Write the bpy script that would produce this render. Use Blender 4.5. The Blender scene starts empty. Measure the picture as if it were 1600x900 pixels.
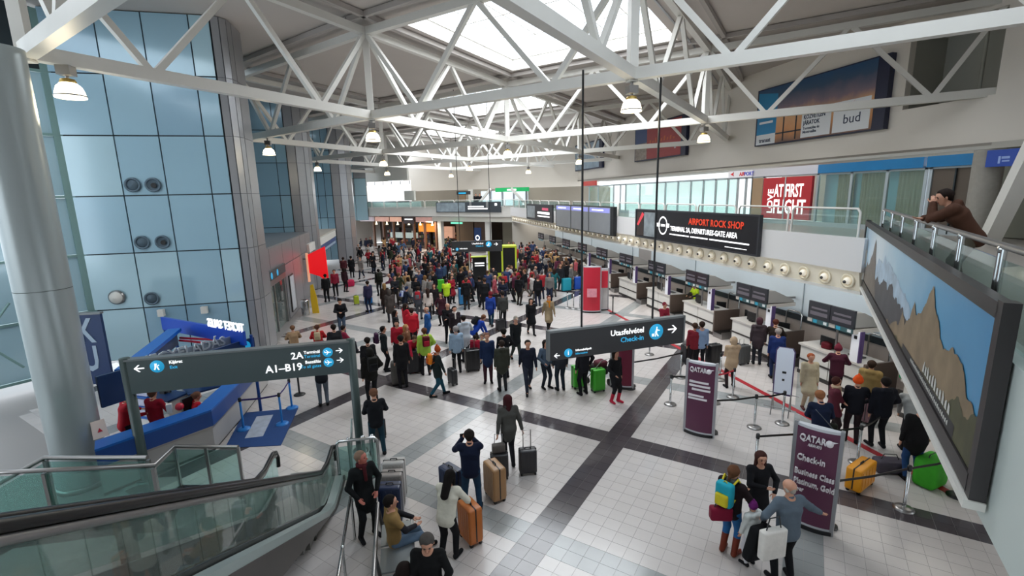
import bpy, bmesh, math, random
import numpy as np
from mathutils import Vector, Matrix
R_ = math.radians
SC = bpy.context.scene
COL = SC.collection
random.seed(7)

# ------------------------------------------------------------ camera, sky, lights, exposure
EYE = 6.3
cam_d = bpy.data.cameras.new('camera')
cam = bpy.data.objects.new('camera', cam_d); COL.objects.link(cam)
yaw, pit, rol = R_(13.13), R_(11.1), R_(-1.295)
f_ = Vector((math.sin(yaw)*math.cos(pit), math.cos(yaw)*math.cos(pit), -math.sin(pit)))
r_ = Vector((math.cos(yaw), -math.sin(yaw), 0)); u_ = r_.cross(f_)
r2 = r_*math.cos(rol) + u_*math.sin(rol); u2 = -r_*math.sin(rol) + u_*math.cos(rol)
cam.matrix_world = Matrix(((r2.x, u2.x, -f_.x, 0), (r2.y, u2.y, -f_.y, 0), (r2.z, u2.z, -f_.z, EYE), (0, 0, 0, 1)))
cam_d.sensor_width = 36; cam_d.lens = 745.7/1600*36; cam_d.clip_start = 0.1; cam_d.clip_end = 400
SC.camera = cam

W = bpy.data.worlds.new('sky'); SC.world = W; W.use_nodes = True
nt = W.node_tree; bg = nt.nodes['Background']
bg.inputs[0].default_value = (0.86, 0.93, 1.0, 1); bg.inputs[1].default_value = 3.6

def area(name, loc, size, power, col=(1, 1, 1), rot=(0, 0, 0), sy=None, spread=None):
    l = bpy.data.lights.new(name, 'AREA'); l.energy = power; l.color = col
    l.shape = 'RECTANGLE'; l.size = size; l.size_y = sy or size
    if spread: l.spread = spread
    o = bpy.data.objects.new(name, l); COL.objects.link(o); o.location = loc; o.rotation_euler = rot
    o['kind'] = 'structure'
    return o
# daylight coming down through the roof lights (each lamp fills a glazed opening)
for k, y in enumerate((20.2, 35.7, 51.0)):
    area('skylight_daylight', (6.6, y, 13.9), 8.4, 2150, (1.0, 0.985, 0.975), (0, 0, R_(45)))
area('skylight_daylight', (6.6, 5.5, 13.9), 8.4, 120, (1.0, 0.985, 0.975), (0, 0, R_(45)))
SC.view_settings.view_transform = 'Standard'; SC.view_settings.look = 'None'
SC.view_settings.exposure = -0.14; SC.view_settings.gamma = 1.0; SC.view_settings.use_curve_mapping = False
SC.cycles.max_bounces = 6; SC.cycles.diffuse_bounces = 4; SC.cycles.glossy_bounces = 3
SC.cycles.transmission_bounces = 6; SC.cycles.transparent_max_bounces = 12
SC.cycles.use_denoising = True
SC.cycles.caustics_reflective = False; SC.cycles.caustics_refractive = False
SC.cycles.sample_clamp_indirect = 6

# ------------------------------------------------------------ materials
MATS = {}
def mat(name, col, rough=0.5, metal=0.0, emit=0.0, noise=0.0, nscale=8.0, bump=0.0, spec=0.5, coat=0.0, ecol=None):
    if name in MATS: return MATS[name]
    m = bpy.data.materials.new(name); m.use_nodes = True
    t = m.node_tree; b = t.nodes['Principled BSDF']
    b.inputs['Base Color'].default_value = (*col, 1); b.inputs['Roughness'].default_value = rough
    b.inputs['Metallic'].default_value = metal; b.inputs['Specular IOR Level'].default_value = spec
    if coat: b.inputs['Coat Weight'].default_value = coat; b.inputs['Coat Roughness'].default_value = 0.08
    if emit:
        b.inputs['Emission Color'].default_value = (*(ecol or col), 1); b.inputs['Emission Strength'].default_value = emit
    if noise or bump:
        tc = t.nodes.new('ShaderNodeTexCoord'); n = t.nodes.new('ShaderNodeTexNoise')
        n.inputs['Scale'].default_value = nscale; n.inputs['Detail'].default_value = 4
        t.links.new(tc.outputs['Object'], n.inputs['Vector'])
        if noise:
            mx = t.nodes.new('ShaderNodeMix'); mx.data_type = 'RGBA'
            mx.inputs[6].default_value = (*[c*(1-noise) for c in col], 1)
            mx.inputs[7].default_value = (*[min(1, c*(1+noise)) for c in col], 1)
            t.links.new(n.outputs['Fac'], mx.inputs[0]); t.links.new(mx.outputs[2], b.inputs['Base Color'])
        if bump:
            bp = t.nodes.new('ShaderNodeBump'); bp.inputs['Strength'].default_value = bump; bp.inputs['Distance'].default_value = 0.02
            t.links.new(n.outputs['Fac'], bp.inputs['Height']); t.links.new(bp.outputs[0], b.inputs['Normal'])
    MATS[name] = m; return m
def glass(name, tint=(0.9, 0.97, 0.96), alpha=0.25, rough=0.03, refl=1.0):
    if name in MATS: return MATS[name]
    m = bpy.data.materials.new(name); m.use_nodes = True; t = m.node_tree
    for n in list(t.nodes): t.nodes.remove(n)
    out = t.nodes.new('ShaderNodeOutputMaterial'); tr = t.nodes.new('ShaderNodeBsdfTransparent'); tr.inputs[0].default_value = (*tint, 1)
    gl = t.nodes.new('ShaderNodeBsdfGlossy'); gl.inputs['Roughness'].default_value = rough
    df = t.nodes.new('ShaderNodeBsdfDiffuse'); df.inputs[0].default_value = (*tint, 1)
    lw = t.nodes.new('ShaderNodeLayerWeight'); lw.inputs[0].default_value = .5
    pw = t.nodes.new('ShaderNodeMath'); pw.operation = 'POWER'; pw.inputs[1].default_value = 4.0; t.links.new(lw.outputs['Facing'], pw.inputs[0])
    fr = t.nodes.new('ShaderNodeMath'); fr.operation = 'MULTIPLY_ADD'; fr.inputs[1].default_value = .75; fr.inputs[2].default_value = .05; t.links.new(pw.outputs[0], fr.inputs[0])
    m1 = t.nodes.new('ShaderNodeMixShader'); m2 = t.nodes.new('ShaderNodeMixShader')
    m1.inputs[0].default_value = alpha
    t.links.new(tr.outputs[0], m1.inputs[1]); t.links.new(df.outputs[0], m1.inputs[2])
    mu = t.nodes.new('ShaderNodeMath'); mu.operation = 'MULTIPLY'; mu.inputs[1].default_value = refl
    t.links.new(fr.outputs[0], mu.inputs[0]); t.links.new(mu.outputs[0], m2.inputs[0])
    t.links.new(m1.outputs[0], m2.inputs[1]); t.links.new(gl.outputs[0], m2.inputs[2]); t.links.new(m2.outputs[0], out.inputs[0])
    MATS[name] = m; return m
def hexc(s):
    v = [int(s[i:i+2], 16)/255 for i in (0, 2, 4)]
    return tuple(c/12.92 if c <= 0.04045 else ((c+0.055)/1.055)**2.4 for c in v)
WHITE = mat('white_paint', hexc('dcdad4'), 0.55, noise=0.03, nscale=1.5)
STEELW = mat('white_steel_paint', hexc('dedcd6'), 0.38, noise=0.04, nscale=2)
CEIL = mat('ceiling_paint', hexc('c3bcb7'), 0.8, noise=0.05, nscale=0.6)
WALLW = mat('wall_paint', hexc('e3ddd5'), 0.7, noise=0.03, nscale=0.8)
BLUEW = mat('glazed_panel_blue', hexc('9cc0d2'), 0.16, 0.1, noise=0.08, nscale=0.35, coat=0.6)
BLUEW2 = mat('glazed_panel_pale', hexc('aecfdc'), 0.14, 0.1, noise=0.08, nscale=0.35, coat=0.6)
BLUEW3 = mat('glazed_panel_deep', hexc('8fb3c8'), 0.18, 0.1, noise=0.08, nscale=0.35, coat=0.6)
SEAM = mat('dark_seam', hexc('1d2a30'), 0.6)
ALU = mat('brushed_aluminium', hexc('a7a9ae'), 0.34, 0.65, noise=0.06, nscale=3)
ALUD = mat('grey_metal_cladding', hexc('8f9196'), 0.36, 0.5, noise=0.07, nscale=2)
CHROME = mat('chrome', hexc('c9cccd'), 0.16, 0.95)
STEEL = mat('satin_steel', hexc('9a9897'), 0.3, 0.85)
DSTEEL = mat('dark_steel', hexc('4c4a49'), 0.4, 0.6)
BLACK = mat('black_plastic', hexc('16171a'), 0.42)
RUBBER = mat('black_rubber', hexc('0d0d0e'), 0.3)
SIGNG = mat('sign_grey', hexc('43474a'), 0.5)
SIGNL = mat('sign_edge', hexc('7c8183'), 0.4, 0.4)
GREENPOST = mat('post_green_grey', hexc('3c4c4b'), 0.4)
CYAN = mat('sign_cyan', hexc('2aa9dc'), 0.4, emit=0.5)
SWHITE = mat('sign_white', (1, 1, 1), 0.5, emit=0.9)
CYANT = mat('sign_cyan_text', hexc('3bb4e4'), 0.4, emit=0.6)
PURPLE = mat('banner_maroon', hexc('5c2c48'), 0.4, noise=0.1, nscale=0.9)
REDB = mat('banner_red', hexc('c02238'), 0.4)
REDL = mat('lit_red', hexc('f5101c'), 0.4, emit=0.45)
KBLUE = mat('kiosk_blue', hexc('0f5fb4'), 0.35)
KBLUED = mat('kiosk_deep_blue', hexc('0c3f86'), 0.4)
KNAVY = mat('navy_panel', hexc('10305e'), 0.4)
DESKW = mat('desk_white', hexc('d9d8d4'), 0.35)
DESKG = mat('desk_grey', hexc('b4b0ac'), 0.4)
BROWN = mat('desk_taupe', hexc('5d5049'), 0.45)
CHECKW = mat('checkin_wall', hexc('bccad4'), 0.35, noise=0.04, nscale=0.5)
CREAM = mat('cove_cream', hexc('f3ead6'), 0.6)
GL = glass('clear_glass', (0.86, 0.96, 0.94), 0.06)
GLT = glass('green_glass', (0.70, 0.87, 0.84), 0.05)
GLW = glass('bright_window_glass', (0.93, 0.97, 1.0), 0.04)
DARK = mat('dark_interior', hexc('2b2724'), 0.6)
TAN = mat('tan_panel', hexc('9c8368'), 0.55)
LAMPG = mat('lamp_glow', (1, 0.93, 0.74), 0.4, emit=5.0, ecol=(1, 0.9, 0.68))
LAMPW = mat('lamp_warm_glow', (1, 0.86, 0.55), 0.4, emit=3.0, ecol=(1, 0.84, 0.55))
COVE = mat('cove_bulb', (1, 0.93, 0.8), 0.4, emit=0.22, ecol=(1, 0.9, 0.72))

# ------------------------------------------------------------ helpers
class MB:
    """collects boxes, bars, tubes, prisms and polygons; build() links them as one mesh object"""
    def __init__(s): s.v = []; s.f = []; s.m = []; s.sm = []
    def add(s, vs, fs, mi=0, sm=False):
        o = len(s.v); s.v += [tuple(v) for v in vs]; s.f += [tuple(i+o for i in f) for f in fs]
        s.m += [mi]*len(fs); s.sm += [sm]*len(fs); return s
    def box(s, lo, hi, mi=0):
        x0, y0, z0 = lo; x1, y1, z1 = hi
        v = [(x0,y0,z0),(x1,y0,z0),(x1,y1,z0),(x0,y1,z0),(x0,y0,z1),(x1,y0,z1),(x1,y1,z1),(x0,y1,z1)]
        return s.add(v, [(0,3,2,1),(4,5,6,7),(0,1,5,4),(1,2,6,5),(2,3,7,6),(3,0,4,7)], mi)
    def cbox(s, c, d, rz=0, mi=0):
        cz, sz = math.cos(rz), math.sin(rz); v = []
        for z in (-1, 1):
            for x, y in ((-1,-1),(1,-1),(1,1),(-1,1)):
                X, Y = x*d[0]/2, y*d[1]/2
                v.append((c[0]+X*cz-Y*sz, c[1]+X*sz+Y*cz, c[2]+z*d[2]/2))
        return s.add(v, [(0,3,2,1),(4,5,6,7),(0,1,5,4),(1,2,6,5),(2,3,7,6),(3,0,4,7)], mi)
    def bar(s, a, b, w, h=None, up=(0,0,1), mi=0):
        a, b = Vector(a), Vector(b); d = (b-a).normalized(); up = Vector(up)
        if abs(d.dot(up)) > 0.98: up = Vector((1, 0, 0)) if abs(d.x) < .9 else Vector((0, 1, 0))
        x = d.cross(up).normalized(); y = x.cross(d); h = h or w; v = []
        for p in (a, b):
            for i, j in ((-1,-1),(1,-1),(1,1),(-1,1)): v.append(p + x*(i*w/2) + y*(j*h/2))
        return s.add(v, [(0,1,2,3),(7,6,5,4),(0,4,5,1),(1,5,6,2),(2,6,7,3),(3,7,4,0)], mi)
    def tube(s, pts, r, n=8, mi=0, cap=True, r2=None):
        pts = [Vector(p) for p in pts]; v = []; L = len(pts); px = None
        for i, p in enumerate(pts):
            d = ((pts[min(i+1, L-1)]-p).normalized() + (p-pts[max(i-1, 0)]).normalized()).normalized()
            if px is None:
                up = Vector((0, 0, 1)) if abs(d.z) < .95 else Vector((0, 1, 0)); x = d.cross(up).normalized()
            else: x = (px - d*px.dot(d)).normalized()
            px = x; y = d.cross(x); rr = r if r2 is None else r+(r2-r)*i/(L-1)
            for k in range(n):
                t = 2*math.pi*k/n; v.append(p + (x*math.cos(t)+y*math.sin(t))*rr)
        f = [(i*n+k, i*n+(k+1) % n, (i+1)*n+(k+1) % n, (i+1)*n+k) for i in range(L-1) for k in range(n)]
        s.add(v, f, mi, True)
        if cap: s.add(v[:n], [tuple(range(n))[::-1]], mi); s.add(v[-n:], [tuple(range(n))], mi)
        return s
    def lathe(s, c, prof, n=16, mi=0, axis='z', sx=1, sy=1):
        v = []
        for r, z in prof:
            for k in range(n):
                t = 2*math.pi*k/n; q = (r*math.cos(t)*sx, r*math.sin(t)*sy, z)
                if axis == 'y': q = (q[0], q[2], q[1])
                if axis == 'x': q = (q[2], q[0], q[1])
                v.append((c[0]+q[0], c[1]+q[1], c[2]+q[2]))
        L = len(prof)
        return s.add(v, [(i*n+k, i*n+(k+1) % n, (i+1)*n+(k+1) % n, (i+1)*n+k) for i in range(L-1) for k in range(n)], mi, True)
    def ball(s, c, r, n=10, m=6, mi=0, sz=1):
        return s.lathe(c, [(max(1e-4, r*math.sin(math.pi*i/m)), -r*math.cos(math.pi*i/m)*sz) for i in range(m+1)], n, mi)
    def poly(s, pts, mi=0): return s.add(pts, [tuple(range(len(pts)))], mi)
    def prism(s, pts, d, mi=0):
        d = Vector(d); a = [Vector(p) for p in pts]; n = len(a)
        v = a + [p+d for p in a]
        f = [tuple(range(n))[::-1], tuple(range(n, 2*n))] + [(i, (i+1) % n, n+(i+1) % n, n+i) for i in range(n)]
        return s.add(v, f, mi)
    def mesh(s, name, mats):
        me = bpy.data.meshes.new(name); me.from_pydata([tuple(v) for v in s.v], [], s.f)
        for m in (mats if isinstance(mats, (list, tuple)) else [mats]): me.materials.append(m)
        me.polygons.foreach_set('material_index', s.m); me.polygons.foreach_set('use_smooth', s.sm); me.update()
        return me
    def build(s, name, mats, parent=None, kind=None, label=None):
        o = bpy.data.objects.new(name, s.mesh(name, mats)); COL.objects.link(o)
        if parent is not None: o.parent = parent
        if kind: o['kind'] = kind
        if label: o['label'] = label
        return o
def tag(o, label, cat, group=None, kind=None):
    o['label'] = label; o['category'] = cat
    if group: o['group'] = group
    if kind: o['kind'] = kind
    return o
def empty(name, loc=(0, 0, 0), rz=0, label=None, cat=None, group=None, scale=None):
    o = bpy.data.objects.new(name, None); COL.objects.link(o); o.location = loc; o.rotation_euler = (0, 0, rz)
    o.empty_display_size = 0.1
    if scale: o.scale = (scale,)*3
    if label: tag(o, label, cat, group)
    return o
def struct(mb, name, mats): return mb.build(name, mats, kind='structure')
KIDS = {}
def dup(root, loc=None, rz=None, label=None, scale=None, mats=None):
    """copy of a thing with copies of its parts and sub-parts"""
    if root.name not in KIDS:
        KIDS[root.name] = [(c, [g for g in bpy.data.objects if g.parent == c]) for c in bpy.data.objects if c.parent == root]
    r = root.copy(); COL.objects.link(r)
    if loc is not None: r.location = loc
    if rz is not None: r.rotation_euler = (0, 0, rz)
    if scale: r.scale = (scale,)*3
    if label: r['label'] = label
    def sw(o):
        if mats and o.type == 'MESH':
            for i, sl in enumerate(o.material_slots):
                if sl.material and sl.material.name in mats:
                    sl.link = 'OBJECT'; sl.material = mats[sl.material.name] if False else mats.get(o.data.materials[i].name)
    for c, gs in KIDS[root.name]:
        d = c.copy(); COL.objects.link(d); d.parent = r; sw(d)
        for g in gs:
            e = g.copy(); COL.objects.link(e); e.parent = d; sw(e)
    return r
_fonts = {}
def text(name, s, size, m, parent=None, loc=(0, 0, 0), rx=90, rz=0, align='LEFT', bold=0.012, ext=0.006, sx=1.0, rot=None):
    """raised lettering as a mesh; text plane stands upright, reading towards -Y before rz"""
    cu = bpy.data.curves.new(name, 'FONT'); cu.body = s; cu.size = size; cu.extrude = ext; cu.offset = bold*size
    cu.align_x = align; cu.resolution_u = 2
    t = bpy.data.objects.new(name, cu); COL.objects.link(t)
    bpy.context.view_layer.update()
    me = bpy.data.meshes.new_from_object(t.evaluated_get(bpy.context.evaluated_depsgraph_get()))
    COL.objects.unlink(t); bpy.data.objects.remove(t)
    me.materials.clear(); me.materials.append(m)
    o = bpy.data.objects.new(name, me); COL.objects.link(o)
    if parent is not None: o.parent = parent
    o.location = loc; o.rotation_euler = rot or (R_(rx), 0, R_(rz)); o.scale = (sx, 1, 1)
    return o
S2 = math.sqrt(2)
def AB(a, b, z=0): return ((a-b)/S2, (a+b)/S2, z)
# ============================================================ FLOOR
mb = MB(); mb.box((-16, -3, -0.3), (17.6, 70, -0.005)); FLOOR = struct(mb, 'floor', mat('floor_grout', hexc('8f8c8a'), 0.5))
T_L = [mat('tile_light_%s' % 'abc'[i], hexc(c), 0.2, spec=0.5, noise=0.03, nscale=3) for i, c in enumerate(('c4bebb', 'c2bcb9', 'c6c0bd'))]
T_G = [mat('tile_grey_%s' % 'ab'[i], hexc(c), 0.16, noise=0.04, nscale=5) for i, c in enumerate(('939696', '969999'))]
T_D = [mat('tile_dark_%s' % 'ab'[i], hexc(c), 0.13, noise=0.06, nscale=5) for i, c in enumerate(('494447', '4c474a'))]
TM = T_L + T_G + T_D
T = 0.3; rng = random.Random(3)
def tile_mat(ia, ib):
    # the pattern repeats every 28 tiles: a dark band, then a grey band half way between
    def band(i, off):
        k = (i-off) % 28
        return 2 if k in (0, 1) else (1 if k in (14, 15) else 0)
    t = max(band(ia, 0), band(ib, 12))
    if t == 0: return rng.choice((0, 0, 1, 2))
    return (3 + rng.randrange(2)) if t == 1 else (5 + rng.randrange(2))
def tile_ok(x, y):
    return -11.5 < x < 15.1 and x+y < 66 and y > 2.3 and not (x < -5.6 and y > 21.5)
g = 0.0026
def tile_geo(mbx, a0, b0, mi, rel=None):
    zz = 0.0
    P = [AB(a0+g, b0+g), AB(a0+g, b0+T-g), AB(a0+T-g, b0+T-g), AB(a0+T-g, b0+g)]
    if rel: P = [(p[0]-rel[0], p[1]-rel[1], 0) for p in P]
    vs = [(p[0], p[1], -0.005) for p in P] + [(p[0], p[1], zz) for p in P]
    mbx.add(vs, [(4, 7, 6, 5), (0, 4, 5, 1), (1, 5, 6, 2), (2, 6, 7, 3), (3, 7, 4, 0)], mi)
cells = []
for ia in range(4, 190):
    for ib in range(-40, 190):
        a0, b0 = 2.35+T*ia+0.0, -0.1+T*ib
        x, y, _ = AB(a0+T/2, b0+T/2)
        if tile_ok(x, y): cells.append((ia, ib, a0, b0, x, y))
# the 300 tiles that show largest are parts of their own
def vis(x, y):
    d = Vector((x, y, -EYE)); c = d.dot(f_)
    if c <= 0.1: return None
    px, py = 800+745.7*d.dot(r2)/c, 450-745.7*d.dot(u2)/c
    return (px, py, c)
near = []
for i, c in enumerate(cells):
    v = vis(c[4], c[5])
    if v and 565 < v[0] < 1590 and 0 < v[1] < 915 and c[4] < 9.6: near.append((v[2], i))
near = set(i for _, i in sorted(near)[:300])
far = MB(); tm_cache = {}
for i, c in enumerate(cells):
    mi = tile_mat(c[0], c[1])
    if i in near:
        if mi not in tm_cache:
            m1 = MB(); q = AB(T/2, T/2); tile_geo(m1, 0, 0, 0, q); tm_cache[mi] = m1.mesh('tile', TM[mi])
        o = bpy.data.objects.new('tile', tm_cache[mi]); COL.objects.link(o); o.location = (c[4], c[5], 0); o.parent = FLOOR
    else: tile_geo(far, c[2], c[3], mi)
far.build('tile_field', TM, FLOOR, kind='stuff')
mb = MB(); mb.box((10.72, 3.2, 0), (10.9, 24.6, 0.006))
tag(mb.build('waiting_line', mat('red_tape', hexc('a51f2c'), 0.4)), 'long straight red waiting line taped along the floor before the check-in desks', 'floor marking')

# ============================================================ ROOF
NX = [-14.2, -7.35, -0.75, 6.5, 14.0, 21.3]            # node columns, i = -1..4
NY = [-9.5, -2, 5.5, 12.8, 20.3, 28.2, 36, 43.5, 51, 58.5, 66, 73.5]  # j = -2..9
def N(i, j, z): return (NX[i+1], NY[j+2], z)
ZB, ZT, ZC = 9.45, 12.45, 12.8
ceil = MB(); skyl = []
for i in range(0, 5):
    for j in range(-1, 9):
        if (i+j) % 2: continue
        cn = [N(i-1, j, ZC), N(i, j-1, ZC), (N(i+1, j, ZC) if i < 4 else (28.6, NY[j+2], ZC)), N(i, j+1, ZC)]
        c = Vector((NX[i+1], NY[j+2], ZC))
        if i == 2 and j in (0, 2, 4, 6):
            inn = [tuple(c + (Vector(p)-c)*0.79) for p in cn]
            for k in range(4): ceil.poly([cn[k], cn[(k+1) % 4], inn[(k+1) % 4], inn[k]])
            skyl.append((c, inn))
        else: ceil.poly(cn)
CE = struct(ceil, 'ceiling', CEIL)
mb = MB()
for c, inn in skyl:
    for k in range(4):
        a, b = Vector(inn[k]), Vector(inn[(k+1) % 4]); up = Vector((0, 0, 0.65))
        mb.poly([a, b, b+up, a+up])
mb.build('roof_light_curb', WHITE, CE)
for si, (c, inn) in enumerate(skyl):
    up = Vector((0, 0, 0.6)); q = [Vector(p)+up for p in inn]
    fr = MB()
    for k in range(4): fr.bar(q[k], q[(k+1) % 4], 0.12)
    n = 6
    for k in range(1, n):
        t = k/n; fr.bar(q[0].lerp(q[1], t), q[3].lerp(q[2], t), 0.05); 
        if k in (2, 4): fr.bar(q[0].lerp(q[3], t), q[1].lerp(q[2], t), 0.08)
    ro = fr.build('roof_light', STEELW, None, kind='structure'); ro.name = 'window_%d' % (si+1)
    for k in range(n):
        m2 = MB(); t0, t1 = k/n, (k+1)/n
        m2.poly([q[0].lerp(q[1], t0), q[0].lerp(q[1], t1), q[3].lerp(q[2], t1), q[3].lerp(q[2], t0)])
        m2.build('pane', GLW, ro)
# purlins and ducts under the ceiling
pur = MB(); pipe = MB()
for i in range(0, 5):
    for j in range(-1, 8):
        if (i+j) % 2 == 0 or i == 4: continue
        for sj in (1, -1):
            if j+sj > 8 or j+sj < -1: continue
            p, q2_ = Vector(N(i, j, ZC-0.12)), Vector(N(i+1, j+sj, ZC-0.12))
            nn = (q2_-p).cross(Vector((0, 0, 1))).normalized()
            pur.bar(p+nn*0.75, q2_+nn*0.75, 0.16, 0.18)
            pipe.tube([p-nn*0.62, q2_-nn*0.62], 0.045, 6)
pur.build('purlin', mat('purlin_paint', hexc('a9a39f'), 0.6), CE); pipe.build('pipework', ALU, CE)

TR = empty('roof_truss_frame', (6.5, 20.3, ZB), 0, 'white painted steel space frame of diagonal box trusses carrying the roof', 'roof truss')
def tpart(name, a, b, w, h):
    m = MB(); off = Vector((6.5, 20.3, ZB)); m.bar(Vector(a)-off, Vector(b)-off, w, h); return m.build(name, STEELW, TR)
def seg(i, j, i2, j2):
    A, B = Vector(N(i, j, ZB)), Vector(N(i2, j2, ZB)); At, Bt = Vector(N(i, j, ZT)), Vector(N(i2, j2, ZT))
    if B.x > 18: 
        t = (20.75-A.x)/(B.x-A.x)
        tpart('bottom_chord', A, A.lerp(B, t), 0.26, 0.3); tpart('top_chord', At, At.lerp(Bt, t), 0.24, 0.26)
        q1, q3, m = A.lerp(B, .24), A.lerp(B, .76), At.lerp(Bt, .5)
        for a, b in ((At, q1), (q1, m), (m, q3), (q3, At.lerp(Bt, t))): tpart('web_diagonal', a, b, 0.15, 0.16)
        return
    tpart('bottom_chord', A, B, 0.26, 0.3); tpart('top_chord', At, Bt, 0.24, 0.26)
    q1, q3, m = A.lerp(B, .24), A.lerp(B, .76), At.lerp(Bt, .5)
    for a, b in ((At, q1), (q1, m), (m, q3), (q3, Bt)): tpart('web_diagonal', a, b, 0.15, 0.16)
for i in range(0, 4):
    for j in range(-1, 8):
        if (i+j) % 2 == 0: continue
        tpart('post', N(i, j, ZB-0.2), N(i, j, ZT+0.15), 0.24, 0.24)
        for dj in (1, -1):
            if -1 <= j+dj <= 8 and i < 4 and not (j <= 0 and dj < 0): seg(i, j, i+1, j+dj)
# pendant lamps under the nodes
def lamp():
    t = empty('pendant_lamp', (0, 0, 0))
    m = MB(); m.cbox((0, 0, -0.32), (0.34, 0.34, 0.26)); m.tube([(0, 0, 0), (0, 0, -0.6)], 0.05, 8); m.build('ballast_box', STEEL, t)
    m = MB(); m.lathe((0, 0, -0.95), [(0.1, 0.42), (0.17, 0.4), (0.2, 0.32), (0.19, 0.3)], 16); m.build('collar', mat('brass_collar', hexc('b59a55'), 0.4, 0.6), t)
    m = MB(); m.lathe((0, 0, -1.05), [(0.12, 0.42), (0.2, 0.39), (0.29, 0.3), (0.34, 0.16), (0.37, 0.0), (0.34, 0.0)], 20); m.build('glass_shade', LAMPG, t)
    m = MB(); m.lathe((0, 0, -1.05), [(0.372, 0.07), (0.385, 0.05), (0.375, 0.03)], 20); m.build('rim_ring', STEEL, t)
    m = MB(); m.lathe((0, 0, -1.06), [(0.001, 0), (0.34, 0)], 20); m.build('diffuser', LAMPW, t)
    return t
L0 = None
LAMPS = {(0,1): 'large dome pendant lamp beside the tall round column at the left', (1,2): 'dome pendant lamp under the truss node above the hall, second from the left in front',
 (2,1): 'dome pendant lamp under the nearest central truss node, between the two black hanging rods', (3,2): 'dome pendant lamp beside the red framed wall billboard',
 (0,3): 'dome pendant lamp beside the first grey wall pilaster', (0,5): 'dome pendant lamp beside the second grey wall pilaster',
 (1,4): 'dome pendant lamp far along the hall left of centre', (2,3): 'dome pendant lamp over the middle of the crowd', (3,4): 'dome pendant lamp crossed by the left black hanging rod',
 (1,6): 'small distant pendant lamp near the far bright window', (2,5): 'small distant pendant lamp above the far balcony sign', (3,6): 'small distant pendant lamp before the far right wall', (0,7): 'small distant pendant lamp at the far left wall corner', (2,7): 'smallest distant pendant lamp right of the far window'}
for k, lab in LAMPS.items():
    p = N(k[0], k[1], ZB-0.15)
    if k == (0, 1): p = (p[0]+0.42, p[1]+0.45, p[2]+.15)
    if k in ((0, 3), (0, 5)): p = (p[0]+1.35, p[1]-1.6, p[2])
    if L0 is None: L0 = lamp(); o = L0; o.location = p; o.scale = (.78, .78, .78)
    else: o = dup(L0, p)
    tag(o, lab, 'lamp', 'dome pendant lamps under the roof trusses')
    if k in ((0,1),(1,2),(2,1),(3,2),(0,3),(2,3)):
        l = bpy.data.lights.new('lamp_bulb', 'POINT'); l.energy = 60; l.color = (1, 0.86, 0.6); l.shadow_soft_size = 0.3
        lo = bpy.data.objects.new('lamp_bulb', l); COL.objects.link(lo); lo.location = (p[0], p[1], p[2]-1.1)

# ============================================================ COLUMN LEFT
m = MB(); m.lathe((0, 0, 0), [(0.47, 0), (0.47, 4.55)], 40); COLM = empty('round_column', (-7.4, 11.95, 0), 0, 'massive smooth grey round column rising beside the blue ticket counter', 'column')
COLP = mat('column_paint', hexc('a3acad'), 0.3, 0.3, noise=0.04, nscale=1)
m.build('shaft', COLP, COLM); m = MB(); m.lathe((0, 0, 0), [(0.47, 4.56), (0.47, 9.3)], 40); m.build('shaft', COLP, COLM)
m = MB(); m.lathe((0, 0, 0), [(0.48, 0.0), (0.51, 0.0), (0.51, 0.12), (0.48, 0.12)], 40); m.build('base_ring', STEEL, COLM)

# ============================================================ LEFT WALL: panelled bays
def panel_wall(name, P, Q, zs, mats, xs=None, depth=0.35, thick=0.05, back=SEAM, gap=0.022, nrm=None, label=None):
    """flat wall from P to Q (xy) built of proud panels on a dark backing"""
    P, Q = Vector((P[0], P[1], 0)), Vector((Q[0], Q[1], 0)); L = (Q-P).length; d = (Q-P)/L
    n = Vector((d.y, -d.x, 0))        # panels stand out on the right hand side of P->Q
    m = MB(); z0, z1 = zs[0], zs[-1]
    m.prism([P+Vector((0,0,z0)), Q+Vector((0,0,z0)), Q+Vector((0,0,z1)), P+Vector((0,0,z1))], -n*depth)
    w = struct(m, name, back)
    xs = xs or [0, L]; k = 0; r = random.Random(len(name)+int(L*10))
    for i in range(len(xs)-1):
        for j in range(len(zs)-1):
            a, b = xs[i]+gap, xs[i+1]-gap; c, e = zs[j]+gap, zs[j+1]-gap
            m = MB(); m.prism([P+d*a+Vector((0,0,c)), P+d*b+Vector((0,0,c)), P+d*b+Vector((0,0,e)), P+d*a+Vector((0,0,e))], n*thick)
            m.build('panel', r.choice(mats), w)
    return w
ZS = [0.38, 2.38, 4.47, 6.56, 8.66, 10.72, 12.78]
BL = [BLUEW, BLUEW, BLUEW2, BLUEW3]
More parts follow.
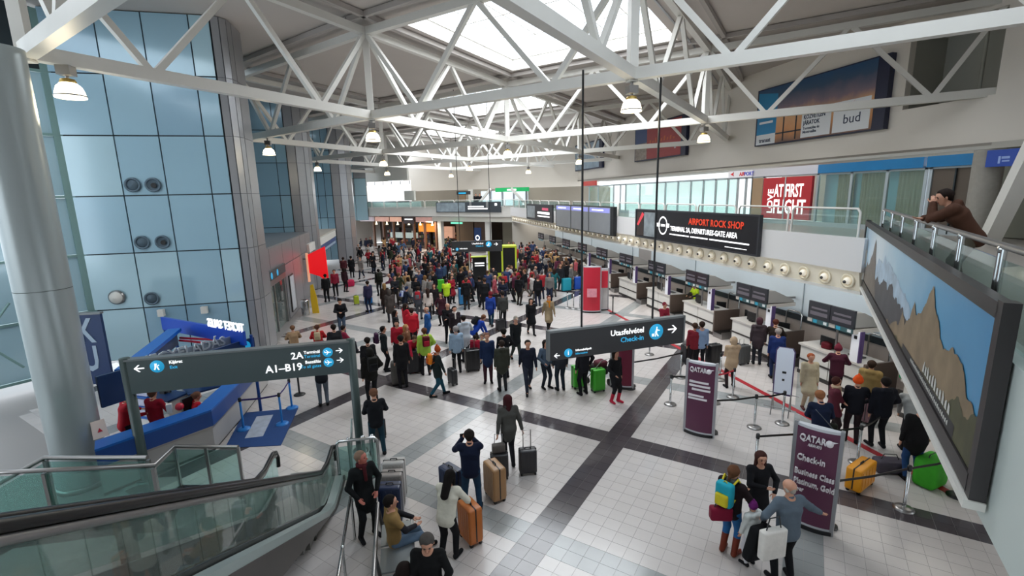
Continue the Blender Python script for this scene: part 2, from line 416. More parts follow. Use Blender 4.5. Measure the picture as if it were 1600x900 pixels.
# unseen back wall and rear ceiling, added to block sky light from behind
m = MB(); m.box((-26, -9.6, 0), (19, -9.3, 12.8)); struct(m, 'wall_back_added', mat('back_wall_grey', hexc('8d8a86'), 0.7))
m = MB(); m.box((-26, -9.3, 12.78), (-14, 8, 12.85)); m.box((-22, 8, 12.78), (-14, 20.5, 12.85)); m.box((-14.3, -9.3, 12.78), (19, -2, 12.85)); struct(m, 'ceiling_rear_added', CEIL)
wl = panel_wall('wall_left', (-11.25, 20.5), (-6.08, 20.5), ZS, BL, [0, 1.62, 3.03, 4.5, 5.17])
def round_vent(x, z, r, y=20.42, open_=False, lab=None):
    t = empty('round_vent', (x, y, z), 0, lab, 'vent', 'round vents in the blue wall')
    m = MB(); m.lathe((0, 0, 0), [(r, 0), (r, -0.05), (r*.8, -0.06), (r*.72, -0.02)], 24, axis='y'); m.build('ring', mat('vent_ring', hexc('5d6f7c'), 0.4, 0.5), t)
    m = MB()
    if open_: m.lathe((0, 0, 0), [(r*.72, -0.02), (r*.4, 0.0), (0.001, 0.0)], 24, axis='y'); m.lathe((r*.1, 0, -r*.08), [(r*.36, -0.05), (0.001, -0.05)], 16, mi=1, axis='y')
    else: m.lathe((0, 0, 0), [(r*.72, -0.02), (r*.5, -0.05), (0.001, -0.06)], 24, axis='y')
    m.build('nozzle', [mat('vent_grille', hexc('4e5f6b'), 0.5, 0.4), BLACK], t)
round_vent(-9.28, 6.94, 0.26, lab='closed round vent of the upper pair high in the blue wall, on the left'); round_vent(-8.63, 6.93, 0.26, open_=True, lab='open round vent of the upper pair high in the blue wall, on the right')
round_vent(-9.29, 4.85, 0.25, lab='closed round vent of the middle pair in the blue wall, on the left'); round_vent(-8.62, 4.84, 0.25, open_=True, lab='open round vent of the middle pair in the blue wall, on the right')
round_vent(-9.29, 2.72, 0.25, lab='single dark round vent low in the blue wall above the counter sign')
t = empty('dome_light', (-10.41, 20.42, 2.85), 0, 'pale domed bulkhead light low on the blue wall near the round column', 'light')
m = MB(); m.lathe((0, 0, 0), [(0.27, 0), (0.27, -0.06), (0.22, -0.1)], 20, axis='y'); m.build('housing', STEEL, t)
m = MB(); m.lathe((0, 0, 0), [(0.22, -0.1), (0.17, -0.18), (0.001, -0.22)], 20, axis='y'); m.build('cover', WHITE, t)
for x, lab in ((-9.0, 'small white box speaker above the left end of the blue header'), (-7.53, 'small white box speaker above the backwards lettering')):
    t = empty('wall_speaker', (x, 20.4, 2.17), 0, lab, 'speaker', 'small white speakers on the blue wall')
    m = MB(); m.cbox((0, -0.12, 0), (0.2, 0.18, 0.26)); m.build('box', WHITE, t); m = MB(); m.cbox((0, -0.02, 0), (0.08, 0.06, 0.08)); m.build('bracket', STEEL, t)
# chamfered pilasters
def pilaster(name, pts, z0=0.0, z1=12.78, strips=3):
    m = MB(); m.prism([(x, y, z0) for x, y in pts], (0, 0, z1-z0)); w = struct(m, name, mat('pilaster_core', hexc('5d5f66'), 0.5))
    for i in range(len(pts)-2):
        a, b = Vector((*pts[i], 0)), Vector((*pts[i+1], 0)); d = (b-a); n = Vector((d.y, -d.x, 0)).normalized()
        zs = [z0+0.05, 2.38, 4.47, 6.56, 8.66, 10.72, z1]
        for k in range(len(zs)-1):
            if zs[k+1] <= zs[k]: continue
            m = MB(); p, q = a+d*0.03, b-d*0.03
            m.prism([p+Vector((0,0,zs[k]+.01)), q+Vector((0,0,zs[k]+.01)), q+Vector((0,0,zs[k+1]-.01)), p+Vector((0,0,zs[k+1]-.01))], n*0.03)
            m.build('panel', ALU, w)
    return w
pilaster('trim_1', [(-6.06, 20.5), (-5.82, 20.56), (-5.66, 20.78), (-5.6, 21.1), (-5.6, 22.3), (-6.4, 22.3)])
panel_wall('wall_left_second', (-9.4, 35), (-6.85, 35), ZS, [BLUEW, BLUEW3, BLUEW3], [0, 0.45, 1.9, 2.55])
pilaster('trim_2', [(-6.83, 35.0), (-6.3, 35.06), (-5.85, 35.4), (-5.65, 36.0), (-5.65, 37.2), (-7, 37.2)])
panel_wall('wall_left_third', (-8.6, 49.5), (-5.95, 49.5), ZS, [BLUEW3, BLUEW], [0, 1.35, 2.0, 2.65])
pilaster('trim_3', [(-5.93, 49.5), (-5.2, 49.6), (-4.6, 50.1), (-4.3, 51.0), (-4.3, 52.2), (-6, 52.2)])
panel_wall('wall_left_fourth', (-8.0, 63.4), (-3.6, 63.4), [3.5, 6.56, 8.66, 12.78], [ALU, BLUEW2], [0, 1.5, 3.0, 4.4])
# recess side wall and lower block with the automatic doors
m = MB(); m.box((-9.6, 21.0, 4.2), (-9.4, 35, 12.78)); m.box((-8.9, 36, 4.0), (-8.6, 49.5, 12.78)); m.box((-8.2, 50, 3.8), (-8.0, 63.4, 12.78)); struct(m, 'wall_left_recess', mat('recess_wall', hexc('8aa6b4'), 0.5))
m = MB(); m.box((-9.6, 21.3, 2.9), (-5.95, 30.8, 4.13)); m.box((-9.6, 30.8, 0), (-5.95, 34.8, 4.13)); m.box((-9.6, 26.6, 0), (-5.95, 30.8, 2.95)); m.box((-9.6, 21.3, 0), (-5.95, 22.4, 2.95)); m.box((-9.6, 22.4, 0), (-8.8, 26.6, 2.95))
wb = struct(m, 'wall_left_block', ALUD)
for y0, y1 in ((21.4, 23.9), (23.95, 26.5), (26.55, 28.9), (28.95, 31.2), (31.25, 33.0), (33.05, 34.7)):
    m = MB(); m.box((-5.95, y0, 3.0), (-5.9, y1, 4.08)); m.build('panel', ALU, wb)
for y0, y1 in ((26.7, 28.7), (28.75, 30.75), (30.8, 32.8), (32.85, 34.7)):
    m = MB(); m.box((-5.95, y0, 0.1), (-5.9, y1, 2.94)); m.build('panel', ALU, wb)
dr = MB(); dr.box((-6.05, 22.4, 0), (-5.93, 22.6, 2.9)); dr.box((-6.05, 26.4, 0), (-5.93, 26.6, 2.9)); dr.box((-6.05, 22.4, 2.35), (-5.88, 26.6, 2.62)); dr.box((-6.05, 24.4, 0), (-5.95, 24.55, 2.4))
d1 = struct(dr, 'door_1', STEEL)
for y0, y1 in ((22.62, 24.38), (24.57, 26.38)):
    m = MB(); m.box((-6.01, y0, 0.05), (-5.99, y1, 2.34)); m.build('glass_leaf', GL, d1)
t = empty('door_sign', (-5.85, 24.4, 2.68), 0, 'dark green lit direction board over the automatic doors in the left wall', 'sign')
m = MB(); m.box((-0.06, -1.9, 0), (0.06, 1.9, 0.42)); m.build('board', SIGNG, t)
m = MB(); m.lathe((0.07, -0.9, 0.2), [(0.001, 0), (0.16, 0)], 16, axis='x'); m.build('pictogram', CYAN, t); m = MB(); m.lathe((0.07, 0.2, 0.2), [(0.001, 0), (0.16, 0)], 16, axis='x'); m.build('pictogram', CYAN, t)
t = empty('wall_poster', (-5.88, 27.2, 0.3), 0, 'tall white notice poster in a dark frame right of the automatic doors', 'poster')
m = MB(); m.box((-0.02, 0, 0), (0.04, 1.0, 2.0)); m.build('frame', DSTEEL, t); m = MB(); m.box((0.03, .07, .07), (0.05, .93, 1.93)); m.build('sheet', mat('poster_grey', hexc('c5c9cf'), 0.5, noise=.3, nscale=6), t)
# shop front further along the left wall
m = MB(); m.box((-8.5, 36.8, 0), (-8.3, 49, 3.3)); m.box((-8.5, 36.8, 3.3), (-5.9, 49, 3.45)); struct(m, 'wall_left_shop', mat('shop_wall', hexc('bfb4a8'), 0.6))
t = empty('shop_fascia', (-5.8, 33.3, 0), 0, 'white canopy with a blue board beneath it along the left wall shops', 'sign')
m = MB(); m.box((-0.1, 0, 2.85), (0.05, 14.2, 3.4)); m.build('canopy', WHITE, t); m = MB(); m.box((-0.05, 3.2, 2.2), (0.02, 14.0, 2.83)); m.build('board', mat('shop_blue', hexc('2f4f86'), 0.4, noise=.3, nscale=2), t)
m = MB(); m.box((0.02, 3.6, 2.28), (0.03, 13.6, 2.46)); m.build('pale_stripe', mat('shop_stripe', hexc('a9bfd0'), 0.4, noise=.3, nscale=3), t)
t = empty('hanging_banner', (-5.6, 31.6, 0), 0, 'bright red lit pennant shaped sign standing out from the left wall', 'sign')
m = MB(); m.prism([(0, 0, 2.9), (1.0, 0.3, 3.35), (1.05, 0.3, 1.0), (0.55, 0.15, 1.5), (0, 0, 1.75)], (0, 0.12, 0)); m.build('lit_face', REDL, t)
m = MB(); m.box((-0.4, 0, 2.6), (0, 0.08, 2.7)); m.build('bracket', STEEL, t)
m = MB(); m.box((-0.12, -0.05, 1.2), (-0.0, 0.15, 3.0)); m.build('side_strip', mat('peach_lit', hexc('f7b28e'), 0.5, emit=.5), t)
t = empty('round_planter', (-5.3, 27.6, 0), 0, 'chrome ringed bin beside the grey wall left of the yellow figure', 'bin')
m = MB(); m.lathe((0, 0, 0), [(0.2, 0), (0.22, .8), (0.2, .86), (0.1, .86)], 16); m.build('body', CHROME, t)
t = empty('yellow_sign', (-5.0, 27.9, 0), 0, 'tall narrow curved yellow wet floor sign beside the left wall', 'sign')
m = MB(); m.prism([(0, 0, 0), (.35, 0, 0), (.3, 0, .9), (.16, 0, 1.65), (.02, 0, 1.6), (-.03, 0, .8)], (0, 0.08, 0)); m.build('board', mat('yellow_plastic', hexc('e2b822'), 0.4), t)

# ============================================================ GLASS FACADE far left (45 degrees)
fa = MB(); F0, F1 = Vector((-11.3, 20.45, 0)), Vector((-25.0, 6.75, 0)); D = (F1-F0).normalized(); FL = (F1-F0).length
TEAL = mat('teal_mullion', hexc('86a8a6'), 0.35, 0.4)
k = 0.0
while k < FL:
    p = F0+D*k; fa.bar(p+Vector((0,0,0)), p+Vector((0,0,12.7)), 0.12, 0.26, up=D); k += 1.62
for z in ZS[:-1]: fa.bar(F0+Vector((0,0,z)), F1+Vector((0,0,z)), 0.14, 0.09)
w1 = fa.build('window_9', TEAL, kind='structure')
k = 0.0; r = random.Random(5)
while k < FL-1.6:
    for zi in range(len(ZS)-1):
        p, q = F0+D*(k+.07), F0+D*(k+1.55); m = MB(); z0, z1 = ZS[zi]+.05, ZS[zi+1]-.05
        m.poly([p+Vector((0,0,z0)), q+Vector((0,0,z0)), q+Vector((0,0,z1)), p+Vector((0,0,z1))])
        if k < 2.0: m.build('panel', BLUEW2 if zi < 5 else SEAM, w1)
        else: m.build('pane', GLW, w1)
    k += 1.62
m = MB(); m.box((-60, -20, -0.6), (-11, 60, -0.3)); struct(m, 'ground_outside', mat('apron', hexc('b9bdbd'), 0.8, noise=.1, nscale=.3))
m = MB()
for (x0, x1, y0, y1) in ((-16, -11.2, 2, 12.2),): m.box((x0, y0, -0.2), (x1, y1, 0.0))
struct(m, 'floor_annex', mat('annex_floor', hexc('cfd3d3'), 0.3))
t = empty('ceiling_brace', (0, 0, 0), 0, 'slim diagonal stay rods across the glass front at the far left', 'brace')
m = MB()
for k0 in (2.2, 5.4, 8.7): m.tube([F0+D*k0+Vector((.4,-.4,1.0)), F0+D*(k0+1.6)+Vector((.4,-.4,3.2))], .035); m.tube([F0+D*(k0+1.6)+Vector((.4,-.4,1.0)), F0+D*k0+Vector((.4,-.4,3.2))], .035)
m.build('rod', TEAL, t)

# ============================================================ RIGHT SIDE: upper wall, gallery slab, cove, check-in wall
WX = 20.5; KX = WX/17.3
m = MB(); Y0, Y1 = -9.4, 54.0
def wseg(y0, y1, z0, z1): m.box((WX, y0, z0), (WX+0.3, y1, z1))
wseg(Y0, 13.2, 7.6, 12.8); wseg(16.4, Y1, 7.6, 12.8); wseg(13.2, 16.4, 7.6, 9.35); wseg(13.2, 16.4, 12.2, 12.8)
struct(m, 'wall_right', WALLW)
m = MB(); m.box((WX+.3, 13.1, 9.35), (22.5, 13.2, 12.2)); m.box((WX+.3, 16.4, 9.35), (22.5, 16.5, 12.2)); m.box((22.4, 13.1, 9.3), (22.6, 16.5, 12.2)); m.box((WX+.3, 13.1, 9.25), (22.5, 16.5, 9.35)); m.box((WX+.3, 13.1, 12.2), (22.5, 16.5, 12.3))
m.tube([(21.8, 14.6, 9.35), (21.8, 14.6, 12.2)], .06, 8)
struct(m, 'wall_right_niche', mat('niche_paint', hexc('a9a9a1'), 0.7))
m = MB(); m.box((WX-.06, Y0, 7.6), (WX+.05, Y1, 7.72)); struct(m, 'trim_4', mat('trim_grey', hexc('8d8780'), 0.5))
FX = 11.4
GP = [AB(1.5, -1.45), AB(14.7, -1.45), (FX, 48.6), (19.3, 40.7), (19.3, -6), (6.5, -6)]
m = MB(); m.prism([(p[0], p[1], 4.35) for p in GP], (0, 0, 0.37)); struct(m, 'floor_gallery', mat('gallery_floor', hexc('a39c94'), 0.35, noise=.05, nscale=2))
# fascia along the hall and along the near bridge
m = MB(); m.box((FX-.06, 9.6, 4.15), (FX+.05, 48.6, 5.02)); struct(m, 'trim_5', mat('fascia_white', hexc('d9d7d6'), 0.45))
m = MB(); a0_, a1_ = AB(1.5, -1.42), AB(15.0, -1.42)
m.prism([(a0_[0], a0_[1], 3.62), (a1_[0], a1_[1], 3.62), (a1_[0], a1_[1], 4.95), (a0_[0], a0_[1], 4.95)], (0.1, -0.1, 0)); 
b0_ = AB(1.5, -2.6); m.prism([(a0_[0], a0_[1], 3.62), (a1_[0], a1_[1], 3.62), (a1_[0]+1.2, a1_[1]-1.2, 3.62), (b0_[0], b0_[1], 3.62)], (0, 0, -0.06))
struct(m, 'trim_6', mat('fascia_greenish', hexc('cfd8d4'), 0.45))
CV = empty('light_cove', (FX, 10, 3.6), 0, 'cream sloping cove with a row of round lamps under the right gallery edge', 'light cove')
m = MB(); m.prism([(0, -.3, .55), (0.1, -.3, 0.02), (0.16, -.3, 0.0), (0.16, -.3, .55)], (0, 38.8, 0)); m.build('strip', CREAM, CV)
m = MB(); m.box((0.06, -.35, -.05), (0.2, 38.5, 0.03)); m.build('edge', WHITE, CV)
dishm = None
for k in range(54):
    y = 0.0+k*0.71
    if dishm is None:
        q = MB(); q.lathe((0, 0, 0), [(0.19, 0.0), (0.2, -.03), (0.15, -.05), (0.13, 0.0)], 14, axis='x'); dishm = q.mesh('dish', mat('dish_rim', hexc('eadfc6'), 0.4))
        q = MB(); q.ball((-0.03, 0, 0), 0.1, 10, 6); bulbm = q.mesh('bulb', COVE); q = MB(); q.ball((-0.12, 0, -0.02), 0.045, 8, 5); knobm = q.mesh('lamp_cap', DSTEEL)
    o = bpy.data.objects.new('lamp_dish', dishm); COL.objects.link(o); o.parent = CV; o.location = (0.03, y, 0.27)
    for nm, me in (('bulb', bulbm), ('lamp_cap', knobm)):
        b = bpy.data.objects.new(nm, me); COL.objects.link(b); b.parent = o
area('cove_light', (12.0, 28, 3.72), 0.5, 620, (1, 0.96, 0.9), (0, R_(-48), 0), sy=38)
area('bridge_underlight', (12.6, 8.4, 3.4), 1.0, 35, (1, 0.95, 0.86), (0, 0, 0), sy=4)
m = MB(); m.box((FX+.1, 5, 3.95), (15.3, 47, 4.15)); m.box((FX+.1, -4, 3.95), (19, 5.2, 4.15)); struct(m, 'ceiling_checkin', mat('soffit', hexc('c9c6c0'), 0.6))
m = MB(); m.box((15.1, 2, 1.42), (15.4, 26.6, 4.0)); m.box((15.1, 28.2, 1.42), (15.4, 47, 4.0)); w = struct(m, 'wall_checkin', CHECKW)
m = MB(); m.box((15.04, 2, 1.2), (15.4, 47, 1.42)); m.build('dark_rail', mat('rail_dark', hexc('2a3338'), 0.4), w)
m = MB(); m.box((15.12, 2, 0), (15.4, 47, 1.2)); m.build('dado', mat('dado_taupe', hexc('bcb2ac'), 0.5), w)
m = MB(); m.box((15.12, 26.6, 1.42), (15.4, 28.2, 4.0)); m.build('grey_panel', mat('grey_door_panel', hexc('8b8a8b'), 0.4), w)
for y in (15, 22, 29, 36, 43):
    m = MB(); m.cbox((15.08, y, 2.7), (0.03, 0.03, 2.55)); m.build('joint', mat('joint_grey', hexc('8d9aa3'), .5), w)

# shop fronts on the gallery
SX = 17.0
def sbox(name, y0, y1, z0, z1, mt, d=0.06, x=SX, kind='structure'):
    q = MB(); q.box((x-d, y0, z0), (x, y1, z1)); o = q.build(name, mt); o['kind'] = kind; return o
m = MB(); m.box((SX+.25, -9, 4.72), (SX+.35, 11.0, 7.5)); m.box((19.6, 11, 4.7), (19.8, 42, 7.5)); m.box((SX, -9.4, 7.3), (20.7, 43, 7.4)); struct(m, 'wall_gallery_back', mat('gallery_back', hexc('a9a59c'), 0.6))
m = MB()
for y in (11.0, 12.36, 12.5, 13.8, 15.18, 16.7, 19.72, 20.5, 20.95, 21.55, 22.3, 23.3, 24.4, 25.6, 26.95, 28.4, 31.8, 34.0, 34.9, 36.1, 39.2, 41.2): m.box((SX-.06, y-.05, 4.72), (SX+.02, y+.05, 6.86))
m.box((SX-.06, 11, 6.80), (SX+.02, 42, 6.9)); m.box((SX-.07, 11, 4.72), (SX+.02, 42, 4.9)); gf = struct(m, 'window_10', mat('alu_frame', hexc('b9c3c9'), 0.35, 0.5))
for y0, y1 in ((12.55, 13.75), (13.85, 15.13), (15.23, 16.65), (21.6, 22.25), (22.35, 23.25), (23.35, 24.35), (24.45, 25.55), (25.65, 26.9), (27.0, 28.35), (28.45, 31.75), (31.85, 33.95), (36.15, 39.15), (39.25, 41.15)):
    q = MB(); q.box((SX-.03, y0, 4.9), (SX-.01, y1, 6.8)); q.build('pane', GL, gf)
for y0, y1 in ((12.65, 13.6), (14.1, 15.0), (15.3, 16.0)):
    q = MB(); n = 7
    pts = []
    for s in range(n*4+1): yy = y0+(y1-y0)*s/(n*4); pts.append((SX+.25+.05*math.sin(s*math.pi/2), yy))
    q.add([(x, y, 4.8) for x, y in pts]+[(x, y, 6.78) for x, y in pts], [(i, i+1, len(pts)+i+1, len(pts)+i) for i in range(len(pts)-1)], 0, True)
    q.build('curtain', mat('curtain_beige', hexc('a89a84'), 0.8), gf)
m = MB(); m.box((19.4, 21.5, 4.75), (19.55, 42, 7.4)); struct(m, 'window_11', mat('bright_daylight_glazing', (0.93, 0.97, 1), 0.3, emit=1.1))
m = MB(); m.box((17.35, 12.4, 4.75), (17.45, 16.7, 6.8)); struct(m, 'wall_lounge', mat('lounge_blue_glow', hexc('93b6c6'), 0.4, noise=.15, nscale=1))
m = MB(); m.box((SX-.02, 11.02, 4.75), (SX+.05, 12.3, 6.8)); d2 = struct(m, 'door_2', mat('lift_door', hexc('5f544b'), 0.35, 0.2)); 
m = MB(); m.box((SX-.08, 11.6, 4.75), (SX-.03, 11.64, 6.8)); m.build('door_joint', SEAM, d2)
sbox('door_3', 19.75, 20.5, 4.75, 6.8, TAN)
sbox('trim_7', 16.6, 22.2, 6.86, 7.22, mat('fascia_lilac', hexc('c9c8d2'), 0.4), 0.12)
def board(name, lab, cat, x, y0, y1, z0, z1, mt, th=0.12, frame=None, fm=None):
    t = empty(name, (x, y0, z0), 0, lab, cat)
    q = MB(); q.box((-th, 0, 0), (0, y1-y0, z1-z0)); q.build('panel', mt, t)
    if frame:
        q = MB(); L, H = y1-y0, z1-z0
        for lo, hi in (((-th-.02, -frame, -frame), (0.01, 0, H+frame)), ((-th-.02, L, -frame), (0.01, L+frame, H+frame)), ((-th-.02, 0, -frame), (0.01, L, 0)), ((-th-.02, 0, H), (0.01, L, H+frame))): q.box(lo, hi)
        q.build('frame', fm or DSTEEL, t)
    return t
def wtext(t, s, size, m, y, z, L, th=0.13, align='LEFT', bold=.02, sx=1.0, name='lettering'):
    # boards on the right wall face -X: text reads towards -Y
    return text(name, s, size, m, t, (-th, L-y, z), rz=-90, align=align, bold=bold, ext=.004, sx=sx)
t = board('poster_board', 'big red window poster with upright white capital letters on the gallery', 'poster', SX-.06, 16.85, 19.6, 4.95, 6.78, mat('poster_red', hexc('b3252f'), 0.4))
wtext(t, 'AT FIRST', 0.78, SWHITE, 0.72, 0.98, 2.75, sx=.53); wtext(t, 'FLIGHT', 0.86, SWHITE, 0.72, 0.25, 2.75, sx=.64)
text('lettering', 'LOVE', 0.46, SWHITE, t, (-.13, 2.08, 0.22), rot=(R_(90), R_(-90), R_(-90)), ext=.004, bold=.02)
q = MB(); q.box((-.14, 1.38, 0), (-.12, 1.44, 1.83)); q.build('glazing_bar', mat('alu_frame', (1,1,1)), t)
t = board('shop_sign', 'white sign panel with red and blue capitals above the gallery shop door', 'sign', SX-.12, 20.4, 22.15, 6.88, 7.2, mat('fascia_lilac2', hexc('dcdbe2'), 0.4, emit=.2), .05)
wtext(t, 'AIR', .26, mat('red_letter', hexc('d8202e'), .4), 0.85, .07, 1.75, .06); wtext(t, 'PORT', .26, mat('blue_letter', hexc('2a35c8'), .4), 1.2, .07, 1.75, .06)
q = MB(); q.prism([(-.06, 1.55, .17), (-.06, 1.3, .27), (-.06, 1.36, .17), (-.06, 1.3, .08)], (-.02, 0, 0)); q.build('arrow', mat('red_letter', (1, 0, 0)), t)
t = board('shop_sign', 'long plain bright blue fascia panel on the gallery, the left one of two', 'sign', SX-.1, 12.5, 16.58, 6.86, 7.2, mat('fascia_blue', hexc('0f73ab'), 0.35, noise=.2, nscale=1))
t = board('shop_sign', 'short plain bright blue fascia panel over the lift door on the gallery', 'sign', SX-.1, 11.05, 12.4, 6.86, 7.2, MATS['fascia_blue'])
t = board('shop_sign', 'royal blue sign with a pale mark at the upper right picture edge', 'sign', 15.85, 7.35, 10.1, 6.74, 7.18, mat('fascia_royal', hexc('1d45a0'), 0.35))
q = MB(); q.box((-.13, 2.42, .08), (-.12, 2.47, .27)); q.box((-.13, 2.22, .12), (-.12, 2.38, .16)); q.box((-.13, 2.22, .2), (-.12, 2.4, .26)); q.build('white_mark', mat('mark_pale', hexc('8fa6d8'), .5), t)
t = board('shop_sign', 'long red sign far along the gallery, the nearer of two red ones', 'sign', SX-.1, 39.3, 42.6, 6.9, 7.3, mat('fascia_red', hexc('cf3a34'), 0.4))
area('lounge_light', (18.3, 14.5, 7.2), 1.6, 90, (1, .96, .9), sy=6)
area('shop_light', (18.3, 20.5, 7.2), 1.6, 60, (1, .97, .94), sy=4)
# gallery wall billboards
def billboard(y0, z0, L, H, lab, kind):
    t = empty('billboard', (WX-.02, y0*KX, EYE+(z0-EYE)*KX), 0, lab, 'billboard', scale=KX)
    q = MB(); q.box((-.22, 0, 0), (0, L, H)); q.build('box', mat('navy_box', hexc('171f3f'), 0.4), t)
    return t, q
B, _ = billboard(14.27, 8.3, 6.4, 2.55, 'large billboard with a sunset bridge print, nearest on the right wall', 0)
def flat(t, pts, mt, th=.23, name='picture', L=6.4):
    q = MB(); q.poly([(-th, L-y, z) for y, z in pts]); return q.build(name, mt, t)
def grad(name, stops, axis='Z', lo=0, hi=1, noise=0.0):
    if name in MATS: return MATS[name]
    m = bpy.data.materials.new(name); m.use_nodes = True; t = m.node_tree; b = t.nodes['Principled BSDF']; b.inputs['Roughness'].default_value = .35
    tc = t.nodes.new('ShaderNodeTexCoord'); sp = t.nodes.new('ShaderNodeSeparateXYZ'); mr = t.nodes.new('ShaderNodeMapRange'); cr = t.nodes.new('ShaderNodeValToRGB')
    mr.inputs[1].default_value = lo; mr.inputs[2].default_value = hi
    t.links.new(tc.outputs['Object'], sp.inputs[0])
    if noise:
        n = t.nodes.new('ShaderNodeTexNoise'); n.inputs['Scale'].default_value = 1.2; n.inputs['Detail'].default_value = 5; ad = t.nodes.new('ShaderNodeMath'); ad.operation = 'MULTIPLY_ADD'; ad.inputs[1].default_value = noise
        t.links.new(tc.outputs['Object'], n.inputs['Vector']); t.links.new(n.outputs['Fac'], ad.inputs[0]); t.links.new(sp.outputs[axis], ad.inputs[2]); t.links.new(ad.outputs[0], mr.inputs[0])
    else: t.links.new(sp.outputs[axis], mr.inputs[0])
    t.links.new(mr.outputs[0], cr.inputs[0]); t.links.new(cr.outputs[0], b.inputs['Base Color'])
    e = cr.color_ramp.elements; e[0].position = stops[0][0]; e[0].color = (*hexc(stops[0][1]), 1); e[1].position = stops[-1][0]; e[1].color = (*hexc(stops[-1][1]), 1)
    for p, c in stops[1:-1]: x = e.new(p); x.color = (*hexc(c), 1)
    MATS[name] = m; return m
flat(B, [(0.1, .05), (5.95, .05), (5.95, 2.5), (0.1, 2.5)], grad('sunset_print', [(0, '33404f'), (.25, 'c98a55'), (.45, 'd9a779'), (.6, '7b6a78'), (.8, '35506f'), (1, '1f4d79')], 'Z', 0.2, 3.0, .7))
flat(B, [(0.1, .45), (1.3, .45), (1.3, 2.2), (0.1, 2.4)], mat('print_cyan', hexc('1583b8'), .4), .235)
flat(B, [(0.1, .05), (1.3, .05), (1.3, .5), (0.1, .5)], mat('print_white', hexc('dfe3e8'), .4), .236)
flat(B, [(2.75, .1), (4.2, .1), (4.2, 1.15), (2.75, 1.15)], MATS['print_white'], .236); flat(B, [(4.3, .1), (5.85, .1), (5.85, 1.25), (4.3, 1.25)], MATS['print_white'], .236)
q = MB()
for y in (1.75, 2.45): q.box((-.245, 6.4-y-.03, .1), (-.235, 6.4-y+.03, 1.15))
q.box((-.245, 6.4-2.75, .42), (-.235, 6.4-1.3, .48)); q.build('bridge_print', mat('print_dark', hexc('1b2733'), .5), B)
NV = mat('print_navy', hexc('23324f'), .5)
wtext(B, 'KÖZVETLEN\nJÁRATOK', .24, NV, 2.85, .85, 6.4, .24, sx=.8); wtext(B, 'Torontóba és\nMontreálba', .15, NV, 2.85, .42, 6.4, .24); wtext(B, 'bud', .5, NV, 4.75, .4, 6.4, .24, bold=0.0); wtext(B, 'transat', .26, NV, .3, .15, 6.4, .24); flat(B, [(.25, .98), (1.1, .98), (1.1, 1.08), (.25, 1.08)], MATS['print_white'], .24)
q = MB(); q.prism([(-.245, 6.4-4.7, 1.1), (-.245, 6.4-4.95, .9), (-.245, 6.4-5.2, 1.2), (-.245, 6.4-4.95, .98)], (-.004, 0, 0)); q.build('emblem', mat('emblem_red', hexc('c8583c'), .5), B)
B, _ = billboard(26.5, 8.4, 6.4, 2.4, 'red and blue billboard with a photo strip, second on the right wall', 1)
flat(B, [(1.75, .08), (5.9, .08), (5.9, 2.3), (1.75, 2.3)], mat('print_red', hexc('a5353a'), .4, noise=.1, nscale=1)); flat(B, [(.1, 1.2), (1.75, 1.2), (1.75, 2.3), (.1, 2.3)], mat('print_blue', hexc('2b4a80'), .4))
flat(B, [(.1, .08), (1.75, .08), (1.75, 1.2), (.1, 1.2)], mat('print_crowd', hexc('9a8f86'), .5, noise=.7, nscale=6))
PK = mat('print_orange', hexc('c9653f'), .5)
for i, h in enumerate((.2, .12, .3, .14, .2, .3, .16, .24, .12)): flat(B, [(2.1+i*.36, 1.1), (2.3+i*.36, 1.1), (2.34+i*.36, 1.1+h), (2.16+i*.36, 1.1+h)], PK, .24, 'script_mark')
flat(B, [(5.2, .5), (5.4, .5), (5.35, .85), (5.15, .75)], MATS['print_pale2'] if 'print_pale2' in MATS else mat('print_pale2', hexc('c9bfc4'), .5), .24, 'white_mark')
B, _ = billboard(38.7, 8.35, 6.3, 2.4, 'dark framed billboard with a pale blue picture, third on the right wall', 2)
flat(B, [(.1, .1), (5.7, .1), (5.7, 2.3), (.1, 2.3)], mat('print_pale', hexc('8fa3b4'), .5, noise=.5, nscale=1.6), L=6.3)
# ============================================================ RAILINGS
def railing(name, P, Q, z, lab, H=1.02, step=1.35, gl=GL, round_=True, grp=None):
    P, Q = Vector(P), Vector(Q); L = (Q-P).length; d = (Q-P)/L; n = max(1, round(L/step)); st = L/n
    t = empty(name, (P.x, P.y, z), math.atan2(d.y, d.x), lab, 'railing', grp)
    pm = MB()
    for s in (-.045, .045): pm.cbox((s, 0, (H-.02)/2), (0.05, 0.035, H-.02)) if not round_ else pm.tube([(s, 0, 0), (s, 0, H-.03)], .024, 8)
    pm.ball((0, 0, H-.03), .045, 8, 5); pme = pm.mesh('baluster', CHROME)
    gm = MB(); gm.box((.09, -.008, .08), (st-.09, .008, H-.12)); gme = gm.mesh('glass_panel', gl)
    for k in range(n+1):
        o = bpy.data.objects.new('baluster', pme); COL.objects.link(o); o.parent = t; o.location = (k*st, 0, 0)
        if k < n: o = bpy.data.objects.new('glass_panel', gme); COL.objects.link(o); o.parent = t; o.location = (k*st, 0, 0)
    m = MB(); m.tube([(0, 0, H), (L, 0, H)], .032, 10); m.build('handrail', STEEL, t)
    return t
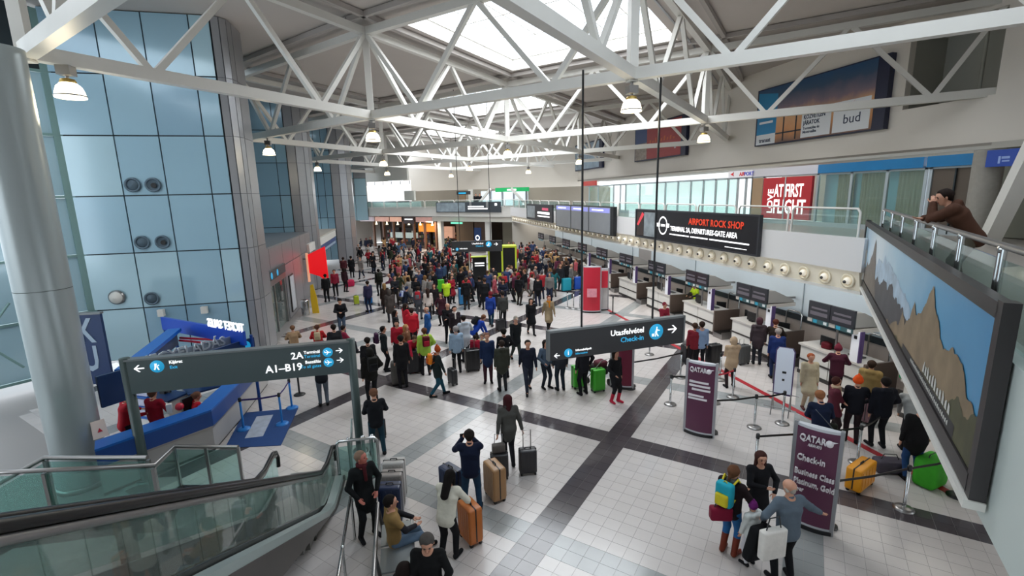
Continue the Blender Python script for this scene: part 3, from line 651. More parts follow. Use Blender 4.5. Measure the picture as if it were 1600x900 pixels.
def hoop_railing(P, Q, z, lab, H=1.02, step=2.25):
    P, Q = Vector(P), Vector(Q); L = (Q-P).length; d = (Q-P)/L; n = max(1, round(L/step)); st = L/n
    t = empty('gallery_railing', (P.x, P.y, z), math.atan2(d.y, d.x), lab, 'railing', 'hoop railings along the galleries')
    m = MB(); m.tube([(.08, 0, 0), (.08, 0, H-.1), (.16, 0, H), (st-.16, 0, H), (st-.08, 0, H-.1), (st-.08, 0, 0)], .03, 8); m.tube([(.08, 0, .16), (st-.08, 0, .16)], .02, 6); me = m.mesh('hoop', STEELW)
    g_ = MB(); g_.box((.12, -.006, .18), (st-.12, .006, H-.06)); ge = g_.mesh('glass_panel', GL)
    for k in range(n):
        for nm, mm in (('hoop', me), ('glass_panel', ge)):
            o = bpy.data.objects.new(nm, mm); COL.objects.link(o); o.parent = t; o.location = (k*st, 0, 0)
    return t
GZ = 4.72
railing('bridge_railing', (*AB(3.2, -1.53)[:2], 0), (*AB(14.6, -1.53)[:2], 0), GZ, 'chrome post and glass railing the leaning man rests on')
hoop_railing((11.55, 9.9, 0), (11.55, 31.0, 0), GZ, 'white hoop railing with glass along the nearer part of the right gallery edge')
hoop_railing((11.55, 31.4, 0), (11.55, 48.0, 0), GZ, 'white hoop railing along the far part of the right gallery edge')

# ============================================================ BOARDS ON THE GALLERY EDGE
t = board('banner_board', 'long black shop banner with red capitals on the right gallery edge', 'banner', FX-.08, 13.15, 21.3, 4.2, 5.42, mat('banner_black', hexc('1c1c20'), .4), .1, .06, mat('frame_charcoal', hexc('34353a'), .4))
L = 8.15; OR = mat('letter_orange', hexc('e0452a'), .4, emit=.3)
wtext(t, 'AIRPORT ROCK SHOP', .34, OR, 4.35, .78, L, .11, sx=.93); wtext(t, 'TERMINAL 2A, DEPARTURES-GATE AREA', .27, SWHITE, 3.05, .45, L, .11, sx=.85)
q = MB()
for a, b, z in ((3.0, 4.4, .27), (4.5, 5.6, .27), (5.7, 7.8, .27), (6.6, 7.7, .1)): q.box((-.112, L-b, z), (-.105, L-a, z+.05 if z > .2 else z+.025))
q.build('small_print', SWHITE, t)
q = MB(); N_ = 28
for k in range(N_):
    a, b = 2*math.pi*k/N_, 2*math.pi*(k+1)/N_
    q.poly([(-.113, L-2.45+r*math.sin(x), .62+r*1.1*math.cos(x)) for x, r in ((a, .3), (b, .3), (b, .36), (a, .36))])
q.box((-.113, L-2.95, .56), (-.108, L-2.7, .72)); q.box((-.113, L-2.2, .56), (-.108, L-1.95, .72)); q.box((-.113, L-2.6, .58), (-.108, L-2.3, .68)); q.build('ring_emblem', SWHITE, t)
flat(t, [(.1, .05), (.75, .05), (.75, 1.15), (.1, 1.15)], mat('print_guitar', hexc('3a2f2c'), .4, noise=.5, nscale=4), .11, L=L)
flat(t, [(.1, .55), (.25, .5), (.8, 1.05), (.6, 1.15)], mat('print_neon', hexc('d8404a'), .4, emit=.2), .114, L=L)
flat(t, [(.78, .05), (1.9, .05), (1.9, 1.15), (.78, 1.15)], mat('print_chrome', hexc('98a0a4'), .3, .4, noise=.6, nscale=3), .11, L=L)
t = empty('departures_board', (FX-.1, 23.9, 3.98), 0, 'grey departures display of three screens with pale blue headers on the right gallery edge', 'display')
q = MB(); q.box((-.2, -.3, 0), (0, 9.3, 1.55)); q.build('housing', BLACK, t)
for k in range(3):
    q = MB(); q.box((-.23, .05+k*3.05, .05), (-.2, 2.95+k*3.05, 1.5)); q.build('screen', mat('screen_grey', hexc('7d8084'), .3, noise=.12, nscale=2), t)
    q = MB(); q.box((-.24, .1+k*3.05, 1.2), (-.23, 2.9+k*3.05, 1.46)); q.build('header', mat('header_blue', hexc('8f92d6'), .4, emit=.4), t)
    q = MB(); q.box((-.245, .9+k*3.05, 1.3), (-.24, 2.5+k*3.05, 1.37)); q.build('header_text', SWHITE, t)
t = board('banner_board', 'smaller dark banner with pink and white lettering far along the right gallery edge', 'banner', FX-.08, 34.4, 41.6, 4.2, 5.4, MATS['banner_black'], .1, .06, MATS['frame_charcoal'])
q = MB(); L = 7.2; q.box((-.115, L-6.3, .8), (-.11, L-4.7, 1.0)); q.build('pink_letters', mat('letter_pink', hexc('c84c68'), .4, emit=.3), t)
q = MB(); q.box((-.115, L-6.6, .5), (-.11, L-3.4, .68)); q.box((-.115, L-6.6, .28), (-.11, L-3.4, .38)); q.build('white_letters', SWHITE, t)
flat(t, [(.1, .1), (2.6, .1), (2.6, 1.1), (.1, 1.1)], MATS['print_chrome'], .11, L=L)

# big mountain billboard on the bridge
BB = empty('bridge_billboard', AB(5.0, -1.38, 3.9), R_(45), 'huge framed landscape billboard with blue sky and brown rock peaks hung on the bridge', 'billboard')
# local x runs along the bridge away from the camera; its face looks towards +y
bl, bh = 10.8, 1.42
q = MB(); q.box((0, 0, 0), (bl, .06, bh)); q.build('light_box', mat('box_dark', hexc('2b292c'), .4), BB)
q = MB()
for lo, hi in (((-.1, -.02, -.13), (.03, .085, bh+.1)), ((bl-.1, -.02, -.1), (bl+.1, .085, bh+.1)), ((0, -.02, -.11), (bl, .09, .05)), ((0, -.02, bh-.05), (bl, .085, bh+.08))): q.box(lo, hi)
q.build('frame', mat('frame_brown', hexc('2b2728'), .4), BB)
q = MB(); q.box((-.12, -.02, -.2), (bl+.1, .12, -.13)); q.build('light_edge', WHITE, BB)
q = MB(); q.poly([(bl-.1, .063, .06), (.05, .063, .06), (.05, .063, bh-.06), (bl-.1, .063, bh-.06)])
q.build('sky_print', grad('sky_print', [(0, '2f7fb4'), (.3, '5fa3cc'), (.55, 'a9cbde'), (.75, 'd3dde3'), (1, '8db9d6')], 'X', -0.5, 12.5, 2.6), BB)
def ridge(pts, mt, y, name='rock_print', seed=1):
    """jagged silhouette printed on the board: outline refined by midpoint noise"""
    r = random.Random(seed)
    for _ in range(4):
        n = [pts[0]]
        for a, b in zip(pts, pts[1:]):
            dx = b[0]-a[0]; n.append(((a[0]+b[0])/2, min(bh-.08, max(.07, (a[1]+b[1])/2 + r.uniform(-1, 1)*abs(dx)*.22)))); n.append(b)
        pts = n
    m = MB()
    for a, b in zip(pts, pts[1:]):
        m.poly([(a[0], y, .06), (b[0], y, .06), (b[0], y, max(.061, b[1])), (a[0], y, max(.061, a[1]))])
    return m.build(name, mt, BB)
ROCKB = mat('print_rock_brown', hexc('8a775e'), .5, noise=.55, nscale=3); ROCKG = mat('print_rock_grey', hexc('6c645d'), .5, noise=.5, nscale=4); ROCKD = mat('print_rock_dark', hexc('4b4a4e'), .5, noise=.4, nscale=3); FOREST = mat('print_forest', hexc('4a4a30'), .5, noise=.5, nscale=6); GLAC = mat('print_glacier', hexc('a9bed0'), .5, noise=.5, nscale=3)
ridge([(3.0, .3), (3.6, .72), (4.2, .78), (4.8, .92), (5.4, .9), (6.0, 1.02), (6.6, 1.08), (7.2, .9), (7.8, .7), (8.4, .4)], GLAC, .066, seed=3)
ridge([(2.6, .3), (3.3, .62), (4.0, .6), (4.7, .62), (5.4, .72), (6.2, .66), (7.0, .5), (7.6, .42), (8.6, .3)], ROCKD, .068, seed=4)
ridge([(7.3, .1), (7.7, .45), (8.0, .85), (8.3, 1.24), (8.6, .85), (9.1, .55), (9.8, .4), (10.7, .3)], ROCKG, .070, seed=5)
ridge([(.05, .45), (.4, .55), (.8, .78), (1.15, .8), (1.5, .74), (1.75, .9), (2.0, 1.0), (2.25, 1.24), (2.5, .98), (2.8, .78), (3.0, .7), (3.2, .86), (3.4, .55), (3.7, .4), (3.95, .58), (4.15, .3), (4.8, .16), (5.4, .08)], ROCKB, .072, seed=6)
ridge([(.05, .52), (.5, .42), (.9, .34), (1.5, .28), (2.2, .2), (3.0, .12), (4.4, .08)], FOREST, .074, seed=8)
q = MB(); q.poly([(3.6, .076, .06), (.62, .076, .06), (.62, .076, .2), (3.6, .076, .16)]); q.build('caption_band', mat('caption_dark', hexc('2a2a2c'), .5), BB)
q = MB()
for k in range(11): q.prism([(2.15-k*.125, .078, .22), (2.07-k*.125, .078, .22), (2.085-k*.125, .078, .3+.06*(k in (0, 4))+.02*(k % 2)), (2.14-k*.125, .078, .29+.03*(k % 3))], (0, .003, 0))
for k in range(30): q.prism([(2.9-k*.07, .078, .11), (2.86-k*.07, .078, .11), (2.86-k*.07, .078, .145+.01*(k % 3)), (2.9-k*.07, .078, .145)], (0, .003, 0))
q.build('caption_marks', mat('caption_white', hexc('c9c9c4'), .5), BB, kind='stuff')

# ============================================================ HANGING AND STANDING SIGNS
def arrow(t, x, z, s, y, flip=1, m=SWHITE):
    q = MB(); q.box((x-s*.5, y-.004, z-s*.07), (x+s*.45, y, z+s*.07))
    for sg in (1, -1): q.prism([(x+flip*s*.55, y, z), (x+flip*s*.12, y, z+sg*s*.4), (x+flip*s*(-.06), y, z+sg*s*.4), (x+flip*s*.36, y, z)], (0, -.004, 0))
    return q.build('arrow', m, t)
def disc(t, x, z, r, y, kind=0):
    q = MB(); q.lathe((x, y, z), [(.001, -.006), (r, -.006), (r, 0)], 28, axis='y'); o = q.build('pictogram', CYAN, t)
    q = MB(); yy = y-.008
    def P(*pts): q.poly([(x+a*r, yy, z+b*r) for a, b in pts])
    if kind == 0:   # walker with trolley case
        P((.0, .45), (.15, .45), (.15, .62), (.0, .62)); P((-.05, .4), (.15, .4), (.12, -.1), (-.1, -.1)); P((.1, .3), (.5, .18), (.5, .08), (.1, .15)); P((-.1, -.1), (.05, -.1), (.4, -.6), (.22, -.6)); P((-.1, -.1), (.05, -.1), (-.05, -.6), (-.2, -.6)); P((-.62, -.55), (-.28, -.55), (-.28, -.2), (-.62, -.2)); P((-.3, -.2), (-.25, -.2), (0, .2), (-.05, .2))
    elif kind == 1: P((-.1, -.5), (.1, -.5), (.1, .2), (-.1, .2)); P((-.1, .32), (.1, .32), (.1, .52), (-.1, .52))
    elif kind == 2: P((-.6, -.08), (.6, -.06), (.65, .06), (-.6, .08)); P((0, .05), (.2, .05), (-.2, .5), (-.35, .5)); P((0, -.05), (.2, -.05), (-.2, -.5), (-.35, -.5)); P((-.6, .05), (-.45, .05), (-.6, .3), (-.7, .3))
    else: P((-.3, .5), (.05, .5), (-.1, 0), (-.35, -.1)); P((0, .1), (.3, .3), (.35, .2), (0, -.05)); P((-.1, -.05), (.1, -.05), (.3, -.6), (.12, -.6)); P((-.3, -.05), (-.1, -.05), (-.3, -.55), (-.5, -.5))
    q.build('figure', SWHITE, o); return o
t = empty('hanging_sign', (3.83, 12.1, 1.74), math.atan2(.38, 4.36), 'dark grey hanging direction sign with a large cyan walker disc and right arrow', 'sign')
q = MB(); q.box((0, -.07, 0), (4.38, .07, .8)); q.build('board', mat('sign_charcoal', hexc('36373a'), .45), t); q = MB(); q.box((-.03, -.09, .8), (4.41, .09, .86)); q.box((-.05, -.09, -.0), (0, .09, .86)); q.box((4.38, -.09, 0), (4.43, .09, .86)); q.build('edge_trim', SIGNL, t)
text('lettering', 'Utasfelvétel', .235, SWHITE, t, (3.0, -.075, .5), align='RIGHT'); text('lettering', 'Check-in', .215, CYANT, t, (3.0, -.075, .27), align='RIGHT', bold=.005)
disc(t, 3.42, .46, .24, -.07, 0); arrow(t, 3.98, .48, .3, -.074); arrow(t, .22, .13, .17, -.074, -1); disc(t, .56, .17, .125, -.07, 1)
text('lettering', 'Információpult', .085, SWHITE, t, (.78, -.075, .19)); text('lettering', 'Information', .08, CYANT, t, (.78, -.075, .09), bold=0)
for x in (1.0, 3.32):
    q = MB(); q.tube([(x, 0, .86), (x, 0, 7.62)], .03, 8); q.build('hanging_rod', BLACK, t)
t = empty('post_sign', (-6.03, 11.7, 0), 0, 'long grey direction sign on two dark green posts reading 2A and A1-B19', 'sign')
q = MB(); q.box((.04, -.08, 2.14), (4.66, .08, 2.9)); q.build('board', mat('sign_slate', hexc('4d595b'), .45), t); q = MB(); q.box((0, -.1, 2.9), (4.7, .1, 2.94)); q.build('edge_trim', SIGNL, t)
for x in (-.02, 4.72):
    q = MB(); q.lathe((x, 0, 0), [(.1, 0), (.1, 2.96), (.001, 2.96)], 14); q.build('post', GREENPOST, t)
    q = MB(); q.lathe((x, 0, 0), [(.19, 0), (.19, .03), (.1, .03)], 16); q.build('base_plate', STEEL, t)
text('lettering', '2A', .23, SWHITE, t, (3.64, -.085, 2.61), align='RIGHT'); text('lettering', 'A1–B19', .25, SWHITE, t, (3.6, -.085, 2.33), align='RIGHT')
text('lettering', 'Terminál', .1, SWHITE, t, (4.02, -.085, 2.71), align='RIGHT'); text('lettering', 'Terminal', .1, CYANT, t, (4.02, -.085, 2.61), align='RIGHT', bold=0); text('lettering', 'Beszállás', .1, SWHITE, t, (4.02, -.085, 2.47), align='RIGHT'); text('lettering', 'To all gates', .1, CYANT, t, (4.02, -.085, 2.36), align='RIGHT', bold=0)
disc(t, 4.19, 2.7, .115, -.08, 2); disc(t, 4.19, 2.45, .115, -.08, 2); arrow(t, 4.45, 2.72, .15, -.084); arrow(t, 4.45, 2.48, .15, -.084)
arrow(t, .28, 2.72, .2, -.084, -1); disc(t, .62, 2.73, .14, -.08, 3); text('lettering', 'Kijárat', .1, SWHITE, t, (.86, -.085, 2.77)); text('lettering', 'Exit', .1, CYANT, t, (.86, -.085, 2.65), bold=0)
t = empty('hanging_sign', (3.35, 31.7, 2.6), -.17, 'small distant hanging direction sign with a cyan disc above the crowd', 'sign')
q = MB(); q.box((0, -.08, 0), (3.35, .08, .72)); q.build('board', mat('sign_charcoal', (0, 0, 0)), t)
disc(t, 2.45, .48, .19, -.08, 0); arrow(t, 2.93, .48, .25, -.084); disc(t, .35, .2, .1, -.08, 1); arrow(t, .12, .2, .12, -.084, -1)
text('lettering', 'Utasfelvétel', .16, SWHITE, t, (2.1, -.085, .5), align='RIGHT'); text('lettering', 'Check-in', .14, CYANT, t, (2.1, -.085, .34), align='RIGHT'); text('lettering', 'Információ', .12, SWHITE, t, (.52, -.085, .2))
for x in (.55, 2.6):
    q = MB(); q.tube([(x, 0, .72), (x, 0, 10.2)], .02, 6); q.build('hanging_rod', BLACK, t)

# ============================================================ CHECK-IN DESKS
MC = [8.4+3.5*k for k in range(11)]
SCR = mat('screen_dark', hexc('26282e'), .25); SCRT = mat('screen_text', hexc('58555e'), .4)
def desk_proto():
    t = empty('checkin_desk', (13.2, 0, 0))
    q = MB(); q.box((.05, -1.15, .12), (.12, 1.15, 1.02)); q.box((.12, -1.15, .12), (.9, 1.15, .2)); q.build('carcass', DESKG, t)
    for y0, y1 in ((-1.13, -.02), (.02, 1.13)):
        for z0, z1 in ((.56, 1.0), (.14, .5)): q = MB(); q.box((.0, y0, z0), (.05, y1, z1)); q.build('front_panel', DESKW, t)
    q = MB(); q.box((-.02, -1.18, .5), (.03, 1.18, .56)); q.build('bumper_rail', DSTEEL, t)
    q = MB(); q.box((-.05, -1.2, 1.02), (.85, 1.2, 1.08)); q.build('worktop', mat('worktop', hexc('c9c6c2'), .35), t)
    q = MB(); q.box((-.05, -1.28, .1), (1.2, -1.2, 1.12)); q.build('side_panel', BROWN, t)
    q = MB(); q.box((-.1, -1.9, 0), (1.2, -1.3, .22)); q.box((-.1, -1.9, .22), (1.2, -1.86, .3)); q.build('baggage_scale', STEEL, t)
    q = MB(); q.box((-.1, -1.84, .22), (1.2, -1.36, .26)); q.build('belt', RUBBER, t)
    q = MB(); q.box((0, -1.2, 0), (1.0, 1.2, .12)); q.build('plinth', DSTEEL, t)
    q = MB(); q.cbox((.35, .45, 1.28), (.05, .5, .34)); q.cbox((.38, .45, 1.1), (.2, .2, .04)); q.cbox((.38, .45, 1.15), (.04, .06, .1)); q.build('computer_monitor', BLACK, t)
    q = MB(); q.cbox((.5, -.5, 1.1), (.2, .45, .03)); q.build('keyboard', BLACK, t)
    q = MB(); q.tube([(1.75, -.55, .1), (1.75, -.55, 1.45), (1.75, -.45, 1.55), (1.75, .1, 1.55), (1.75, .2, 1.45), (1.75, .2, .1)], .03, 8); q.build('hoop', CHROME, t)
    return t
dk = None
for k, y in enumerate(MC):
    near_ = ['hidden behind the landscape board', 'nearest in plain view', 'second from the near end', 'third from the near end', 'fourth from the near end', 'fifth from the near end', 'sixth from the near end', 'seventh from the near end', 'eighth from the near end', 'second from the far end', 'at the far end'][k]
    o = desk_proto() if dk is None else dup(dk, (13.2, y, 0))
    if dk is None: dk = o; o.location = (13.2, y, 0)
    tag(o, 'white fronted check-in desk %s of the row' % near_, 'desk', 'check-in desks along the right wall')
def disp_proto():
    t = empty('desk_display', (0, 0, 0))
    for y0, y1 in ((-.82, -.01), (.01, .82)):
        q = MB(); q.box((-.06, y0, -.02), (.02, y1, .54)); s = q.build('screen', SCR, t)
        q = MB(); q.box((-.066, y0+.1, .3), (-.06, y1-.12, .36)); q.box((-.066, y0+.08, .1), (-.06, y1-.08, .22)); q.build('screen_text', SCRT, s)
    q = MB(); q.prism([(.02, -.82, .02), (.02, -.82, .48), (.3, -.82, .46), (1.15, -.82, .06), (1.15, -.82, -.02)], (0, 1.64, 0)); q.build('housing', mat('housing_grey', hexc('8d8c8a'), .4), t)
    q = MB(); q.box((-.02, -.86, -.16), (1.2, .86, -.03)); q.build('lower_box', mat('housing_light', hexc('b5b2ad'), .4), t)
    for y in (-.55, .3):
        q = MB(); q.box((-.05, y-.25, -.17), (-.02, y+.35, -.02)); s = q.build('number_plate', mat('plate_teal', hexc('35565c'), .4), t)
        q = MB(); q.box((-.055, y+.16, -.15), (-.05, y+.3, -.04)); q.build('pictogram', mat('plate_cyan', hexc('2a8fae'), .4), s); q = MB(); q.box((-.055, y-.2, -.14), (-.05, y-.08, -.05)); q.build('number', mat('number_white', hexc('c9cfd2'), .5), s)
    q = MB(); q.tube([(.3, 0, -1.1), (.3, 0, -.16)], .035, 8); q.build('support_post', STEEL, t)
    q = MB(); q.box((.9, -.05, -.1), (1.97, .05, -.02)); q.build('wall_arm', STEEL, t)
    return t
dp = None
for k, y in enumerate(MC):
    near_ = ['landscape board side', 'nearest', 'second nearest', 'third nearest', 'fourth nearest', 'fifth nearest', 'sixth nearest', 'seventh nearest', 'eighth nearest', 'second farthest', 'farthest'][k]
    o = disp_proto() if dp is None else dup(dp)
    if dp is None: dp = o
    o.location = (13.05, y-.05, 2.13)
    tag(o, '%s pair of black flight screens over the check-in desks' % near_, 'display', 'twin flight screens over the desks')
tp = None
for k, y in enumerate(MC[:8]):
    if tp is None:
        t = empty('desk_totem', (0, 0, 0)); q = MB(); q.box((0, -.02, 0), (.12, .24, .95)); q.build('panel', mat('totem_white', hexc('dfe2ea'), .4, emit=.15), t)
        q = MB(); q.box((0, -.06, 0), (.14, -.02, .97)); q.build('purple_edge', mat('edge_purple', hexc('4c3b6a'), .4), t); q = MB(); q.box((-.005, .06, .72), (0, .16, .82)); q.build('black_mark', BLACK, t); tp = t; o = t
    else: o = dup(tp)
    o.location = (13.16, y-.95, 1.08)
    tag(o, 'white notice totem with a purple edge on the %s check-in desk' % ['board side', 'nearest', 'second', 'third', 'fourth', 'fifth', 'sixth', 'seventh'][k], 'totem', 'notice totems on the desks')
chp = None
for k, (x, y, rz, lab) in enumerate(((14.3, 15.1, .4, 'black office chair behind the second check-in desk'), (14.3, 17.3, -.3, 'black office chair beside the brown panel of the third check-in desk'), (14.4, 18.9, .8, 'black office chair behind the third check-in desk'), (14.3, 22.4, .2, 'black office chair behind the fourth check-in desk'), (14.3, 26.0, .2, 'black office chair behind the fifth check-in desk'), (14.35, 29.4, .5, 'black office chair behind the sixth check-in desk'))):
    if chp is None:
        t = empty('office_chair', (0, 0, 0)); q = MB(); q.cbox((0, 0, .48), (.46, .46, .08)); q.build('seat', BLACK, t); q = MB(); q.cbox((.2, 0, .85), (.06, .42, .55)); q.cbox((.22, 0, .55), (.04, .08, .2)); q.build('backrest', BLACK, t)
        q = MB(); q.tube([(0, 0, .06), (0, 0, .45)], .03, 8); q.build('gas_column', STEEL, t)
        for a in range(5): q = MB(); q.tube([(0, 0, .08), (.28*math.cos(a*1.257), .28*math.sin(a*1.257), .05)], .018, 6); q.ball((.28*math.cos(a*1.257), .28*math.sin(a*1.257), .03), .03, 8, 5); q.build('leg', BLACK, t)
        chp = t; o = t
    else: o = dup(chp)
    o.location = (x, y, 0); o.rotation_euler = (0, 0, rz); tag(o, lab, 'chair', 'office chairs behind the check-in desks')
# ============================================================ TICKET COUNTER (left)
KC = empty('ticket_counter', (-6, 13, 0), 0, 'angular bright blue topped ticket counter with pale grey front below the grey direction sign', 'counter')
def kp(name, pts, z0, z1, mt, parent=KC, off=(-6, 13)):
    q = MB(); q.prism([(x-off[0], y-off[1], z0) for x, y in pts], (0, 0, z1-z0)); return q.build(name, mt, parent)
out = [(-6.62, 11.16), (-4.89, 12.68), (-4.78, 14.3), (-4.7, 17.2)]
inn = [(-6.85, 11.62), (-5.3, 12.95), (-5.2, 14.3), (-5.12, 17.2)]
for i in range(3):
    a, b, c, d = out[i], out[i+1], inn[i+1], inn[i]
    kp('top_ledge', [a, b, c, d], 1.1, 1.15, KBLUE)
    ff = lambda p, q, t: (p[0]+(q[0]-p[0])*t, p[1]+(q[1]-p[1])*t)
    kp('blue_fascia', [a, b, ff(b, c, .2), ff(a, d, .2)], .72, 1.1, KBLUED)
    kp('lower_front', [ff(a, d, .12), ff(b, c, .12), ff(b, c, .25), ff(a, d, .25)], .08, .72, mat('counter_grey', hexc('a9a7a5'), .4))
    kp('steel_strip', [ff(a, d, .05), ff(b, c, .05), ff(b, c, .25), ff(a, d, .25)], .66, .72, STEEL)
    kp('plinth', [ff(a, d, .2), ff(b, c, .2), ff(b, c, .9), ff(a, d, .9)], 0, .08, DSTEEL)
kp('inner_worktop', [(-6.6, 12.0), (-5.45, 13.0), (-5.3, 14.3), (-5.8, 14.3), (-5.9, 13.2), (-6.7, 12.55)], .72, .76, DESKG)
def desk_blue(x, y, rz, lab):
    t = empty('back_office_desk', (x, y, 0), rz, lab, 'desk')
    q = MB(); q.cbox((0, 0, .74), (1.3, .65, .05)); q.build('top', KNAVY, t)
    q = MB(); q.cbox((.6, 0, .36), (.04, .6, .71)); q.cbox((-.6, 0, .36), (.04, .6, .71)); q.build('side', DESKG, t)
    q = MB(); q.cbox((0, .1, .98), (.5, .05, .34)); q.cbox((0, .12, .8), (.18, .18, .08)); q.build('computer_monitor', BLACK, t); return t
desk_blue(-7.1, 15.2, -.5, 'blue topped office desk with a screen behind the counter staff'); desk_blue(-5.95, 15.6, .6, 'blue topped office desk near the right hand clerk')
t = empty('brochure_rack', (-7.2, 14.3, 0), -.5, 'white brochure rack with rows of leaflets behind the ticket counter', 'rack')
q = MB(); q.cbox((0, .1, .9), (.7, .04, 1.8)); q.build('back_panel', DESKW, t)
for i in range(4):
    q = MB(); q.cbox((0, 0, .5+.3*i), (.66, .16, .03)); q.build('shelf', KBLUE, t)
    q = MB(); q.cbox((0, .0, .63+.3*i), (.6, .03, .2)); q.build('leaflet_row', mat('leaflets', hexc('c3c6d8'), .6, noise=.3, nscale=9), t)
t = empty('folded_card_sign', (-6.79, 11.75, 1.15), .7, 'tilted white card sign with a red mark on the left end of the blue counter', 'sign')
q = MB(); q.prism([(-.14, 0, 0), (.14, 0, 0), (.12, .1, .38), (-.12, .1, .38)], (0, .012, 0)); q.build('card', mat('card_pink', hexc('e6d3c9'), .5), t); q = MB(); q.prism([(-.04, .03, .13), (.05, .03, .13), (.0, .05, .22)], (0, -.006, 0)); q.build('red_mark', REDB, t)
t = empty('paper_bag', (-5.75, 12.75, 1.15), 0, 'small red and white gift package on the blue counter ledge', 'package')
q = MB(); q.ball((.1, .1, .1), .1, 10, 6); q.build('red_ball', REDB, t); q = MB(); q.cbox((-.08, 0, .12), (.12, .1, .24), .3); q.build('white_box', DESKW, t)
# header ring above
HD = empty('counter_header', (-6, 14, 0), 0, 'blue overhead header frame of the ticket counter with white standing letters', 'sign')
def hb(name, p, q_, z0, z1, mt, w=.08):
    a, b = Vector((p[0]+6, p[1]-14, 0)), Vector((q_[0]+6, q_[1]-14, 0)); m = MB(); m.bar(a+Vector((0,0,(z0+z1)/2)), b+Vector((0,0,(z0+z1)/2)), w, z1-z0); return m.build(name, mt, HD)
hb('header_panel', (-6.9, 12.15), (-6.55, 12.55), 1.7, 2.45, KNAVY); hb('header_top', (-6.55, 12.55), (-6.95, 16.3), 2.36, 2.46, KBLUE, .35)
hb('header_panel', (-6.57, 12.6), (-6.95, 16.3), 1.95, 2.38, KNAVY); hb('header_panel', (-7.73, 17.4), (-4.5, 14.6), 2.2, 2.62, mat('kiosk_royal', hexc('1748b8'), .35))
hb('header_panel', (-6.1, 12.9), (-4.42, 15.1), 1.95, 2.3, KNAVY, .06); hb('letter_backing', (-6.5, 13.5), (-4.7, 15.3), 2.05, 2.4, mat('letter_backing', hexc('8c97a3'), .4), .03)
hb('red_strip', (-6.8, 16.2), (-5.6, 15.6), 2.15, 2.2, REDB, .05); hb('red_strip', (-6.7, 15.9), (-5.7, 15.3), 2.15, 2.2, REDB, .05)
for x, y in ((-6.55, 12.55), (-6.95, 16.3), (-4.45, 15.0), (-7.7, 17.4)): q = MB(); q.tube([(x+6, y-14, 0), (x+6, y-14, 2.4)], .045, 8); q.build('post', KBLUED, HD)
dy = math.degrees(math.atan2(15.3-13.5, -4.7+6.5))
text('standing_letters', 'JEGYELADÁS', .36, mat('letter_silver', hexc('c9d0d6'), .3, .2), HD, (-.5, -.55, 2.22), rz=dy, sx=.98, ext=.02)
text('standing_letters', 'TICKET SALES', .36, SWHITE, HD, (1.52, .55, 2.6), rz=180+math.degrees(math.atan2(14.6-17.4, -4.5+7.73)), ext=.02, sx=.78, align='LEFT')
q = MB(); q.lathe((1.42, .9, 2.14), [(.001, -.07), (.14, -.07)], 20, axis='y'); q.build('info_disc', CYAN, HD)
t = empty('wall_banner', (-9.85, 17, 1.1), -.12, 'tall navy banner with huge white letters K and U beside the column', 'banner')
q = MB(); q.box((-.9, -.05, -.4), (.72, .05, 1.86)); q.build('board', KNAVY, t); q = MB(); q.box((-.9, -.08, 1.86), (.74, .08, 1.92)); q.build('top_trim', SIGNL, t)
LS = mat('letter_pale', hexc('9fb3c6'), .4)
text('letter', 'K', 1.05, LS, t, (.02, -.06, 1.0), bold=.03, sx=.62); text('letter', 'U', 1.1, LS, t, (-.02, -.06, .08), bold=.03, sx=.62); text('letter', 'O', 1.1, LS, t, (-.62, -.06, .08), bold=.03, sx=.62)
t = empty('floor_mat', (-4.1, 13.8, 0), 0, 'blue floor mat with a pale printed strip in front of the ticket counter', 'mat')
q = MB(); q.prism([(-.8, 1.15, 0), (.74, 1.05, 0), (.74, -1.25, 0), (-.66, -1.0, 0)], (0, 0, .015)); q.build('mat', mat('mat_blue', hexc('163f78'), .8, noise=.1, nscale=9), t)
q = MB(); q.prism([(-.35, .75, .015), (.1, .75, .015), (.15, -.6, .015), (-.3, -.6, .015)], (0, 0, .004)); q.build('printed_strip', mat('mat_print', hexc('aab4c4'), .7, noise=.35, nscale=5), t)
# stanchions
def stanchion_proto(m, name='barrier_post'):
    t = empty(name, (0, 0, 0)); q = MB(); q.lathe((0, 0, 0), [(.18, 0), (.18, .02), (.13, .05), (.03, .06)], 20); q.build('base', m if m != CHROME else STEEL, t)
    q = MB(); q.lathe((0, 0, 0), [(.03, .05), (.03, .93), (.001, .93)], 12); q.build('tube', m, t); q = MB(); q.lathe((0, 0, .93), [(.042, -.09), (.042, 0), (.03, .02), (.001, .02)], 12); q.build('belt_head', BLACK, t); return t
bp = {'c': stanchion_proto(CHROME), 'b': stanchion_proto(mat('post_blue', hexc('1b78c8'), .4)), 'k': stanchion_proto(BLACK)}
used = set()
def post(kind, x, y, lab, grp=None):
    if kind not in used: o = bp[kind]; used.add(kind); o.location = (x, y, 0)
    else: o = dup(bp[kind], (x, y, 0))
    tag(o, lab, 'barrier post', grp or {'c': 'chrome belt posts', 'b': 'blue belt posts', 'k': 'black belt posts'}[kind]); return o
def belt(x0, y0, x1, y1, lab, m=RUBBER, z=.88):
    t = MB(); a, b = Vector((x0, y0, z)), Vector((x1, y1, z)); mid = (a+b)/2-Vector((0, 0, .03))
    t.bar(a, mid, .006, .05); t.bar(mid, b, .006, .05); o = t.build('barrier_belt', m); tag(o, lab, 'barrier belt', 'barrier belts'); return o
post('b', -4.59, 13.8, 'blue barrier post at the counter side of the blue mat'); post('b', -3.6, 13.85, 'blue barrier post at the middle of the blue mat edge'); post('b', -3.55, 14.92, 'blue barrier post at the far corner of the blue mat'); post('k', -3.52, 15.95, 'black barrier post beyond the blue floor mat')
PB = mat('belt_purple', hexc('352a70'), .6)
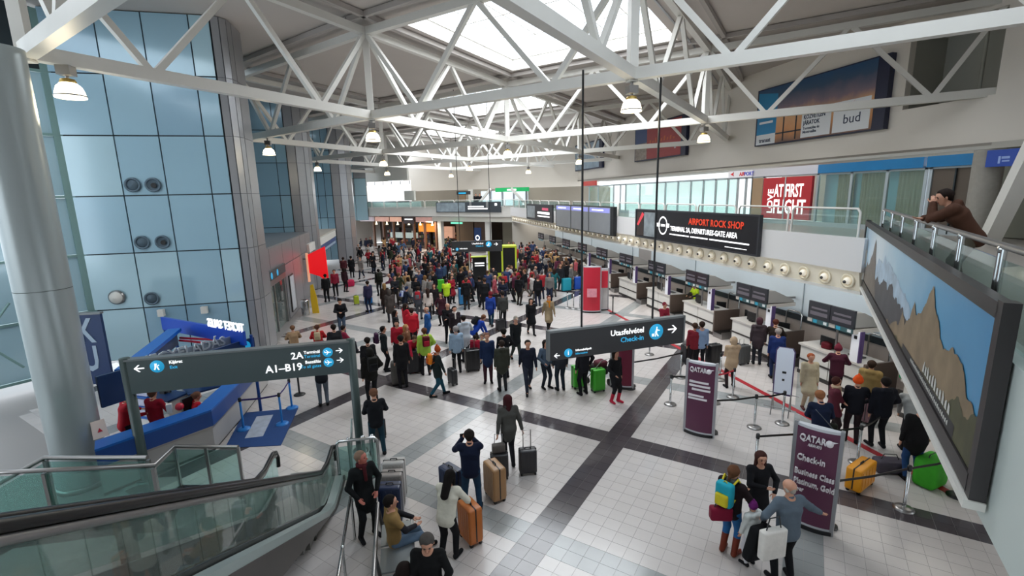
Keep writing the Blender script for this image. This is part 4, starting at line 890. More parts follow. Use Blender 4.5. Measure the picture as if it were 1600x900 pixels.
belt(-4.59, 13.8, -3.6, 13.85, 'purple belt sagging across the blue mat', PB); belt(-3.6, 13.85, -3.55, 14.92, 'purple belt along the far edge of the blue mat', PB)
CP = [(7.59, 11.97, 'chrome belt post with a white card, left end of the middle queue line'), (7.7, 10.19, 'dark belt post right beside the nearer of the two maroon banners at left'), (8.95, 10.08, 'chrome belt post in the middle of the second queue line'), (9.82, 10.06, 'chrome belt post at the right end of the second queue line'),
 (7.49, 8.3, 'chrome belt post on the dark floor band behind the standing family'), (9.39, 6.46, 'chrome belt post between the yellow suitcase and the dark floor band'), (10.82, 6.49, 'dark belt post beside the green bag at the lower right'), (9.07, 13.76, 'chrome belt post behind the right end of the hanging sign'),
 (7.0, 13.4, 'dark belt post right of the small maroon banner'), (9.26, 16.2, 'chrome belt post under the right black hanging rod'), (8.9, 24.6, 'leftmost chrome post left of the red banner'), (9.15, 24.3, 'second chrome post left of the red banner'), (9.4, 24.0, 'third chrome post left of the red banner'), (9.6, 23.6, 'chrome post touching the red banner'), (10.7, 22.6, 'dark belt post right of the red banner'), (10.2, 13.2, 'chrome belt post beside the man in the light blue shirt'), (8.9, 9.1+2.6, 'chrome belt post behind the second queue line'), (9.7, 11.9, 'tall chrome belt post at the right end of the back queue line'), (10.0, 8.0, 'chrome belt post just behind the near maroon banner')]
for x, y, lab in CP: post('k' if lab.startswith('dark') else 'c', x, y, lab)
belt(7.59, 11.97, 8.9, 11.7, 'black belt of the back queue line, left part'); belt(8.9, 11.7, 9.7, 11.9, 'maroon belt of the back queue line, right part', REDB); belt(7.7, 10.19, 8.95, 10.08, 'black belt of the second queue line, left part'); belt(8.95, 10.08, 9.82, 10.06, 'black belt of the second queue line, right part'); belt(7.49, 8.3, 10.0, 8.0, 'black belt stretched behind the near maroon banner'); belt(10.0, 8.0, 10.9, 8.3, 'black belt end reaching past the red floor line')
belt(7.6, 6.5, 9.39, 6.46, 'black belt running in front of the yellow suitcase'); belt(9.39, 6.46, 10.82, 6.49, 'black belt running in front of the green bag'); belt(7.0, 13.4, 9.07, 13.76, 'black belt under the right end of the hanging sign')
# curved banner stands
def banner_stand(x, y, rz, w, h, m, lab, lines, foot=True):
    t = empty('banner_stand', (x, y, 0), rz, lab, 'banner'); n = 8; R = w*1.1; a0 = math.asin(w/2/R)
    arc = [(R*math.sin(a0*(2*k/n-1)), -R*math.cos(a0*(2*k/n-1))+R*math.cos(a0)) for k in range(n+1)]
    q = MB(); q.prism([(x_, y_, .06) for x_, y_ in arc]+[(w/2, .06, .06), (-w/2, .06, .06)], (0, 0, h-.06)); q.build('body', mat('banner_white', hexc('c9ccd2'), .4), t)
    q = MB(); q.add([(x_, y_-.006, .12) for x_, y_ in arc]+[(x_, y_-.006, h-.05) for x_, y_ in arc], [(i, i+1, n+2+i, n+1+i) for i in range(n)], 0, True); q.build('printed_face', m, t)
    for s in (-1, 1): q = MB(); q.box((s*w/2-.03, -.02, .0), (s*w/2+.03, .07, h+.02)); q.build('side_rail', ALU, t)
    q = MB(); q.prism([(x_, y_-.03, 0) for x_, y_ in arc]+[(w/2, .1, 0), (-w/2, .1, 0)], (0, 0, .07)); q.build('base', BLACK, t)
    if foot:
        for s in (-1, 1): q = MB(); q.lathe((s*w*.45, .28, 0), [(.001, .05), (.1, .05), (.11, 0)], 12); q.bar((s*w*.45, .0, .03), (s*w*.45, .28, .03), .04); q.build('foot', DSTEEL, t)
    for s, sz, xx, z, mm in lines: text('lettering', s, sz, mm, t, (xx, -R+R*math.cos(a0)-.03, z), ext=.02, bold=.01, sx=.72)
    return t
WT = mat('print_white2', hexc('e6e2e6'), .5)
def em(t, x, z, r, y):
    q = MB(); q.lathe((x, y, z), [(.001, -.01), (r, -.01), (r, .03)], 16, axis='y'); q.prism([(x+r*.5, y, z+r*.2), (x+r*2.0, y, z+r*1.1), (x+r*.6, y, z+r)], (0, -.01, 0)); q.build('emblem', WT, t)
ln1 = [('QATAR', .17, -.27, 1.78, WT), ('AIRWAYS', .07, -.13, 1.69, WT), ('Check-in', .17, -.28, 1.38, WT), ('Business Class', .15, -.3, 1.1, WT), ('Platinum, Gold', .15, -.3, .9, WT), ('Silver', .11, -.3, .76, WT)]
t = banner_stand(7.16, 6.5, R_(-8), .72, 2.05, PURPLE, 'near maroon banner stand with white lettering right of the standing family', ln1); em(t, .2, 1.84, .06, -.15)
t.rotation_euler[2] = math.radians(-55)
ln2 = [('QATAR', .17, -.27, 1.76, WT)]
t = banner_stand(7.3, 10.15, math.radians(-48), .72, 2.0, PURPLE, 'farther maroon banner stand with white lettering in the middle of the light floor', ln2); em(t, .2, 1.82, .06, -.15)
q = MB()
for z, a, b in ((1.45, -.27, .2), (1.35, -.27, .24), (1.25, -.2, .25), (1.08, -.28, .1), (1.0, -.28, .18)): q.box((a, -.1, z), (b, -.06, z+.05))
q.build('white_text', WT, t)
t = banner_stand(6.75, 13.5, math.radians(-35), .7, 2.0, mat('banner_wine', hexc('6a1030'), .4), 'dark wine red banner stand half hidden under the hanging sign', [])
t = banner_stand(9.75, 23.2, math.radians(-20), .95, 2.5, REDB, 'tall curved red banner stand near the check-in desks', [])
q = MB(); q.box((-.25, -.32, .9), (.25, -.25, 1.35)); q.build('pale_print', mat('print_rose', hexc('d98f9c'), .5, noise=.3, nscale=7), t)
t = banner_stand(10.45, 23.5, math.radians(-20), .7, 2.3, mat('banner_pale', hexc('c2c0c0'), .5, noise=.12, nscale=3), 'white banner stand with a red upper corner behind the red one', [])
q = MB(); q.box((-.1, -.3, 1.3), (.3, -.22, 2.2)); q.build('red_patch', REDB, t)
# white notice board on trestle frame
t = empty('notice_stand', (10.25, 10.6, 0), math.radians(-50), 'tall white notice board with rounded top in the queue area', 'notice board')
q = MB(); pr = [(-.24, 0, .55), (.24, 0, .55), (.24, 0, 1.85), (.18, 0, 1.95), (-.18, 0, 1.95), (-.24, 0, 1.85)]; q.prism(pr, (0, .04, 0)); q.build('board_frame', mat('edge_purple', (0, 0, 0)), t)
q = MB(); q.prism([(x*.88, -.004, .6+(z-.55)*.96) for x, _, z in pr], (0, .004, 0)); q.build('sheet', mat('sheet_pale', hexc('d3dbe8'), .4, emit=.1), t)
q = MB(); q.box((-.04, -.012, 1.2), (.06, -.004, 1.26)); q.build('black_mark', BLACK, t); q = MB(); q.box((-.03, -.012, .98), (.03, -.004, 1.04)); q.build('black_mark', BLACK, t)
for s in (-1, 1):
    for y in (.25, -.25): q = MB(); q.tube([(s*.22, 0, .6), (s*.22, y, 0)], .016, 6); q.build('leg', STEEL, t)
q = MB(); q.tube([(-.4, .25, .5), (.4, .25, .5)], .015, 6); q.tube([(-.4, -.25, .25), (.4, -.25, .25)], .015, 6); q.build('cross_bar', STEEL, t)

# ============================================================ ESCALATOR
az = math.radians(3.0)
ES = empty('escalator', (-1.76, 9.4, 0), -az+math.pi, 'escalator with black handrails and glass sides rising toward the lower left', 'escalator')
# local +y points up the incline (towards the viewer), local x=0 is the right hand side seen from here
TI = math.tan(math.radians(29.6)); UP = 9.0
def side(x, nm):
    H = 0.88
    path = [(x, -1.02, .55), (x, -1.05, .75), (x, -.95, .93), (x, -.78, 1.0), (x, -.6, .99), (x, -.2, .96), (x, .3, 1.06), (x, .8, 1.06+.5*TI), (x, UP, 1.06+(UP-.3)*TI)]
    q = MB(); q.tube(path, .042, 8); q.build('handrail', RUBBER, ES)
    q = MB(); q.tube([(p[0], p[1]+.02, p[2]-.07) for p in path[2:]], .035, 6); q.build('rail_guide', STEEL, ES)
    gl_ = MB(); lo = [(-.95, .3), (-.2, .3), (.3, .36), (.8, .36+.5*TI), (UP, .36+(UP-.3)*TI)]; hi = [(-.9, .9), (-.6, .95), (-.2, .92), (.3, 1.02), (.8, 1.02+.5*TI), (UP, 1.02+(UP-.3)*TI)]
    brk = [-.95, .3, 1.6, 2.9, 4.2, 5.5, 6.8, UP]
    def at_(P, y):
        for (a, b), (c, d) in zip(P, P[1:]):
            if a <= y <= c: return b+(d-b)*(y-a)/(c-a)
        return P[0][1] if y < P[0][0] else P[-1][1]
    for a, b in zip(brk, brk[1:]):
        ys = [a+(b-a)*k/4 for k in range(5)]; g_ = MB()
        for y0, y1 in zip(ys, ys[1:]): g_.prism([(x, y0+.004, at_(lo, y0)), (x, y1-.004, at_(lo, y1)), (x, y1-.004, at_(hi, y1)), (x, y0+.004, at_(hi, y0))], (.01, 0, 0))
        g_.build('glass_panel', GLT if nm == 'far' else glass('balustrade_glass', (.74, .80, .77), .06), ES)
def strip(name, x0, x1, lo, hi, mt, y0=-.9):
    P = [(y0, lo, hi), (.1, lo, hi), (.6, lo+.18, hi+.18), (UP, lo+.18+(UP-.6)*TI, hi+.18+(UP-.6)*TI)]
    q = MB()
    for (a, b, c), (d, e, f) in zip(P, P[1:]): q.prism([(x0, a, b), (x0, d, e), (x0, d, f), (x0, a, c)], (x1-x0, 0, 0))
    return q.build(name, mt, ES)
side(0.0, 'near'); side(1.2, 'far')
strip('skirt_deck', -.14, .02, .12, .24, mat('deck_light', hexc('a3afad'), .35, .3)); strip('skirt_deck', 1.15, 1.37, .12, .24, MATS['deck_light'])
strip('skirt_panel', .05, .08, -.15, .3, mat('skirt_dark', hexc('4a4d4d'), .35, .5)); strip('skirt_panel', 1.12, 1.15, -.15, .3, MATS['skirt_dark'])
q = MB(); P = [(-1.15, -.0, .12), (.55, -.0, .12), (.6, -.1, .3)]
q.prism([(-.15, -1.1, 0), (-.15, -.1, 0), (-.15, UP, -1.05+(UP-.6)*TI), (-.15, UP, .3+(UP-.6)*TI), (-.15, .6, .3), (-.15, .1, .12), (-.15, -1.1, .12)], (.06, 0, 0)); q.build('cladding_panel', mat('cladding_bronze', hexc('544f4d'), .4, .35, noise=.08, nscale=1), ES)
q = MB(); q.prism([(1.32, -1.1, 0), (1.32, -.1, 0), (1.32, UP, -1.05+(UP-.6)*TI), (1.32, UP, .3+(UP-.6)*TI), (1.32, .6, .3), (1.32, .1, .12), (1.32, -1.1, .12)], (.06, 0, 0)); q.build('cladding_panel', MATS['cladding_bronze'], ES)
q = MB(); q.box((.05, -1.6, 0), (1.15, .35, .02)); q.build('landing_plate', mat('landing_plate', hexc('8e9091'), .35, .5), ES)
sm = MB(); sm.box((.09, 0, -.2), (1.11, .4, 0)); 
for k in range(5): sm.box((.12+k*.2, 0, 0), (.22+k*.2, .4, .008))
sme = sm.mesh('step', mat('step_metal', hexc('55534f'), .4, .5))
for k in range(int((UP-.5)/.4)):
    o = bpy.data.objects.new('step', sme); COL.objects.link(o); o.parent = ES; o.location = (0, .45+k*.4, .1+k*.4*TI)
t = empty('safety_guard', (-1.2, 10.45, 0), 0, 'chrome post cluster and curved guard glass beside the foot of the escalator', 'railing')
q = MB(); q.tube([(-.45, -.1, 0), (-.45, -.1, .95), (-.4, -.1, 1.02), (.35, -.12, 1.02), (.42, -.12, .95), (.42, -.12, 0)], .035, 10); q.build('rail', CHROME, t)
q = MB(); q.tube([(-.25, .1, 0), (-.15, .5, 1.25)], .03, 8); q.build('slanted_rail', CHROME, t)
for x in (-.2, .1, .3): q = MB(); q.tube([(x, 0, 0), (x, 0, .98)], .045, 10); q.ball((x, 0, 1.0), .05, 8, 5); q.build('post', CHROME, t)
q = MB(); q.box((-.42, -.13, .08), (.38, -.115, .9)); q.build('glass_panel', GLT, t)
# bottom handrail beside the bench and the metal bench
t = empty('stair_handrail', (-1.18, 6.0, 0), 0, 'thin chrome handrail running down beside the escalator cladding', 'handrail')
q = MB(); q.tube([(0, -.6, .95), (0, 2.3, .95), (0, 2.4, .85), (0, 2.4, 0)], .026, 8); q.build('rail', CHROME, t)
for y in (-.4, 1.0): q = MB(); q.tube([(0, y, 0), (0, y, .95)], .022, 8); q.ball((0, y, .95), .035, 8, 5); q.build('post', CHROME, t)
t = empty('metal_bench', (-.45, 6.6, 0), 0, 'grey metal waiting bench with a tubular back at the bottom edge', 'bench')
for k in range(4):
    q = MB(); q.box((-.2, -.95+k*.62, .42), (.32, -.4+k*.62, .45)); q.build('seat', mat('bench_metal', hexc('8c9294'), .35, .6), t)
q = MB(); q.tube([(-.25, -1.1, .8), (-.25, 1.6, .8)], .035, 8); q.build('back_tube', STEEL, t); q = MB(); q.tube([(.33, -1.1, .42), (.33, 1.6, .42)], .03, 8); q.build('front_tube', STEEL, t)
for y in (-.9, .3, 1.5): q = MB(); q.tube([(-.25, y, .8), (-.2, y, .42), (-.2, y, 0)], .03, 8); q.tube([(.25, y, .42), (.25, y, 0)], .03, 8); q.build('leg', DSTEEL, t)
# landing guards left of the escalator
def guard(name, pts, zt, zb, lab, posts):
    t = empty(name, (pts[0][0], pts[0][1], 0), 0, lab, 'railing'); o0 = pts[0]; P = [(p[0]-o0[0], p[1]-o0[1], z) for p, z in zip(pts, zt)]
    q = MB(); q.tube(P, .038, 10); q.build('handrail', STEEL, t)
    for i in range(len(P)-1):
        a, b = P[i], P[i+1]; g_ = MB(); g_.prism([(a[0], a[1], zb[i]+.1), (b[0], b[1], zb[i+1]+.1), (b[0], b[1], b[2]-.08), (a[0], a[1], a[2]-.08)], (0, .012, 0)); g_.build('glass_panel', GLT, t)
        q = MB(); q.bar((a[0], a[1], zb[i]-.04), (b[0], b[1], zb[i+1]-.04), .09, .24); q.build('edge_beam', DSTEEL, t)
    for x, y, z0, z1 in posts: q = MB(); q.cbox((x-o0[0], y-o0[1], (z0+z1)/2), (.05, .07, z1-z0)); q.build('post', STEEL, t)
    return t
guard('stair_railing', [(-8.2, 9.1), (-6.57, 8.8), (-4.18, 8.35), (-4.86, 10.55), (-3.53, 10.15)], [2.05, 2.05, 2.05, 1.3, 1.3], [1.0, 1.0, 1.0, .3, .3], 'nearer steel stair railing with greenish glass left of the escalator', [(-5.9, 8.67, .9, 2.0), (-4.2, 8.36, .9, 2.0), (-4.86, 10.55, 0, 1.28), (-3.53, 10.15, 0, 1.28), (-4.2, 10.35, 0, 1.28)])
guard('stair_railing', [(-8.6, 9.0), (-7.0, 8.85), (-6.16, 9.14), (-4.41, 8.66)], [1.6, 1.65, 2.05, 2.05], [.6, .65, 1.0, 1.0], 'farther steel stair railing with greenish glass beside the round column', [(-6.9, 8.87, .6, 1.6), (-6.16, 9.14, .95, 2.0), (-4.41, 8.66, .95, 2.0)])
m = MB(); m.prism([(-8.6, 8.6, .85), (-4.15, 8.38, .85), (-4.4, 8.75, .85), (-8.6, 9.4, .85)], (0, 0, .12)); m.box((-8.6, 8.7, 0), (-8.3, 9.2, .85)); m.box((-5.0, 8.5, 0), (-4.8, 8.7, .85)); struct(m, 'floor_landing', DSTEEL)

# ============================================================ FAR END
FA = 42.4
def fbox(name, b0, b1, z0, z1, mt, da=0.0, th=.3, kind='structure', parent=None):
    P = [AB(FA+da, b0, z0), AB(FA+da, b1, z0), AB(FA+da+th, b1, z0), AB(FA+da+th, b0, z0)]; q = MB(); q.prism(P, (0, 0, z1-z0)); o = q.build(name, mt, parent)
    if kind: o['kind'] = kind
    return o
fbox('trim_8', 24.4, 51.5, 4.0, 5.05, WHITE); fbox('trim_9', 24.4, 37.2, 3.45, 3.95, mat('soffit_white', hexc('dcdad0'), .5), .25, .3)
fbox('floor_far_gallery', 24.0, 52, 4.1, 4.72, MATS['gallery_floor'], .3, 7)
fbox('wall_far', 20.5, 50.5, 6.9, 12.8, WALLW, 9.6); fbox('wall_far_high', 41.4, 52, 8.25, 12.8, mat('wall_far_white', hexc('dad9d2'), .6), 1.0); fbox('trim_10', 49.6, 52, 3.4, 8.3, ALU, 1.0)
fbox('wall_far_panel', 40.4, 42.0, 5.85, 7.0, MATS['wall_far_white'], .9)
wf = fbox('window_12', 41.9, 49.6, 5.7, 8.25, mat('far_daylight', (1, 1, 1), .5, emit=1.6), 2.0, .05)
fbox('window_frame', 41.9, 49.6, 5.6, 5.75, ALU, 1.9, .1, None, wf)
for k in range(6): fbox('mullion', 42+k*1.5, 42.07+k*1.5, 7.8, 8.25, ALU, 1.9, .1, None, wf)
fbox('wall_far_back', 14, 47.6, 4.72, 7.0, mat('far_beige', hexc('a39a8c'), .6, noise=.1, nscale=.6), 7)
fbox('wall_far_back_left', 41.5, 51.5, 4.72, 5.7, mat('far_glass_low', hexc('b9c9c8'), .4), 3)
fbox('door_4', 37.3, 38.2, 4.72, 6.6, TAN, 6.8); fbox('window_13', 28.2, 34.8, 5.0, 6.75, mat('far_cool_window', hexc('cfdce2'), .4, emit=.8), 6.8)
for b in (28.2, 29.9, 31.5, 33.2): fbox('trim_11', b, b+.15, 4.8, 6.9, ALU, 6.6)
fbox('trim_12', 34.9, 35.4, 4.72, 7.0, WHITE, 5)
t = empty('far_shop_sign', AB(42.4+4, 30.6, 6.6), R_(-45), 'green lit shop sign on the far balcony level', 'sign'); q = MB(); q.box((-.2, 0, 0), (4.2, .12, .45)); q.build('board', mat('sign_green', hexc('1f9a58'), .4, emit=.3), t); q = MB(); q.box((1.4, -.01, .12), (2.6, 0, .3)); q.build('white_mark', SWHITE, t)
t = empty('far_overhead_sign', AB(42.4+4, 36.4, 6.4), R_(-45), 'small dark overhead sign on the far balcony level', 'sign'); q = MB(); q.box((0, 0, 0), (2.0, .12, .4)); q.build('board', mat('sign_charcoal', (0, 0, 0)), t); q = MB(); q.box((.3, -.01, .1), (1.4, 0, .25)); q.build('cyan_mark', CYAN, t)
for b, lab in ((30.0, 'left slanted white stay beam on the far gallery'), (25.6, 'right slanted white stay beam on the far gallery')):
    s = -1 if b > 29 else 1
    q = MB(); q.bar(AB(42.9, b+1.1*s*-1, 5.0), AB(42.9, b-.9*s*-1, 6.9), .22, .22); tag(q.build('stay_beam', STEELW), lab, 'beam', 'slanted stay beams on the galleries')
t = empty('far_banner', AB(42.4-.12, 36.2, 4.48), R_(-45), 'long dark banner with a snowy landscape and white text on the far balcony', 'banner')
q = MB(); q.box((0, 0, 0), (8.75, .1, 1.12)); q.build('board', mat('banner_slate', hexc('41474d'), .4), t); q = MB(); q.box((.1, -.01, .08), (4.1, 0, 1.02)); q.build('picture', mat('print_snow', hexc('8d9aa2'), .4, noise=.55, nscale=2), t)
q = MB(); q.box((4.5, -.01, .55), (6.6, 0, .68)); q.box((4.5, -.01, .32), (7.1, 0, .46)); q.box((8.0, -.01, .7), (8.3, 0, .95)); q.build('white_text', SWHITE, t)
pp, qq = AB(42.3, 51, 0), AB(42.3, 24.8, 0)
hoop_railing((pp[0], pp[1], 0), (qq[0], qq[1], 0), 4.95, 'pale railing along the far balcony', H=.85, step=2.2)
# shops below
fbox('wall_far_shops', 23, 52, 0, 4.1, mat('shop_dark', hexc('4a3d34'), .6, noise=.3, nscale=.8), 6)
for b0, b1, c, e, lab in ((37.3, 39.9, 'b98d84', .5, 'right'), (40.2, 41.9, '4c2a26', 0, ''), (42.3, 44.2, 'd9a58c', .6, 'centre'), (44.4, 46.8, 'cf9e8e', .5, 'left'), (47.0, 49.6, 'b7a8ae', .4, 'far left')):
    if c == '4c2a26':
        t = empty('far_shop_fascia', AB(FA+.4, b1, 3.2), R_(-45), 'dark shop fascia with white lettering strip below the far balcony', 'sign'); q = MB(); q.box((0, 0, -.1), (b1-b0, .1, .72)); q.build('board', mat('fascia_maroon', hexc('3c1f1e'), .5), t); q = MB(); q.box((.2, -.01, .35), (1.5, 0, .5)); q.build('white_text', SWHITE, t); continue
    t = empty('lit_photo_panel', AB(FA+.4, b1, 3.32), R_(-45), 'warm lit picture panel below the far balcony, %s one of the row' % lab, 'sign'); q = MB(); q.box((0, 0, 0), (b1-b0, .1, .58)); q.build('panel', mat('photo_'+c, hexc(c), .5, emit=e, noise=.4, nscale=1.5), t)
for b0, b1, z0, z1, c, e, lab in ((39.3, 42.4, 1.9, 2.9, 'e8912c', .9, 'glowing orange menu board in the far cafe'), (43.0, 47.5, 1.0, 1.7, 'b7c4bf', .5, 'long pale glass food counter in the far cafe'), (36.9, 38.3, 1.2, 2.6, 'c79a84', .4, 'tall warm poster beside the far cafe')):
    t = empty('menu_display', AB(FA+3.5, b1, z0), R_(-45), lab, 'display'); q = MB(); q.box((0, 0, 0), (b1-b0, .5, z1-z0)); q.build('panel', mat('cafe_'+c, hexc(c), .5, emit=e, noise=.3, nscale=2), t)
for b0, b1, c in ((33.4, 35.9, '6f5b47'), (31.2, 33.2, '5d4636'), (27.0, 29.3, '8e8878'), (24.8, 27.0, '8b8676')): fbox('wall_far_panel', b0, b1, 0, 3.5, mat('farp_'+c, hexc(c), .6), 3)
for b in (29.7, 36.4): fbox('trim_13', b-.25, b+.25, 0, 3.45, WHITE, .5, .5)
t = empty('far_exit_sign', AB(FA-.1, 34.2, 3.2), R_(-45), 'small green lit sign hanging under the far balcony', 'sign'); q = MB(); q.box((0, 0, 0), (1.6, .1, .2)); q.build('board', mat('sign_mint', hexc('6fd0b0'), .4, emit=.8), t)
t = empty('info_pillar_poster', AB(FA+.3, 31.3, .4), R_(-45), 'tall navy poster with a white ring beside the far white pillar', 'poster'); q = MB(); q.box((0, 0, 0), (.9, .1, 2.4)); q.build('sheet', KNAVY, t); q = MB(); q.lathe((.45, -.01, 1.3), [(.18, 0), (.3, 0)], 18, axis='y'); q.build('ring', SWHITE, t)
area('far_shop_light', (3.5, 56.8, 3.4), 1.2, 260, (1, .85, .65), (0, 0, R_(-45)), sy=1.2)
m = MB(); m.prism([AB(41.5, 52, 0), AB(50.5, 52, 0), AB(50.5, 53, 0), AB(41.5, 53, 0)], (0, 0, 12.8)); struct(m, 'wall_far_left', WALLW)
m = MB(); m.prism([(11.5, 48.6, 0), (11.9, 48.2, 0), (20, 41.0, 0), (20, 42, 0)], (0, 0, 4.1)); struct(m, 'wall_far_right', mat('far_right_wall', hexc('a9a49b'), .6))

# near right: pillar, stay beam, wall lining behind the leaning man
m = MB(); m.lathe((16.15, 10.3, GZ), [(.34, 0), (.34, 2.5)], 16); tag(m.build('gallery_pillar', mat('stone_pillar', hexc('8f8a82'), .7, noise=.15, nscale=9, bump=.3)), 'speckled grey stone pillar behind the leaning man', 'pillar')
m = MB(); m.bar((15.75, 9.75, GZ), (14.35, 8.05, 8.0), .34, .4); tag(m.build('stay_beam', STEELW), 'thick slanted white stay beam at the right picture edge behind the leaning man', 'beam')
m = MB()
for k in range(9): m.box((SX+.15, -2+k*1.4, 4.75), (SX+.24, -.65+k*1.4, 7.4))
struct(m, 'wall_gallery_lining', mat('lining_olive', hexc('77776b'), .5))
# yellow framed kiosk in the crowd
t = empty('yellow_kiosk', (5.9, 32.3, 0), -.15, 'black glazed kiosk with bright yellow green frame in the middle of the crowd', 'kiosk')
q = MB(); q.box((0, 0, .9), (1.9, .9, 2.7)); q.build('dark_body', BLACK, t)
YG = mat('kiosk_yellow', hexc('b9c83a'), .4, emit=.15)
for x in (-.03, .9, 1.85): q = MB(); q.box((x, -.08, .5), (x+.12, 0, 2.75)); q.build('frame_post', YG, t)
q = MB(); q.box((-.03, -.1, 2.7), (1.97, .9, 2.82)); q.build('frame_top', YG, t); q = MB(); q.box((-.03, -.08, .5), (1.97, 0, .95)); q.build('front_panel', YG, t)
q = MB(); q.box((-1.1, -.2, 0), (-.15, .3, 2.1)); q.build('black_board', BLACK, t); q = MB(); q.box((-.95, -.22, 1.65), (-.3, -.2, 1.75)); q.box((-.95, -.22, 1.5), (-.3, -.2, 1.56)); q.build('white_text', SWHITE, t); q = MB(); q.box((-1.2, -.22, 2.1), (-.1, .3, 2.16)); q.build('edge', YG, t)
q = MB(); q.tube([(-1.3, -.2, 0), (-1.3, -.2, 2.5)], .05, 8); q.build('white_pole', WHITE, t)

# fittings of the far cafe and shops
r = random.Random(21)
for k in range(7):
    b = 37.6+k*1.75; fbox('trim_14', b-.12, b+.12, 0, 3.3, mat('cafe_brown', hexc('6a4630'), .5), 1.2, .25)
GC = [mat('goods_'+c, hexc(c), .6) for c in ('8a2a3a', 'c9a87c', '3a4a6a', 'd8d0c8', '6a7a4a', 'a05a30', '2a2a2e', 'b8707a')]
for k in range(5):
    t = empty('display_shelf', AB(FA+4.2, 36.6-k*.0+k*2.7+.2, 0), R_(-45), 'shelf of mixed goods in the far shops, %s' % ['rightmost', 'second from the right', 'middle one', 'second from the left', 'leftmost'][k], 'shelf', 'display shelves in the far shops')
    q = MB(); q.box((-1.1, 0, 0), (1.1, .4, 2.3)); q.build('cabinet', DARK, t)
    for z in (.5, 1.05, 1.6):
        for j in range(6):
            q = MB(); w_ = r.uniform(.16, .3); q.box((-1.0+j*.34, -.12, z), (-1.0+j*.34+w_, .0, z+r.uniform(.2, .42))); q.build('goods', r.choice(GC), t)
for k in range(6):
    t = empty('cafe_lamp', AB(FA+1.6, 38.4+k*1.9, 2.85), 0, 'small warm ceiling lamp of the far cafe, number %s from the right' % ['one', 'two', 'three', 'four', 'five', 'six'][k], 'lamp', 'small lamps of the far cafe')
    q = MB(); q.lathe((0, 0, 0), [(.001, 0), (.16, 0), (.1, .14), (.02, .5)], 12); q.build('shade', LAMPW, t); q = MB(); q.tube([(0, 0, .4), (0, 0, 1.2)], .015, 6); q.build('cord', BLACK, t)
